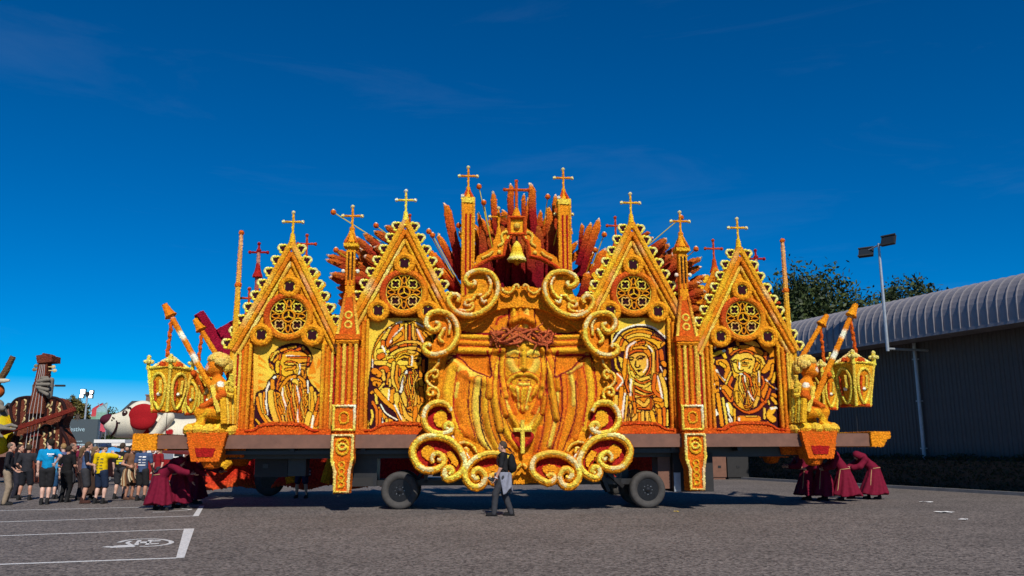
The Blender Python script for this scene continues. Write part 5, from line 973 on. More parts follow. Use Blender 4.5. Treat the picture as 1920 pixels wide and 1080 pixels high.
cv.stroke([(949, 671), (963, 674), (975, 671)], 3.0, DK); cv.stroke([(985, 671), (998, 674), (1011, 670)], 3.0, DK); cv.stroke([(972, 664), (971, 680), (970, 690)], 1.8, R1); cv.stroke([(972, 699), (980, 701), (988, 699)], 2.0, R3)
for P, w_, h, c in (([(977, 704), (966, 706), (955, 713), (947, 728)], 8, .09, Y2), ([(984, 704), (995, 706), (1006, 713), (1014, 728)], 8, .09, Y2), ([(972, 722), (980, 723), (989, 722)], 6, .07, Y1)): cv.ridge(P, w_, h, c, R1, pw=1.1)
cv.stroke([(971, 715), (981, 716), (991, 715)], 2.4, R3)
for i in range(11):
    t = i / 10; x0 = 950 + 60 * t; x1 = 962 + 34 * t; y1 = 744 + 28 * math.sin(t * math.pi)
    cv.ridge([(x0, 724 + 6 * math.sin(t * 3.1)), ((x0 + x1) / 2 + 2 * math.sin(i), 738), (x1, y1)], 7, .09, (O1, Y2, GD, Y1)[i % 4], R1 if i % 2 else None, pw=1.1)
for s_ in (-1, 1):
    cv.ridge([(979 + s_ * 36, 656), (979 + s_ * 39, 690), (979 + s_ * 36, 722), (979 + s_ * 31, 745)], 9, .12, GD, R2, pw=1.1); cv.stroke([(979 + s_ * 42, 660), (979 + s_ * 45, 700), (979 + s_ * 41, 745)], 2.4, R3)
k_ = np.array([1, 2, 1]) / 4.0
for _ in range(3):
    hh = np.pad(cv.h, 1, mode='edge'); hh = hh[:-2] * .25 + hh[1:-1] * .5 + hh[2:] * .25; cv.h = hh[:, :-2] * .25 + hh[:, 1:-1] * .5 + hh[:, 2:] * .25
mask = cv.inside(catmull([(975, 545), (1060, 560), (1118, 610), (1138, 690), (1140, 790), (1090, 850), (1030, 884), (975, 890), (920, 884), (862, 850), (816, 790), (814, 690), (834, 610), (890, 560)], 6, True))
WR = -.42
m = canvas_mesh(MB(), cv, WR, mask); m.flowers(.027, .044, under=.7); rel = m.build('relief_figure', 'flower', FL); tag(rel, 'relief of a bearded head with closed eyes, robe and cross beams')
# crown of thorns: twisted red-brown stems round the head
cu = F(977, 634, WR); 
for k in range(12):
    r_ = np.random.default_rng(50 + k); n = 26; t0 = r_.uniform(-.25, .1); t1 = r_.uniform(.95, 1.25); T = np.linspace(t0, t1, n) * math.pi
    ph = r_.uniform(0, 6); P = np.c_[cu[0] - np.cos(T) * (.80 + .05 * r_.normal()), -.60 - np.sin(T) * (.30 + .04 * r_.normal()) + .05 * np.cos(T * 6 + ph), cu[2] + .17 * np.sin(T * (2.2 + .5 * k % 3) + ph) + r_.uniform(-.06, .06) - .02]
    m = MB(); m.tube(P, np.linspace(.034, .026, n), c=np.array([mixc((.56, .14, .045), (.44, .085, .035), r_.random()) for _ in range(n)]), n=6)
    for j in range(3, n - 2, 6):
        d = r_.normal(0, 1, 3); d /= np.linalg.norm(d); d[1] = -abs(d[1]) * .6; m.tube([P[j], P[j] + d * .24], [.026, .008], c=(.52, .12, .04), n=5)
    m.flowers(.021, .035); m.build('thorn_stem', 'flower', rel)
hp = F(979, 823, -.75); m = MB()
a = np.linspace(0, 2 * math.pi, 30, endpoint=False); hx = 16 * np.sin(a) ** 3; hy = 13 * np.cos(a) - 5 * np.cos(2 * a) - 2 * np.cos(3 * a) - np.cos(4 * a)
m.prism([(hp[0] + x * .0165, hp[2] + y * .0165) for x, y in zip(hx, hy)], -.78, -.5, R1); m.tube(np.c_[hp[0] + hx * .0165, np.full(30, -.8), hp[2] + hy * .0165], .055, c=R2, n=6, closed=True); fb(m, 'heart', rel, .026, .043)
m = MB(); m.tube([(hp[0], -.90, hp[2] - .38), (hp[0], -.90, hp[2] + .5)], .055, c=Y1, n=6); m.tube([(hp[0] - .24, -.90, hp[2] + .24), (hp[0] + .24, -.90, hp[2] + .24)], .055, c=Y1, n=6); fb(m, 'pendant_cross', rel, .025, .042)
m = MB(); m.box((-2.4, -.3, .9), (2.4, .6, 5.2), (.02, .01, .01)); m.build('relief_backing', 'dark', FL)

# ---- baroque frame: band and volutes, the left half drawn and mirrored
WF = -.72
def q5(P, x0, y0, s=5.0, w=WF): return np.array([F(x0 + a / s, y0 + b / s, w) for a, b in P])
bandL = [(977, 556), (935, 560), (895, 576), (858, 602), (832, 640), (818, 690), (814, 750), (824, 800), (850, 838), (890, 868), (930, 882), (977, 886)]
BL = catmull(np.array([F(x, y, WF + .12) for x, y in bandL]), 4)
full = np.vstack([BL, mir(BL)[::-1][1:-1]]); Tn = np.roll(full, -1, 0) - np.roll(full, 1, 0); Tn /= np.linalg.norm(Tn, axis=1)[:, None]; Nn = np.c_[-Tn[:, 2], np.zeros(len(Tn)), Tn[:, 0]]
hw = (.19 + .11 * np.abs(full[:, 2] - full[:, 2].mean()) / 2.6)[:, None]; m = MB(); n = len(full); V = np.vstack([full + Nn * hw, full - Nn * hw, full + Nn * hw * 1.05 + [0, .4, 0], full - Nn * hw * 1.05 + [0, .4, 0]]); Fs = []
for i in range(n):
    j = (i + 1) % n; Fs += [(i, j, n + j, n + i), (2 * n + i, 2 * n + j, j, i), (n + i, n + j, 3 * n + j, 3 * n + i)]
a_, b_, c_ = V[Fs[0][0]], V[Fs[0][1]], V[Fs[0][2]]
if np.cross(b_ - a_, c_ - a_)[1] > 0: Fs = [f[::-1] for f in Fs]
m.add(V, Fs, O1); frame = fb(m, 'cartouche_frame', FL); tag(frame, 'scrolled baroque frame round the bearded head')
V1 = q5([(640, 185), (655, 205), (630, 228), (590, 218), (563, 180), (580, 135), (630, 105), (700, 90), (790, 110), (850, 180), (868, 260), (845, 350), (785, 430), (700, 485), (600, 510), (500, 490), (430, 430), (405, 370), (430, 325), (480, 320), (505, 350), (490, 385)], 760, 490, w=WF - .18)
V1a = q5([(760, 120), (800, 200), (790, 280), (745, 330), (715, 350), (730, 385), (768, 370)], 760, 490, w=WF - .14)
V1b = q5([(720, 318), (660, 320), (625, 365), (575, 370), (560, 408), (598, 420), (635, 395), (625, 450), (560, 470), (500, 455)], 760, 490, w=WF - .12)
V2 = q5([(280, 575), (318, 590), (310, 630), (260, 652), (208, 612), (198, 550), (240, 490), (320, 475), (410, 500), (470, 570), (490, 650), (480, 730), (430, 810), (360, 860), (270, 880), (200, 860), (175, 812), (210, 780), (240, 800)], 760, 490, w=WF - .2)
V2a = q5([(380, 520), (418, 590), (410, 690)], 760, 490, w=WF - .14); V2b = q5([(370, 625), (340, 680), (320, 730), (355, 765)], 760, 490, w=WF - .15)
V3 = q5([(430, 340), (400, 282), (330, 256), (250, 270), (190, 330), (172, 410), (200, 490), (270, 540), (360, 550), (425, 525), (440, 480), (400, 455), (370, 485), (400, 510)], 760, 704, w=WF - .2)
V3d = q5([(425, 530), (450, 600), (520, 690), (600, 780)], 760, 704, w=WF - .12)
V4 = q5([(300, 765), (285, 790), (318, 805), (350, 780), (340, 735), (290, 722), (245, 770), (250, 830), (320, 860), (360, 840)], 760, 704, w=WF - .2)
V4 = q5([(300, 790), (330, 795), (345, 765), (320, 735), (275, 735), (248, 780), (262, 815)], 760, 704, w=WF - .22)
V4o = q5([(350, 745), (368, 800), (330, 862), (240, 892), (150, 872), (90, 800), (68, 710), (108, 630), (190, 580), (300, 573), (400, 600), (480, 660), (540, 750), (562, 830), (530, 905), (470, 952), (400, 972), (368, 930), (380, 882), (422, 876), (440, 910), (415, 930)], 760, 704, w=WF - .2)
V5 = mir(q5([(285, 950), (310, 932), (345, 950), (335, 990), (280, 1005), (210, 972), (150, 920), (135, 850), (170, 780), (260, 740), (370, 735), (470, 770), (540, 830), (577, 910), (560, 990), (500, 1042), (430, 1030), (395, 960), (420, 900), (470, 882), (508, 920), (490, 968), (455, 955)], 970, 704, w=WF - .2))
SC = q5([(715, 385), (702, 450), (652, 510), (600, 550), (592, 612), (632, 662), (700, 702), (706, 760), (690, 812)], 685, 595, 5.143, WF - .08); SCa = q5([(645, 520), (690, 515), (700, 560), (668, 585), (650, 560)], 685, 595, 5.143, WF - .08); SCb = q5([(690, 690), (640, 680), (605, 710), (615, 752), (655, 745), (650, 715)], 685, 595, 5.143, WF - .08)
TS = q5([(900, 250), (925, 285), (970, 300), (1010, 270), (1020, 235), (1050, 225), (1065, 255)], 760, 490, w=WF - .06)
BS = q5([(1010, 900), (1050, 870), (1085, 830)], 760, 704, w=WF - .06)
KS = q5([(500, 640), (560, 630), (630, 660), (670, 720)], 760, 704, w=WF - .08); KS2 = q5([(545, 690), (580, 690), (585, 725), (560, 735)], 760, 704, w=WF - .08)
def volute(pts, r, name, seed, cr=Y1, side=O1, both=True, white=.35):
    for s in (1, -1):
        P = catmull(pts if s == 1 else mir(pts), 6); n = len(P); rr = r * np.clip(np.minimum(np.linspace(.75, 2.4, n), np.linspace(3, .8, n)), .6, 1.0)
        ph = seed; cs = np.array([mixc(cr, W1, white * (math.sin(i * .23 + ph) > .45)) for i in range(n)]); m = MB()
        m.tube(P, rr, c=np.array([side] * n), n=8); Q = P.copy(); Q[:, 1] -= rr * .55; Q[:, 2] += rr * .25; m.tube(Q, rr * .62, c=cs, n=7)
        fb(m, name, frame, .031, .049)
def leafplate(pts, name, c, w0, w1, c2=None):
    for s in (1, -1):
        P = catmull(pts if s == 1 else mir(pts), 4, True); P = P.mean(0) + (P - P.mean(0)) * (.74 if name == 'volute_boss' else 1.0); m = MB(); m.prism([(p[0], p[2]) for p in P], w0, w1, c)
        if c2 is not None:
            ctr = P.mean(0); V = m.v[0]; d = np.hypot(V[:, 0] - ctr[0], V[:, 2] - ctr[2]); d /= d.max(); m.c[0] = np.array([mixc(c2, c, t) for t in d])
        fb(m, name, frame)
volute(V1, .086, 'volute', 0.3); volute(V1a, .06, 'volute_leaf', 1, white=.5); volute(V1b, .055, 'volute_leaf', 2); volute(V2, .09, 'volute', 1.7); volute(V2a, .05, 'volute_leaf', .5); volute(V2b, .065, 'volute_leaf', 2.2)
volute(V3, .095, 'volute', 2.1, white=.5); volute(V3d, .06, 'drip_trim', 4, cr=W1); volute(V4, .075, 'volute_curl', 1); volute(V4o, .105, 'volute', 3.0); volute(V5, .105, 'volute', 4.2, white=.4)
for P in (SC, SCa, SCb, TS, BS, KS, KS2): volute(P, .047, 'scroll_trim', 1.3, white=.15)
def P_(L, x0, y0, w, s=5.0): return q5(L, x0, y0, s, w)
leafplate(P_([(590, 130), (700, 100), (800, 140), (860, 260), (830, 360), (740, 450), (600, 500), (470, 470), (420, 400), (470, 330), (560, 330), (600, 260), (560, 200)], 760, 490, WF), 'volute_plate', O1, WF - .08, WF + .3, Y2)
leafplate(P_([(210, 540), (260, 490), (340, 480), (450, 560), (480, 660), (450, 780), (360, 850), (240, 870), (200, 830), (270, 760), (300, 680), (230, 630)], 760, 490, WF), 'volute_plate', O1, WF - .1, WF + .3, mixc(O2, R1, .3))
leafplate(P_([(400, 300), (330, 262), (240, 290), (185, 400), (230, 510), (330, 545), (420, 500), (430, 400)], 760, 704, WF), 'volute_plate', R2, WF - .06, WF + .3, R2)
leafplate(P_([(395, 330), (330, 305), (270, 345), (250, 420), (290, 500), (370, 510), (405, 430)], 760, 704, WF), 'volute_boss', Y2, WF - .11, WF, O1)
leafplate(P_([(250, 590), (400, 610), (500, 700), (550, 820), (510, 900), (440, 860), (380, 780), (320, 860), (200, 870), (90, 780), (90, 680), (150, 610)], 760, 704, WF), 'volute_plate', R2, WF - .06, WF + .3, mixc(R2, R1, .5))
leafplate(P_([(180, 640), (250, 650), (290, 700), (250, 760), (240, 830), (160, 780), (130, 710)], 760, 704, WF), 'volute_boss', O1, WF - .11, WF - .02, Y2)
leafplate(P_([(370, 710), (440, 700), (500, 800), (490, 880), (420, 800)], 760, 704, WF), 'volute_boss', O1, WF - .11, WF - .02, Y2)
leafplate(mir(P_([(160, 860), (200, 780), (300, 750), (420, 760), (520, 840), (560, 930), (500, 1000), (430, 960), (400, 900), (360, 900), (340, 980), (250, 960)], 970, 704, WF)), 'volute_plate', R2, WF - .06, WF + .3, mixc(R1, R2, .4))
leafplate(mir(P_([(200, 860), (280, 820), (400, 850), (440, 880), (390, 940), (380, 990), (340, 900), (260, 900), (250, 940)], 970, 704, WF)), 'volute_boss', O1, WF - .11, WF - .02, Y2)
leafplate(P_([(880, 870), (960, 800), (1085, 790), (1085, 915), (1000, 935), (900, 960)], 760, 704, WF), 'apron_plate', O1, WF - .02, WF + .3, Y2)
leafplate(P_([(450, 430), (560, 560), (760, 690), (900, 730), (880, 850), (760, 780), (620, 820), (540, 740), (470, 620)], 760, 704, WF), 'apron_plate', O1, WF + .0, WF + .3, O1)

# ---- deck, fascia, corner corbels
zt, zb = 2.02, 1.66
m = MB(); m.box((-9.5, -.33, 1.72), (9.5, 2.9, 1.96)); m.build('deck', 'dark', FL)
m = MB(); m.box((-8.1, -.3, 1.96), (8.1, 2.9, 2.02), R1); m.build('deck_cover', 'fuzzy', FL)
for (x0, x1) in ((-9.72, -8.85), (-7.95, -5.08), (-4.52, -2.3), (2.3, 4.52), (5.08, 7.95), (8.85, 9.95)):
    m = MB(); n = max(1, int((x1 - x0) / 1.45)); 
    for k in range(n):
        a, b = x0 + (x1 - x0) * k / n, x0 + (x1 - x0) * (k + 1) / n; m = MB(); m.box((a + .002, -.42, zb), (b - .002, -.36, zt)); m.build('fascia_board', 'wood', FL)
m = MB(); m.box((-9.72, -.36, zb + .02), (9.95, -.30, zt - .02)); m.build('fascia_rail', 'wood', FL)
for s, a, b in ((-1, -10.32, -9.7), (1, 9.93, 10.5)):
    m = MB(); P = [(a, zb - .03), (b, zb - .03), (b, zt + .03), (a, zt + .03)] if s < 0 else [(a, zb - .01), (b - .22, zb - .01), (b - .12, zt - .18), (b, zt - .14), (b, zt + .04), (a, zt + .04)]
    m.prism(P, -.5, 2.9, O1); fb(m, 'flower_block', FL, .033, .052)
for s in (-1, 1):
    for wv in (-.62, 2.5):
        c0 = 8.38 * s; m = MB(); z0 = 1.33
        m.prism([(-.36, z0), (.36, z0), (.52, zt + .05), (-.52, zt + .05)], -.0, .62, O2); o = fb(m, 'corbel', FL, .033, .052); o.location = (c0, wv, 0)
        m = MB(); m.prism([(-.22, z0 + .12), (.2, z0 + .12), (.25, z0 + .34), (-.26, z0 + .34)], -.02, .03, R2); fb(m, 'corbel_recess', o, .03, .05)
        m = MB(); m.lathe([(.05, z0 - .2), (.2, z0 - .16), (.28, z0)], (.1 * -s, .3, 0), O2, 10); fb(m, 'corbel_boss', o, .032, .05)
        if wv < 0: m = MB(); m.prism([(-.3, 1.36), (.3, 1.36), (.42, zt - .1), (-.42, zt - .1)], .7, 1.2, O2); oo = fb(m, 'stepped_corbel', o, .034, .055); oo.location = (-.5 * s, 0, .08)
# ---- running gear
for (lo, hi) in (((-8.9, .2, 1.38), (8.9, .34, 1.7)), ((-8.9, 1.9, 1.38), (8.9, 2.04, 1.7)), ((-8.5, -.2, 1.5), (-2.2, -.1, 1.6)), ((2.4, -.2, 1.5), (4.6, -.1, 1.62)), ((-4.3, .5, .62), (4.3, .62, .78)), ((-4.3, 1.7, .62), (4.3, 1.82, .78))):
    m = MB(); m.box(lo, hi); m.build('chassis_beam', 'black', FL)
for x in (-8.2, -6.2, -4.3, -2.2, 0, 2.2, 4.3, 6.2, 8.2):
    m = MB(); m.box((x - .06, -.25, 1.55), (x + .06, 2.7, 1.7)); m.build('cross_member', 'black', FL)
for x in (-4.3, -2.6, 2.45, 2.9, 4.3):
    m = MB(); m.box((x - .05, .5, .7), (x + .05, .62, 1.42)); m.build('hanger_post', 'black', FL)
m = MB(); m.beam((-2.9, .55, .75), (-2.2, .3, 1.5), .08, .08); m.build('brace', 'black', FL); m = MB(); m.beam((3.0, .55, .55), (2.1, .3, 1.35), .1, .1); m.build('brace', 'black', FL); m = MB(); m.beam((2.55, .45, .42), (2.2, .35, 1.2), .16, .1); m.build('brace', 'black', FL)
for (lo, hi, mt) in (((-7.35, .55, .88), (-6.45, 1.2, 1.42), 'dark'), ((-6.44, .57, .9), (-5.95, 1.2, 1.42), 'black'), ((-4.75, .3, .62), (-3.95, 1.3, 1.38), 'black'), ((-4.72, .285, .62), (-4.05, .299, .86), 'dark'), ((4.35, .05, .42), (5.5, 1.3, 1.5), 'dark'), ((4.36, .03, .43), (4.55, .048, .95), 'steel'), ((3.05, .9, .5), (3.25, 1.3, 1.45), 'black'), ((3.98, .3, .5), (4.34, 1.0, 1.45), 'wood')):
    m = MB(); m.box(lo, hi); o = m.build('storage_box', mt, FL)
    if lo[0] == -7.35: m = MB(); m.box((-7.12, .53, 1.12), (-6.98, .549, 1.24)); m.build('latch', 'black', o)
def wheel(u, w, zg, r=.51, side=-1):
    m = MB(); pr = [(r * .60, -.14), (r * .88, -.16), (r * .97, -.13), (r, -.06), (r, .06), (r * .97, .13), (r * .88, .16), (r * .60, .14)]
    m.lathe([(a, b) for a, b in pr], axis='y', n=32); m.f = m.f[:-2]; n = 32; k = len(pr)
    m.f += [((k - 1) * n + j, (k - 1) * n + (j + 1) % n, (j + 1) % n, j) for j in range(n)]
    o = m.build('wheel', 'tyre', FL, smooth=True); o.location = (u, w, zg + r - .01)
    m = MB(); m.lathe([(r * .60, -.13), (r * .56, -.10), (r * .5, -.05), (r * .34, -.03), (r * .30, -.10), (r * .14, -.11), (r * .13, -.16), (.01, -.17)][::-1], axis='y', n=28); m.build('rim', 'rim', o)
    for j in range(8):
        a = j * math.pi / 4; m = MB(); m.lathe([(.018, -.13), (.018, -.09)], (r * .24 * math.cos(a), 0, r * .24 * math.sin(a)), axis='y', n=6); m.build('wheel_nut', 'steel', o)
g1, g2 = gnd(751, 952.5), gnd(1205, 949.5)
for g in (g1, g2):
    l = g - FO; u, w = l @ FU, -.02; zz = -(FO + FU * u + FW * w)[2]
    wheel(u, w + .16, zz); wheel(u + .02, w + 1.75, zz)
    m = MB(); m.tube([(u, w + .1, zz + .5), (u, w + 1.8, zz + .5)], .07, n=8); m.build('axle', 'black', FL)
# ================================================================== STATUES AND LANTERNS ON THE FLOAT
def cherub(s, w, lab, fz=1.0):
    u0 = s * 8.36; base = L2W((u0, w, DZ - .01)); e = empty('cherub_statue', base, YAW, lab, 'statue', )
    f = lambda p: (s * p[0], p[1], p[2])      # forward is outwards
    def C(P, a, b, ra, rb=None): return cap(P, f(a), f(b), ra, rb)
    def body(P):
        d = ell(P, f((.02, 0, 1.84)), (.24, .235, .25)); d = smin(d, ell(P, f((.12, 0, 1.76)), (.17, .19, .17)), .05); d = smin(d, C(P, (.27, 0, 1.80), (.29, 0, 1.76), .035), .03)
        d = smin(d, C(P, (-.04, 0, 1.58), (-.09, 0, 1.35), .12, .17), .06); d = smin(d, C(P, (-.10, 0, 1.28), (-.2, 0, .7), .25, .29), .1)
        d = smin(d, C(P, (-.2, -.25, 1.33), (-.30, -.33, 1.06), .115, .1), .05); d = smin(d, C(P, (-.30, -.33, 1.06), (.16, -.30, .78), .1, .07), .04); d = smin(d, ell(P, f((.2, -.3, .76)), (.1, .08, .08)), .03)
        d = smin(d, C(P, (-.05, .22, 1.36), (.34, .26, 1.18), .1, .085), .05); d = smin(d, C(P, (.34, .26, 1.18), (.56, .0, 1.60), .085, .065), .04); d = smin(d, ell(P, f((.57, -.1, 1.66)), (.08, .09, .09)), .03)
        d = smin(d, C(P, (-.15, -.15, .62), (.30, -.2, .60), .19, .14), .06); d = smin(d, C(P, (.30, -.2, .60), (.24, -.2, .30), .13, .1), .05); d = smin(d, C(P, (.24, -.2, .28), (.42, -.2, .26), .09, .07), .04)
        d = smin(d, C(P, (-.15, .18, .6), (.1, .22, .36), .19, .15), .06); d = smin(d, C(P, (.1, .22, .36), (-.4, .2, .32), .12, .1), .05)
        return d
    def bc(V):
        c = np.tile(np.array(O1), (len(V), 1)); fx = V[:, 0] * s
        c[(V[:, 2] > 1.5)] = mixc(O1, O2, .25); c[(V[:, 1] < -.27) & (V[:, 2] < 1.2)] = mixc(O2, R1, .25); c[(fx > .3) & (V[:, 2] > 1.0)] = mixc(O2, R1, .4)
        tor = (V[:, 2] < 1.35) & (V[:, 2] > .7) & (np.abs(V[:, 1]) < .27) ; c[tor & (np.sin(fx * 22 + V[:, 2] * 7) > .1)] = Y2; c[tor & (np.sin(fx * 22 + V[:, 2] * 7) > .75)] = mixc(Y1, W1, .3)
        c[(V[:, 2] < .7)] = O1; c[(V[:, 2] < .7) & (np.sin(fx * 15 + V[:, 2] * 11) > .4)] = Y2
        c[np.linalg.norm(V - f((-.24, -.33, 1.36)), axis=1) < .1] = W1; c[np.linalg.norm(V - f((.2, -.14, 1.82)), axis=1) < .085] = mixc(W1, O1, .25); c[np.linalg.norm(V - f((.285, 0, 1.78)), axis=1) < .05] = mixc(W1, O1, .3)
        c[np.linalg.norm(V - f((.17, -.17, 1.90)), axis=1) < .035] = R2; c[np.linalg.norm(V - f((.25, -.08, 1.66)), axis=1) < .045] = R1
        return c
    m = MB(); add_sdf(m, body, (-1, -.75, 0), (1, .75, 2.2), .032, O1, bc); m.flowers(.027, .044); m.build('body', 'flower', e)
    m = MB(); r_ = np.random.default_rng(3)
    for k in range(70):
        th = r_.uniform(0, 1) ; d = r_.normal(0, 1, 3); d[2] = abs(d[2]) * 1.0 - .25; d /= np.linalg.norm(d)
        if d[0] > -.1 and d[2] < .6: continue
        m.ball(f((-.07 + d[0] * .27, d[1] * .27, 1.90 + d[2] * .24)), .10 + .03 * r_.random(), mixc(Y1, W1, .15 * r_.random()), 7, 5)
    m.flowers(.025, .042); m.build('curls', 'flower', e)
    m = MB()
    for sy in (-1, 1):
        for k in range(4): m.tube(catmull([f((-.28, sy * .1, 1.3 - k * .06)), f((-.46 - k * .02, sy * .22, 1.42 - k * .12)), f((-.5 + k * .03, sy * (.3), 1.62 - k * .18))], 4), np.linspace(.1, .05, 9), c=mixc(Y1, Y2, k * .2), n=6)
    m.flowers(.025, .042); m.build('wing', 'flower', e)
    m = MB()
    for k in range(5): m.tube(catmull([f((-.26 - .05 * k, -.28 + .1 * k, 1.25)), f((-.34 - .04 * k, -.34 + .11 * k, .8)), f((-.40 - .03 * k, -.36 + .12 * k, .3))], 4), .085, c=Y1 if k % 2 else Y2, n=7)
    m.tube(catmull([f((.0, -.28, 1.3)), f((-.1, -.36, 1.0)), f((-.25, -.38, .6))], 4), .06, c=Y1, n=6); m.flowers(.026, .043); m.build('drapery', 'flower', e)
    m = MB(); r_ = np.random.default_rng(9)
    for k in range(9): m.ball(f((-.46 + .125 * k, -.1 + .25 * r_.random(), .1 + .05 * r_.random())), .2, Y2 if k % 2 else mixc(Y1, Y2, .5), 9, 6, (1, 1.9, .9))
    m.flowers(.028, .046); m.build('mound', 'flower', e)
    return e
c1_ = cherub(-1, -.2, 'kneeling flower cherub with yellow curls facing the spotted dog, holding a lantern pole')
c2_ = cherub(1, -.2, 'kneeling flower cherub with yellow curls facing the metal hall, holding a lantern pole')
for src, s_, lb in ((c1_, -1, 'rear kneeling flower cherub on the dog end of the deck'), (c2_, 1, 'rear kneeling flower cherub on the metal hall end of the deck')):
    e_ = empty('cherub_statue', L2W((s_ * 8.36, 2.45, DZ - .01)), YAW, lb, 'statue')
    for ch in list(src.children): c_ = ch.copy(); col.objects.link(c_); c_.parent = e_

def lantern_mesh():
    out = {}
    Rt, Rb, H = .50, .33, 1.1
    P = lambda k, t, r=1.0: np.array([math.cos(k * math.pi / 2) * (Rb + (Rt - Rb) * t) * r, math.sin(k * math.pi / 2) * (Rb + (Rt - Rb) * t) * r, H * t])
    b = MB(); V = [P(k, t) for t in (0, 1) for k in range(4)]; b.add(V, [(k, (k + 1) % 4, 4 + (k + 1) % 4, 4 + k) for k in range(4)] + [(3, 2, 1, 0), (4, 5, 6, 7)], Y2); b.v[0] = np.array(V)
    b.c[0] = np.array([mixc(O1, Y2, .5)] * 4 + [Y2] * 4); b.flowers(.029, .046, keep=None); out['lantern_body'] = b
    tr = MB()
    for k in range(4): tr.tube([P(k, t, 1.03) for t in np.linspace(0, 1, 8)], .036, c=Y1, n=6)
    tr.tube([P(k % 4, 1, 1.03) for k in range(4)], .042, c=Y1, n=6, closed=True); tr.tube([P(k % 4, .02, 1.03) for k in range(4)], .05, c=R1, n=6, closed=True); tr.flowers(.022, .036); out['frame'] = tr
    op = MB(); rc = MB(); hl = MB()
    for k in range(4):
        a0, a1 = P(k, 0), P(k + 1, 0); c0, c1 = P(k, 1), P(k + 1, 1)
        def fp(x, t, off=.03):
            p = (a0 * (1 - x) + a1 * x) * (1 - t) + (c0 * (1 - x) + c1 * x) * t; nrm = np.cross(a1 - a0, c0 - a0); nrm /= np.linalg.norm(nrm); return p + nrm * off
        an = np.linspace(0, 2 * math.pi, 26, endpoint=False)
        op.tube([fp(.5 + .36 * math.cos(q) * (1 + .2 * math.sin(q)) * (1 - .12 * abs(math.sin(q)) ** 3), .47 + .40 * math.sin(q), .03) for q in an], .034, c=Y1, n=6, closed=True)
        L = [fp(.5 + .30 * math.cos(q) * (1 + .25 * math.sin(q)), .47 + .33 * math.sin(q), .02) for q in an]; rc.add(L, [tuple(range(26))], O1)
        rc.tube([fp(.29 + .05 * abs(t - .5), .25 + .45 * t, .045) for t in np.linspace(0, 1, 6)], .03, c=R1, n=5); rc.tube([fp(.62, .42 + .3 * t, .045) for t in np.linspace(0, 1, 5)], .04, c=Y1, n=5); rc.ball(fp(.5, .4, .03), .05, W1, 6, 4)
    op.flowers(.022, .036); out['oval_rim'] = op; rc.flowers(.026, .042); out['oval_panel'] = rc
    rf = MB(); top = np.array([0, 0, H + .31]); V = [P(k, 1, .8) for k in range(4)] + [top]; rf.add(V, [(k, (k + 1) % 4, 4) for k in range(4)], mixc(O1, R1, .4))
    for k in range(4): rf.tube([P(k, 1, .85), top], [.036, .034], c=mixc(Y1, W1, .3), n=6)
    for k in range(4):
        q = (P(k, 1, .8) + P(k + 1, 1, .8)) / 2; rf.ball(q + [0, 0, .06], .09, R1, 7, 5)
    rf.flowers(.027, .044); out['roof'] = rf
    fn = MB(); p = np.zeros(3); fn.tube([p - [0, 0, .05], p + [0, 0, .24]], .045, c=Y1, n=6)
    for q_ in ((.075, 0, .15), (-.075, 0, .15), (0, 0, .27), (0, .075, .15), (0, -.075, .15)): fn.ball(p + q_, .052, mixc(Y1, W1, .2), 6, 4)
    fn.flowers(.02, .035); out['finial'] = fn
    global FINP
    FINP = [P(k, 1, 1.04) for k in range(4)]
    ms = {}
    for k, v in out.items(): ms[k] = v.mesh(k); ms[k].materials.append(M['flower'])
    return ms, H + .31
LM, LH = lantern_mesh()
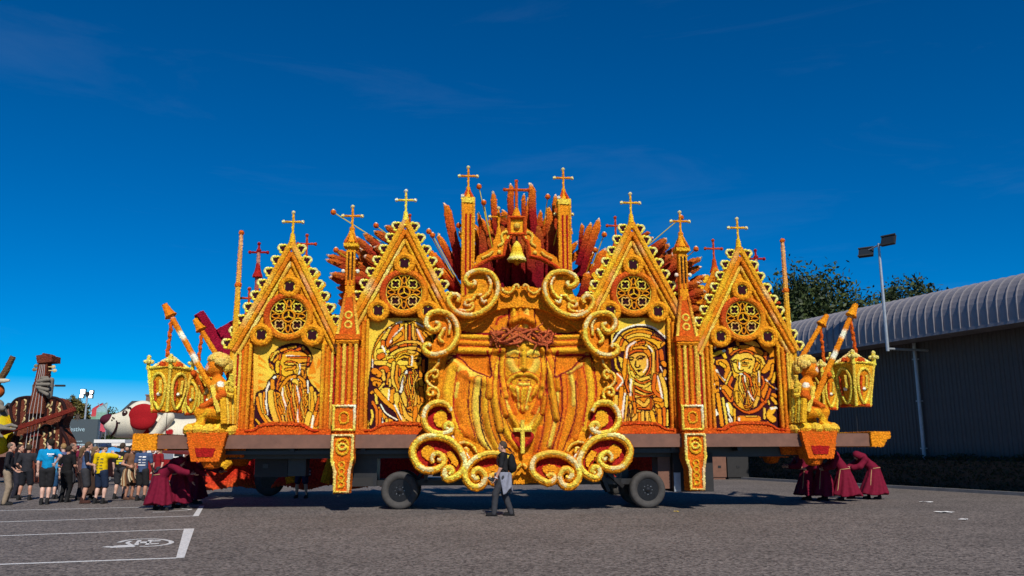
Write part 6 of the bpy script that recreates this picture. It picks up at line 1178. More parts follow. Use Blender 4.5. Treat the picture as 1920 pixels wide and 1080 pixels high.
def lantern(px, pyb, pya, w, lab, tip, foot, lab2, rz):
    p0 = F(px, pyb, w); p1 = F(px, pya, w); sc = (p1[2] - p0[2]) / LH
    e = empty('lantern', L2W(p0), YAW + rz, lab, 'lantern'); 
    e.scale = (sc,) * 3
    for k, me in LM.items():
        if k == 'finial':
            for q in FINP: link(k, me, e, q)
        else: link(k, me, e)
    a, b = F(*tip, w), F(*foot, w); d = b - a; L = np.linalg.norm(d); d /= L
    hang = a + d * .42
    top = np.array([p1[0], w, p1[2] - .02]); m = MB(); n = 14; r_ = np.random.default_rng(2)
    Pc = [top + (hang - top) * t + np.array([.015 * math.sin(i * 2.2), .015 * math.cos(i * 2.2), 0]) for i, t in enumerate(np.linspace(0, 1, n))]
    o0 = np.array(L2W(p0)); m.tube([np.array(L2W(q)) for q in Pc], [.055 if i % 2 else .04 for i in range(n)], c=mixc(O2, R1, .45), n=6); m.flowers(.026, .042)
    c = m.build('chain', 'flower', e); c.matrix_parent_inverse = (Matrix.Translation(o0) @ Matrix.Rotation(YAW + rz, 4, 'Z') @ Matrix.Diagonal((sc, sc, sc, 1))).inverted()
    pe = empty('lantern_pole', L2W(b), YAW, lab2, 'pole'); lw = lambda q: np.array(L2W(q)) - np.array(L2W(b))
    rot = Matrix.Rotation(-YAW, 3, 'Z'); lw2 = lambda q: np.array(rot @ Vector(lw(q)))
    m = MB(); n = 30; pts = [lw2(a + d * L * t) for t in np.linspace(0, 1, n)]; cs = np.array([W1 if (i % 6 in (2, 3) and i < 19 and w < 1) else mixc(O1, O2, .3) for i in range(n)]); m.tube(pts, np.linspace(.07, .085, n), c=cs, n=7); m.flowers(.027, .043); m.build('shaft', 'flower', pe)
    m = MB(); m.tube([lw2(a + d * t) for t in (-.02, .1, .3, .36, .40)], [.075, .09, .13, .17, .09], c=O1, n=8); m.flowers(.027, .043); m.build('finial', 'flower', pe)
    m = MB(); m.tube([p0 + [0, 0, .02], (p0[0], w, zt - .02)], .008, c=(.02, .02, .02), n=5); 
    st = m.build('tether', 'black', e); st.matrix_parent_inverse = (Matrix.Translation(o0) @ Matrix.Rotation(YAW + rz, 4, 'Z') @ Matrix.Diagonal((sc, sc, sc, 1))).inverted() @ FM
zt = 2.02
lantern(313.5, 773, 668, -.25, 'yellow framed flower lantern in front, over the dog head', (309, 572), (421, 772), 'orange flower pole with white bands held by the cherub facing the dog', .3)
lantern(371, 778, 690, 2.3, 'yellow framed flower lantern at the rear, over the dog back', (366, 600), (440, 722), 'plain orange flower pole of the rear cherub above the dog back', .3)
lantern(1604.5, 762, 660, -.25, 'yellow framed flower lantern in front, against the metal hall wall', (1604, 572), (1523, 762), 'orange flower pole with white bands held by the cherub facing the hall', -.42)
lantern(1545, 768, 678, 2.3, 'yellow framed flower lantern at the rear, against the metal hall wall', (1550, 592), (1478, 712), 'plain orange flower pole of the rear cherub in front of the hall', -.42)
# ================================================================== PEOPLE
def head_sdf(P):
    d = ell(P, (0, -.012, .03), (.078, .098, .108)); d = smin(d, ell(P, (0, .022, -.05), (.060, .072, .072)), .03)
    d = smin(d, cap(P, (0, .088, .012), (0, .106, -.026), .010, .016), .014)
    for s in (-1, 1):
        d = np.minimum(d, ell(P, (s * .079, -.008, -.004), (.013, .026, .034))); d = np.maximum(d, -ell(P, (s * .033, .102, .016), (.017, .016, .011)))
        d = smin(d, cap(P, (s * .016, .086, .036), (s * .05, .074, .034), .008), .012)
    d = smin(d, cap(P, (-.02, .084, -.063), (.02, .084, -.063), .008), .008); return smin(d, ell(P, (0, .07, -.102), (.026, .022, .018)), .02)
HV, HQ = sdf_mesh(head_sdf, (-.105, -.125, -.145), (.105, .135, .155), .0115)
def hand_sdf(P):
    d = ell(P, (0, 0, -.045), (.042, .017, .052))
    for i, (x, L) in enumerate(((-.031, .062), (-.011, .078), (.011, .084), (.031, .074))):
        k = (x * 1.15, .012, -.085 - L * .45); d = smin(d, cap(P, (x, 0, -.08), k, .0095, .0088), .008); d = smin(d, cap(P, k, (x * 1.15, .034, -.085 - L * .92), .0088, .0075), .004)
    d = smin(d, cap(P, (.034, .003, -.025), (.062, .014, -.062), .012, .010), .012); return smin(d, cap(P, (.062, .014, -.062), (.066, .026, -.095), .010, .008), .005)
GV, GQ = sdf_mesh(hand_sdf, (-.065, -.035, -.19), (.09, .065, .02), .0078)
def hair_sdf(style):
    def fn(P):
        d = ell(P, (0, -.016, .036), (.088, .107, .112)); d = d + .004 * wob(P, 70, 1.0)
        cut = (P[:, 1] * .85 - (P[:, 2] - .055) * .62 - .028) ; d = np.maximum(d, cut); d = np.maximum(d, -.055 - P[:, 2] + .35 * np.maximum(P[:, 1], 0))
        if style == 'long': d = smin(d, cap(P, (0, -.07, .03), (0, -.10, -.16), .08, .06), .03)
        if style == 'thin': d = np.maximum(d, -ell(P, (0, .02, .11), (.06, .085, .06)))
        return d
    return sdf_mesh(fn, (-.11, -.18, -.24 if style == 'long' else -.1), (.11, .13, .17), .0135)
HAIR = {k: hair_sdf(k) for k in ('short', 'long', 'thin')}
SK = (.50, .27, .19); SKT = (.42, .21, .14); SKP = (.58, .36, .28)
def basis(d, up=(0, 1, 0)):
    d = np.array(d, float); d /= np.linalg.norm(d); x = np.cross(up, d); 
    if np.linalg.norm(x) < .05: x = np.cross((1, 0, 0), d)
    x /= np.linalg.norm(x); y = np.cross(d, x); return np.stack([x, y, d], 1)
def ik(a, b, l1, l2, pole):
    a = np.array(a, float); b = np.array(b, float); d = b - a; L = np.linalg.norm(d); 
    if L > (l1 + l2) * .985: b = a + d / L * (l1 + l2) * .985; d = b - a; L = np.linalg.norm(d)
    d = d / L; x = (l1 * l1 - l2 * l2 + L * L) / (2 * L); h = math.sqrt(max(l1 * l1 - x * x, 0)); p = np.array(pole, float); p -= d * (p @ d); p /= np.linalg.norm(p) + 1e-9
    return a + d * x + p * h, b
def rotx(p, a): p = np.array(p, float); return np.array([p[0], p[1] * math.cos(a) - p[2] * math.sin(a), p[1] * math.sin(a) + p[2] * math.cos(a)])
def person(loc, rz, label, top=(.02, .02, .022), bottom=(.02, .02, .022), legs='shorts', H=1.78, skin=SK, hair=(.05, .03, .02), hstyle='short', hands=None, lean=0.0, feet=None, shoe=(.015, .015, .016), headturn=0.0, nod=0.0, sleeve=.55, wide=1.0, robe=None, extra=None, group=None, h=.026, hooded=False, hem=.90, belt=None, sleevec=None):
    k = H / 1.78; e = empty('person', loc, rz, label, 'person', group); e.scale = (k, k, k)
    T = lambda p: np.array([0, 0, .98]) + rotx(np.array(p) - [0, 0, .98], -lean)
    sh = [T((s * .19 * wide, 0, 1.44)) for s in (-1, 1)]; nk = T((0, .0, 1.5)); hd = T((0, .03, 1.655)); ch = T((0, .0, 1.28)); wa = T((0, 0, 1.08))
    hands = hands or [(-.25, .05, .80), (.25, .05, .80)]; feet = feet or [(-.11, 0.0), (.11, 0.0)]
    A = []; 
    for i, s in enumerate((-1, 1)):
        el, hw = ik(sh[i], hands[i], .30, .265, (s * .5, -.8, -.4)); A.append((sh[i], el, hw))
    Lg = []
    for i, s in enumerate((-1, 1)):
        hp = np.array([s * .095, 0, .93]); an = np.array([feet[i][0], feet[i][1], .095 + (feet[i][2] if len(feet[i]) > 2 else 0)]); kn, an2 = ik(hp, an, .43, .42, (0, 1, 0)); Lg.append((hp, kn, an))
    def skin_f(P):
        d = cap(P, nk - [0, 0, .04], hd - rotx((0, .02, .03), -lean), .06, .055)
        for a, b, c in A: d = smin(smin(d, cap(P, a - [0, 0, .02], b, .046, .043), .02), cap(P, b, c, .043, .029), .02)
        d = smin(d, cap(P, sh[0] * .8 + sh[1] * .2, sh[1] * .8 + sh[0] * .2, .045), .04); d = smin(d, cap(P, ch, wa, .09, .09), .04)
        d = smin(d, cap(P, wa, (0, 0, .95), .11, .1), .05)
        lk = .62 if legs != 'shorts' or robe is not None else 1.0
        for a, b, c in Lg: d = smin(smin(d, cap(P, a, b, .085 * lk, .058 * lk), .03), cap(P, b, c, .06 * lk, .04), .02); calf = b * .65 + c * .35; d = smin(d, ell(P, calf - [0, .02, 0], (.056 * lk, .06 * lk, .11)), .03)
        return d
    allp = np.array([nk, hd] + [q for a in A for q in a] + [q for a in Lg for q in a]); lo, hi = allp.min(0) - .13, allp.max(0) + .13
    b = MB()
    sd_, hc = np.array(skin), np.array(hair)
    if robe is None or True:
        add_sdf(b, skin_f, lo, hi, h if robe is None else h * 1.5, skin)
    # head
    Hm = np.array(Matrix.Rotation(headturn, 3, 'Z')) ; Hr = np.array(Matrix.Rotation(-lean * .75 - nod, 3, 'X')) @ Hm
    cl = np.tile(sd_, (len(HV), 1)); 
    for s in (-1, 1): cl[np.linalg.norm((HV - [s * .033, .09, .014]) / [.013, .02, .008], axis=1) < 1] = (.05, .03, .03); cl[np.linalg.norm((HV - [s * .034, .088, .04]) / [.022, .02, .007], axis=1) < 1] = hc * .8 + sd_ * .15
    cl[np.linalg.norm((HV - [0, .09, -.064]) / [.022, .02, .008], axis=1) < 1] = sd_ * [.8, .5, .5]
    b.add(HV @ Hr.T + hd, HQ, cl)
    for i, s in enumerate((-1, 1)):
        a = A[i][2] - A[i][1]; Bm = basis(-a, (0, 1, 0)); V = GV.copy(); V[:, 0] *= -s
        q = GQ if s < 0 else GQ[:, ::-1]; b.add(V @ Bm.T + A[i][2] + a / np.linalg.norm(a) * .005, q, skin)
    b.build('body', 'skin', e, smooth=True)
    if not hooded:
        hv, hq = HAIR[hstyle]; m = MB(); m.add(hv @ Hr.T + hd, hq, hair); m.build('hair', 'cloth', e, smooth=True)
    sc_ = sleevec or top
    if robe is None:
        def shirt(P):
            d = smin(cap(P, sh[0] * .93 + ch * .07, sh[1] * .93 + ch * .07, .075 * wide), cap(P, ch, wa, .145 * wide, .135 * wide), .09)
            d = smin(d, cap(P, wa, (0, 0, hem - .02), .137 * wide, .163 * wide), .06); d = smin(d, cap(P, ch, nk + (nk - ch) * .06, .12, .062), .05)
            for a, b_, c in A:
                e_ = a + (b_ - a) * min(1, sleeve * 1.35) if sleeve <= .75 else b_; d = smin(d, cap(P, a, e_, .075, .07), .035)
                if sleeve > .75: d = smin(d, cap(P, b_, b_ + (c - b_) * .93, .062, .045), .03)
            # flatten front to back, hem plane, folds
            d = np.maximum(d, hem - P[:, 2] + .01 * np.sin(P[:, 0] * 20)); return d + .006 * wob(P, 24, H * 9) + .004 * wob(P, 60, H)
        def flat(P): Q = P.copy(); Q[:, 1] = Q[:, 1] * 1.22; return shirt(Q) / 1.1 if lean == 0 else shirt(P)
        def colf(V):
            c = np.tile(np.array(top, float), (len(V), 1))
            if sleevec is not None: c[np.abs(V[:, 0]) > .155 * wide] = sleevec
            return c
        m = MB(); add_sdf(m, flat, lo - .05, hi + .05, h, top, colf); so = m.build('shirt', 'cloth', e, smooth=True); SV = m.v[0]
        def pants(P):
            d = cap(P, (-.05, 0, .95), (.05, 0, .95), .120 * wide)
            for a, b_, c in Lg:
                if legs == 'shorts': kk = a + (b_ - a) * .93; d = smin(d, cap(P, a, kk, .115, .10), .03); 
                else: d = smin(smin(d, cap(P, a, b_, .11, .085), .03), cap(P, b_, c - [0, 0, .02], .082, .068), .03)
            d = np.maximum(d, P[:, 2] - 1.03); return d + .005 * wob(P, 30, H * 5)
        m = MB(); add_sdf(m, pants, (lo[0], lo[1], .02), (hi[0], hi[1], 1.08), h, bottom); m.build('shorts' if legs == 'shorts' else 'trousers', 'cloth', e, smooth=True)
    else:
        fc_ = np.mean([f[:2] for f in feet], axis=0); 
        def robe_f(P):
            t = np.clip((1.0 - P[:, 2]) / .92, 0, 1); cx = fc_[0] * t; cy = fc_[1] * t; q = np.stack([P[:, 0] - cx, P[:, 1] - cy], 1); an = np.arctan2(q[:, 1], q[:, 0]); r = np.hypot(q[:, 0], q[:, 1] * .86)
            rad = .17 + .22 * wide * t ** 1.1 + (.004 + .030 * t) * np.sin(an * 9 + 3 * t + H * 7) + .015 * t * np.sin(an * 4 + H * 3); sk = (r - rad) * .8; sk = np.maximum(sk, np.maximum(.17 + .035 * np.sin(an * 3 + H * 5) - P[:, 2], P[:, 2] - 1.04))
            d = smin(cap(P, sh[0], sh[1], .095), cap(P, ch, wa, .165, .155), .1); d = smin(d, cap(P, wa, (0, 0, .98), .155, .15), .06)
            for a, b_, c in A: d = smin(d, cap(P, a, b_, .095, .10), .05); d = smin(d, cap(P, b_, b_ + (c - b_) * .88, .095, .085), .04)
            d = smin(d, sk, .05)
            if hooded:
                hc_ = hd + rotx((0, -.025, .015), -lean); hh = cap(P, hc_, nk + rotx((0, -.05, -.03), -lean), .135, .15); fo = hd + rotx((0, .13, -.02), -lean - nod); hh = np.maximum(hh, -ell(P, fo, (.085, .12, .115))); d = smin(d, hh, .03)
            return d + .006 * wob(P, 22, H * 4)
        m = MB(); add_sdf(m, robe_f, np.minimum(lo, (-.5 + fc_[0], -.5 + fc_[1], .1)) - .04, np.maximum(hi, (.5 + fc_[0], .5 + fc_[1], 0)) + .08, h * 1.15, robe); m.build('robe', 'cloth', e, smooth=True)
        if belt:
            m = MB(); an = np.linspace(0, 2 * math.pi, 28, endpoint=False); m.tube(np.c_[.178 * np.cos(an), .195 * np.sin(an), 1.0 + .015 * np.sin(an * 2)], .013, c=belt, n=6, closed=True)
            for dx in (0, .03): m.tube(catmull([(-.13 + dx, .12, 1.0), (-.20 + dx, .2, .7), (-.25 + dx, .26, .40), (-.22 + dx * 2, .30, .26)], 4), .011, c=belt, n=5)
            m.build('rope_belt', 'cloth', e)
    for i in range(2):
        a = Lg[i][2]; up = a[2] - .095; m = MB()
        def shoe_f(P): return smin(np.maximum(smin(cap(P, a + [0, -.03, -.035], a + [0, .15, -.05], .047, .042), cap(P, a + [0, -.02, .0], a + [0, -.01, .05], .048, .05), .03), (up + .004) - P[:, 2]), np.maximum(cap(P, a + [0, -.045, -.08], a + [0, .16, -.08], .05), np.maximum(P[:, 2] - up - .03, up + .002 - P[:, 2])), .006)
        add_sdf(m, shoe_f, a - [.09, .12, .11], a + [.09, .24, .13], .02, shoe); m.build('shoe', 'cloth', e, smooth=True)
    info = dict(e=e, SV=SV if robe is None else None, A=A, hd=hd, Hr=Hr, T=T)
    if extra: extra(info)
    return e
def print_rows(rows, c, side=-1, z0=1.38, name='shirt_print', hc=None):
    """flat print on the back of a shirt: small thin patches that follow the cloth"""
    def ex(I):
        SV = I['SV']; m = MB()
        for (x0, x1, za, zb_, *cc) in rows:
            n = max(2, int((x1 - x0) / .03)); V = []
            for z in (za, zb_):
                for x in np.linspace(x0, x1, n):
                    near = SV[(np.abs(SV[:, 0] - x) < .035) & (np.abs(SV[:, 2] - z) < .035) & (SV[:, 1] * side > 0)]; y = (near[:, 1] * side).max() if len(near) else .14; V.append((x, (y + .006) * side, z))
            m.add(V, [(i, i + 1, n + i + 1, n + i) if side < 0 else (i + 1, i, n + i, n + i + 1) for i in range(n - 1)], cc[0] if cc else c)
        tag(m.build(name, 'paint', I['e']), kind='stuff')
    return ex
def cap_hat(c):
    def ex(I):
        V, Q = sdf_mesh(lambda P: np.minimum(np.maximum(ell(P, (0, -.012, .04), (.094, .112, .115)), .045 - P[:, 2]), np.maximum(ell(P, (0, .09, .05), (.085, .10, .014)), -P[:, 1])), (-.12, -.15, .02), (.12, .22, .18), .009)
        m = MB(); m.add(V @ I['Hr'].T + I['hd'], Q, c); m.build('cap', 'cloth', I['e'], smooth=True)
    return ex
CG = 'onlookers standing on the yard'
SHG = [(-.11 + .22 * i / 1 * 0, 0, 0, 0) for i in range(0)]
Wt = (.75, .75, .75)
rows_navy = [(-.12, -.02, 1.37, 1.40, Wt), (.02, .12, 1.36, 1.40, Wt), (-.12, -.03, 1.27, 1.31, Wt), (.02, .12, 1.28, 1.30, Wt), (-.11, -.02, 1.19, 1.22, Wt), (.02, .12, 1.19, 1.21, Wt), (-.13, .12, 1.11, 1.14, Wt)]
gy = (.18, .15, .02); rows_yel = [(-.12, -.02, 1.38, 1.40, gy), (-.13, -.03, 1.31, 1.34, gy), (.03, .11, 1.31, 1.36, gy), (-.13, -.03, 1.22, 1.25, gy), (.02, .12, 1.22, 1.24, gy), (-.12, -.04, 1.13, 1.17, gy), (.02, .1, 1.13, 1.16, gy), (-.12, -.03, 1.05, 1.07, gy), (.02, .12, 1.04, 1.07, gy)]
yl = (.7, .6, .03); rows_hood = [(-.1, -.05, 1.30, 1.36, yl), (-.04, .01, 1.27, 1.36, yl), (.02, .1, 1.28, 1.36, yl), (-.11, .11, 1.19, 1.24, yl), (-.11, -.01, 1.11, 1.17, yl), (.01, .1, 1.12, 1.17, (.3, .4, .5))]
rows_blue = [(-.03, .0, 1.36, 1.40, Wt), (.01, .14, 1.36, 1.39, Wt), (.0, .1, 1.32, 1.33, Wt)]
DKC = (.012, .012, .016)
def gp(px, py): return gnd(px, py)
NOH = None
person(gp(8, 947), R(-70), 'man in black sweater and beige trousers at the edge of the onlookers', DKC, (.26, .20, .14), 'trousers', 1.80, SK, (.12, .09, .07), 'thin', hands=[(-.2, .2, 1.0), (.2, .2, 1.0)], sleeve=1.0, group=CG)
person(gp(27, 934), R(-85), 'young man with glasses, black jacket and yellow collar', DKC, (.02, .02, .03), 'trousers', 1.76, SK, (.03, .02, .015), hands=[(-.2, .25, 1.0), (.2, .25, 1.0)], sleeve=1.0, group=CG, extra=print_rows([(-.1, .1, 1.42, 1.46, yl)], yl, 1, name='collar'))
person(gp(44, 938), R(8), 'man seen from behind in charcoal tee and black shorts, elbows out', (.022, .022, .027), (.014, .015, .02), 'shorts', 1.75, SKT, (.05, .035, .02), hands=[(-.27, .2, .98), (.25, .22, .98)], group=CG, wide=1.08, feet=[(-.17, 0), (.17, 0)])
person(gp(82, 946), R(20), 'tall youth in bright blue tee rucked up at the waist', (.0, .22, .45), (.018, .018, .02), 'shorts', 1.90, SKP, (.02, .014, .01), hands=[(-.24, .0, .78), (.2, -.12, 1.12)], group=CG, headturn=R(50), extra=print_rows(rows_blue, Wt), hem=.98, feet=[(-.07, 0), (.07, .02)])
person(gp(94, 936), R(10), 'child in pale blue tee and denim shorts beside the tall youth', (.06, .30, .55), (.02, .07, .16), 'shorts', 1.50, SKP, (.1, .06, .03), group=CG)
person(gp(110, 935), R(60), 'fair haired young man in striped shirt among the onlookers', (.10, .11, .22), (.2, .2, .22), 'trousers', 1.78, SKP, (.28, .17, .07), group=CG, extra=print_rows([(-.1, .1, 1.2, 1.26, (.5, .05, .05)), (-.1, .1, 1.05, 1.11, (.5, .05, .05))], Wt, -1))
person(gp(119, 942), R(-10), 'man all in black with shaved head seen from behind', (.008, .008, .009), (.009, .009, .01), 'trousers', 1.70, SKT, (.035, .025, .02), hands=[(-.2, .22, 1.05), (.24, .2, 1.0)], group=CG, wide=1.08)
person(gp(127, 934), R(-75), 'balding man in black polo standing behind the man in black', (.01, .01, .012), (.05, .05, .055), 'shorts', 1.80, SKT, (.14, .1, .08), 'thin', hands=[(-.2, .3, 1.05), (.2, .3, 1.05)], group=CG)
person(gp(155, 944), R(-70), 'man in blue tee with navy sleeves and grey shorts', (.06, .10, .20), (.032, .032, .037), 'shorts', 1.82, SK, (.07, .05, .03), hands=[(-.18, .3, 1.08), (.16, .3, 1.08)], group=CG, sleevec=(.012, .012, .02), shoe=(.05, .02, .015), headturn=R(8))
person(gp(147, 938), R(-40), 'woman in dark clothes half hidden beside the blue and navy tee', (.1, .05, .045), (.03, .02, .02), 'trousers', 1.66, SK, (.1, .06, .03), 'long', group=CG)
person(gp(170, 937), R(-60), 'person in long dark brown robe behind the yellow tee', hair=(.16, .1, .05), hstyle='long', robe=(.035, .018, .012), H=1.68, group=CG)
person(gp(185, 944.5), R(-12), 'man in yellow tee with small dark print, navy shorts and blue cap', (.62, .42, .0), (.012, .022, .05), 'shorts', 1.76, SKP, (.1, .07, .05), hands=[(-.25, .05, .84), (.20, .22, 1.50)], group=CG, headturn=R(-35), wide=1.16, extra=lambda I: (print_rows(rows_yel, gy)(I), cap_hat((.012, .025, .07))(I)), feet=[(-.14, 0), (.14, 0)])
person(gp(221, 936), R(-5), 'youth in black hooded top with yellow back print', (.01, .01, .012), (.03, .032, .04), 'shorts', 1.80, SKP, (.05, .035, .025), hands=[(-.25, .05, .8), (.2, .25, 1.1)], group=CG, extra=print_rows(rows_hood, yl), sleeve=.6, feet=[(-.15, .05), (.12, .1)])
def wrap(I):
    m = MB(); r_ = np.random.default_rng(5)
    for k in range(26):
        an = k / 26 * 6.283; c = [(.42, .33, .2), (.2, .09, .04), (.06, .03, .02), (.5, .42, .28)][k % 4]; L = .35 + .25 * r_.random()
        m.tube(catmull([(.17 * math.cos(an), .16 * math.sin(an), 1.02), (.22 * math.cos(an), .21 * math.sin(an), .8), (.26 * math.cos(an + .3), .25 * math.sin(an + .3), 1.0 - L)], 4), np.linspace(.035, .025, 9), c=c, n=5)
    m.build('ragged_skirt', 'cloth', I['e'])
person(gp(240, 937), R(-120), 'performer in ragged brown and tan strips with sandals', (.16, .08, .045), (.05, .03, .02), 'shorts', 1.74, SKT, (.03, .02, .015), 'long', hands=[(-.2, .25, 1.05), (.2, .2, 1.1)], group=CG, extra=wrap, shoe=(.09, .045, .03), sleeve=.3)
person(gp(263, 939), R(-3), 'man in navy blue tee with white sponsor print seen from behind', (.045, .075, .16), (.018, .018, .02), 'shorts', 1.76, SKT, (.05, .04, .03), hands=[(-.25, .06, .82), (.22, .22, .95)], group=CG, extra=print_rows(rows_navy, Wt), wide=1.08)
person(gp(292, 925), R(150), 'blond woman in red top behind the bent monks', (.22, .01, .015), (.03, .03, .04), 'trousers', 1.70, SKP, (.38, .26, .12), 'long', group=CG)
person(gp(141, 897), R(30), 'distant man in maroon clothes walking behind the onlookers', (.13, .008, .03), (.10, .008, .03), 'trousers', 1.75, SK, (.13, .01, .03), group=CG, h=.03)
for k, (px, py, c, lab) in enumerate([(60, 893, (.02, .02, .025), 'distant onlooker in black before the lower cello body'), (100, 890, (.05, .05, .06), 'distant onlooker in grey beyond the tall youth'), (132, 892, (.3, .3, .3), 'distant onlooker in pale grey near the screen'), (204, 889, (.03, .04, .08), 'distant onlooker in navy beyond the yellow tee'), (212, 887, (.25, .03, .03), 'distant onlooker in red beyond the yellow tee'), (250, 890, (.3, .28, .2), 'distant onlooker in beige below the dog muzzle')]):
    person(gp(px, py), R(20 * k), lab, c, (.02, .02, .03), 'trousers', 1.72 + .02 * k, SK, (.06, .04, .03), group='distant onlookers', h=.03)
# far crowd that reads as one mass
m = MB(); r_ = np.random.default_rng(8)
for k in range(70):
    p = at(r_.uniform(150, 300), 845, r_.uniform(48, 62)); c = [(.02, .02, .025), (.06, .06, .08), (.25, .2, .15), (.15, .03, .03), (.04, .07, .15)][r_.integers(0, 5)]
    hh = r_.uniform(1.55, 1.85); m.lathe([(.12, 0), (.2, .5 * hh), (.24, .72 * hh), (.2, .8 * hh), (.06, .84 * hh)], (p[0], p[1], 0), c, 7); m.ball((p[0], p[1], hh - .11), .12, (.4, .22, .16), 7, 5)
tag(m.build('crowd', 'cloth', smooth=True), 'far off crowd of onlookers between the stage and the dog float', 'crowd', kind='stuff')

# ---- robed bearers bent under the float
MR = (.135, .003, .02); RB = (.42, .27, .13); MGR = 'robed people pushing the float'
def monk(px, py, rz, lean, label, H=1.78, hooded=True, hands=None, feet=None, robe=MR, nod=0.0, wide=1.25):
    return person(gp(px, py), rz, label, robe=robe, H=H, lean=lean, hooded=hooded, hands=hands, feet=feet, belt=RB, hair=(.05, .03, .02), shoe=(.012, .012, .013), group=MGR, nod=nod, h=.022, wide=wide if px > 900 else .9)
fr = R(-90); fl_ = R(90)
monk(296, 956.5, fr, R(54), 'maroon robed person bent double, arms forward, bearer closest to the onlookers', H=1.68, hands=[(-.18, .92, .98), (.16, .98, 1.0)], feet=[(-.12, -.12), (.13, .16)], nod=-.2)
monk(331, 953, R(-80), R(38), 'maroon robed person crouching between two others under the corbel by the dog', H=1.68, hands=[(-.15, .72, .95), (.25, .45, .68)], feet=[(-.12, -.1), (.12, .2)])
monk(362, 944, R(-95), R(48), 'shaded robed person deepest under the deck by the dog', H=1.70, hands=[(-.16, .85, 1.0), (.16, .85, 1.0)], feet=[(-.12, -.1), (.12, .15)], robe=(.12, .004, .02))
monk(1516, 937, fl_, R(30), 'shaded robed person deepest under the deck by the hall', hands=[(-.18, .62, 1.1), (.18, .62, 1.1)], H=1.70)
monk(1546, 938, R(95), R(32), 'maroon robed person behind the corbel by the hall, beside the trailing rope', H=1.70, hands=[(-.18, .6, 1.05), (.18, .6, 1.05)])
monk(1586, 939, R(80), R(34), 'maroon robed person with long hanging rope belt, mid stride by the hall', hands=[(-.18, .62, 1.02), (.2, .66, 1.0)], feet=[(-.12, .14), (.13, -.25, .05)], H=1.76)
monk(1643, 936, fl_, R(50), 'maroon robed person leaning far forward, outermost bearer by the hall', hands=[(-.18, .80, 1.0), (.18, .84, .98)], feet=[(-.12, -.05), (.12, .2)])
# ---- man walking past the float
def walker(I):
    m = MB(); V, Q = sdf_mesh(lambda P: smin(ell(P, (0, -.2, 1.26), (.145, .095, .24)), ell(P, (0, -.27, 1.17), (.11, .06, .12)), .04) + .004 * wob(P, 30, 2), (-.2, -.4, .95), (.2, -.05, 1.55), .018); m.add(V, Q, (.008, .008, .009)); m.build('backpack', 'cloth', I['e'], smooth=True)
    m = MB()
    for s in (-1, 1): m.tube(catmull([(s * .11, -.15, 1.46), (s * .115, .02, 1.525), (s * .12, .135, 1.40), (s * .14, .11, 1.2), (s * .15, -.1, 1.08)], 5), .016, c=(.008, .008, .009), n=6)
    m.build('backpack_strap', 'cloth', I['e'])
    def jacket(P):
        t = np.clip((1.04 - P[:, 2]) / .5, 0, 1); an = np.arctan2(P[:, 1], P[:, 0]); r = np.hypot(P[:, 0], P[:, 1] * 1.05); d = np.abs(r - (.175 + .045 * t + .014 * np.sin(an * 7 + 4 * t))) - .022; d = np.maximum(d, P[:, 2] - 1.05); d = np.maximum(d, (.60 + .08 * np.sin(an * 3 + 1)) - P[:, 2]); return np.maximum(d, P[:, 1] * .8 - .08 + .1 * t)
    m = MB(); V, Q = sdf_mesh(jacket, (-.32, -.32, .45), (.32, .32, 1.1), .018); m.add(V, Q, (.21, .22, .27)); m.tube(catmull([(-.17, .08, 1.02), (-.05, .19, 1.0), (.06, .19, 1.0), (.17, .08, 1.02)], 4), .035, c=(.21, .22, .27), n=7); m.tube(catmull([(.03, .19, 1.0), (.06, .21, .85), (.05, .2, .68)], 4), .035, c=(.21, .22, .27), n=7); m.build('tied_jacket', 'cloth', I['e'], smooth=True)
    a, b = I['A'][0][1], I['A'][0][2]; q = b + (a - b) * .06; d = (b - a) / np.linalg.norm(b - a); m = MB(); B = basis(d); an = np.linspace(0, 6.283, 16, endpoint=False); m.tube(np.array([q + B[:, 0] * .037 * math.cos(t) + B[:, 1] * .037 * math.sin(t) for t in an]), .009, c=(.75, .75, .78), n=5, closed=True); m.build('wristband', 'paint', I['e'])
    p = I['A'][0][2] + np.array([.0, .05, -.05]); m = MB(); m.box((-.03, -.075, -.05), (.03, .075, .05), M4=Matrix.Translation(p) @ Matrix.Rotation(.5, 4, 'X')); m.tube([p + [0, .06, .02], p + [0, .14, .06]], .034, n=10, c=(.01, .01, .01)); m.build('handheld_camera', 'black', I['e'])
person(gp(944, 967.5), R(82), 'man walking in black polo, grey jacket round his waist, backpack on', (.014, .014, .016), (.038, .039, .045), 'trousers', 1.80, SK, (.06, .04, .03), hands=[(-.22, .17, .86), (.2, .10, .84)], feet=[(-.1, .22), (.1, -.18)], shoe=(.01, .01, .011), extra=walker, h=.016, sleeve=.6, hem=.96, nod=.08)
# ---- photographer behind the float
def photog(I):
    p = (I['A'][0][2] + I['A'][1][2]) / 2; m = MB(); m.box((-.08, -.04, -.06), (.08, .05, .06), M4=Matrix.Translation(p)); m.tube([p + [0, .05, 0], p + [0, .2, 0]], .045, n=10); m.build('camera', 'black', I['e'])
    m = MB(); m.lathe([(.05, .72), (.05, .98)], (-.24, .05, 0), (.03, .03, .035), 9); m.lathe([(.052, .76), (.052, .79)], (-.24, .05, 0), (.6, .6, .65), 9); m.lathe([(.052, .86), (.052, .89)], (-.24, .05, 0), (.6, .6, .65), 9); m.build('lens_bag', 'paint', I['e'])
person(gp(565, 934), R(176), 'photographer in black vest and navy shorts aiming a camera under the deck', (.01, .01, .012), (.01, .02, .06), 'shorts', 1.80, SKP, (.05, .03, .02), hands=[(-.07, .3, 1.55), (.07, .3, 1.55)], sleeve=.25, extra=photog, feet=[(-.17, 0), (.17, 0)])
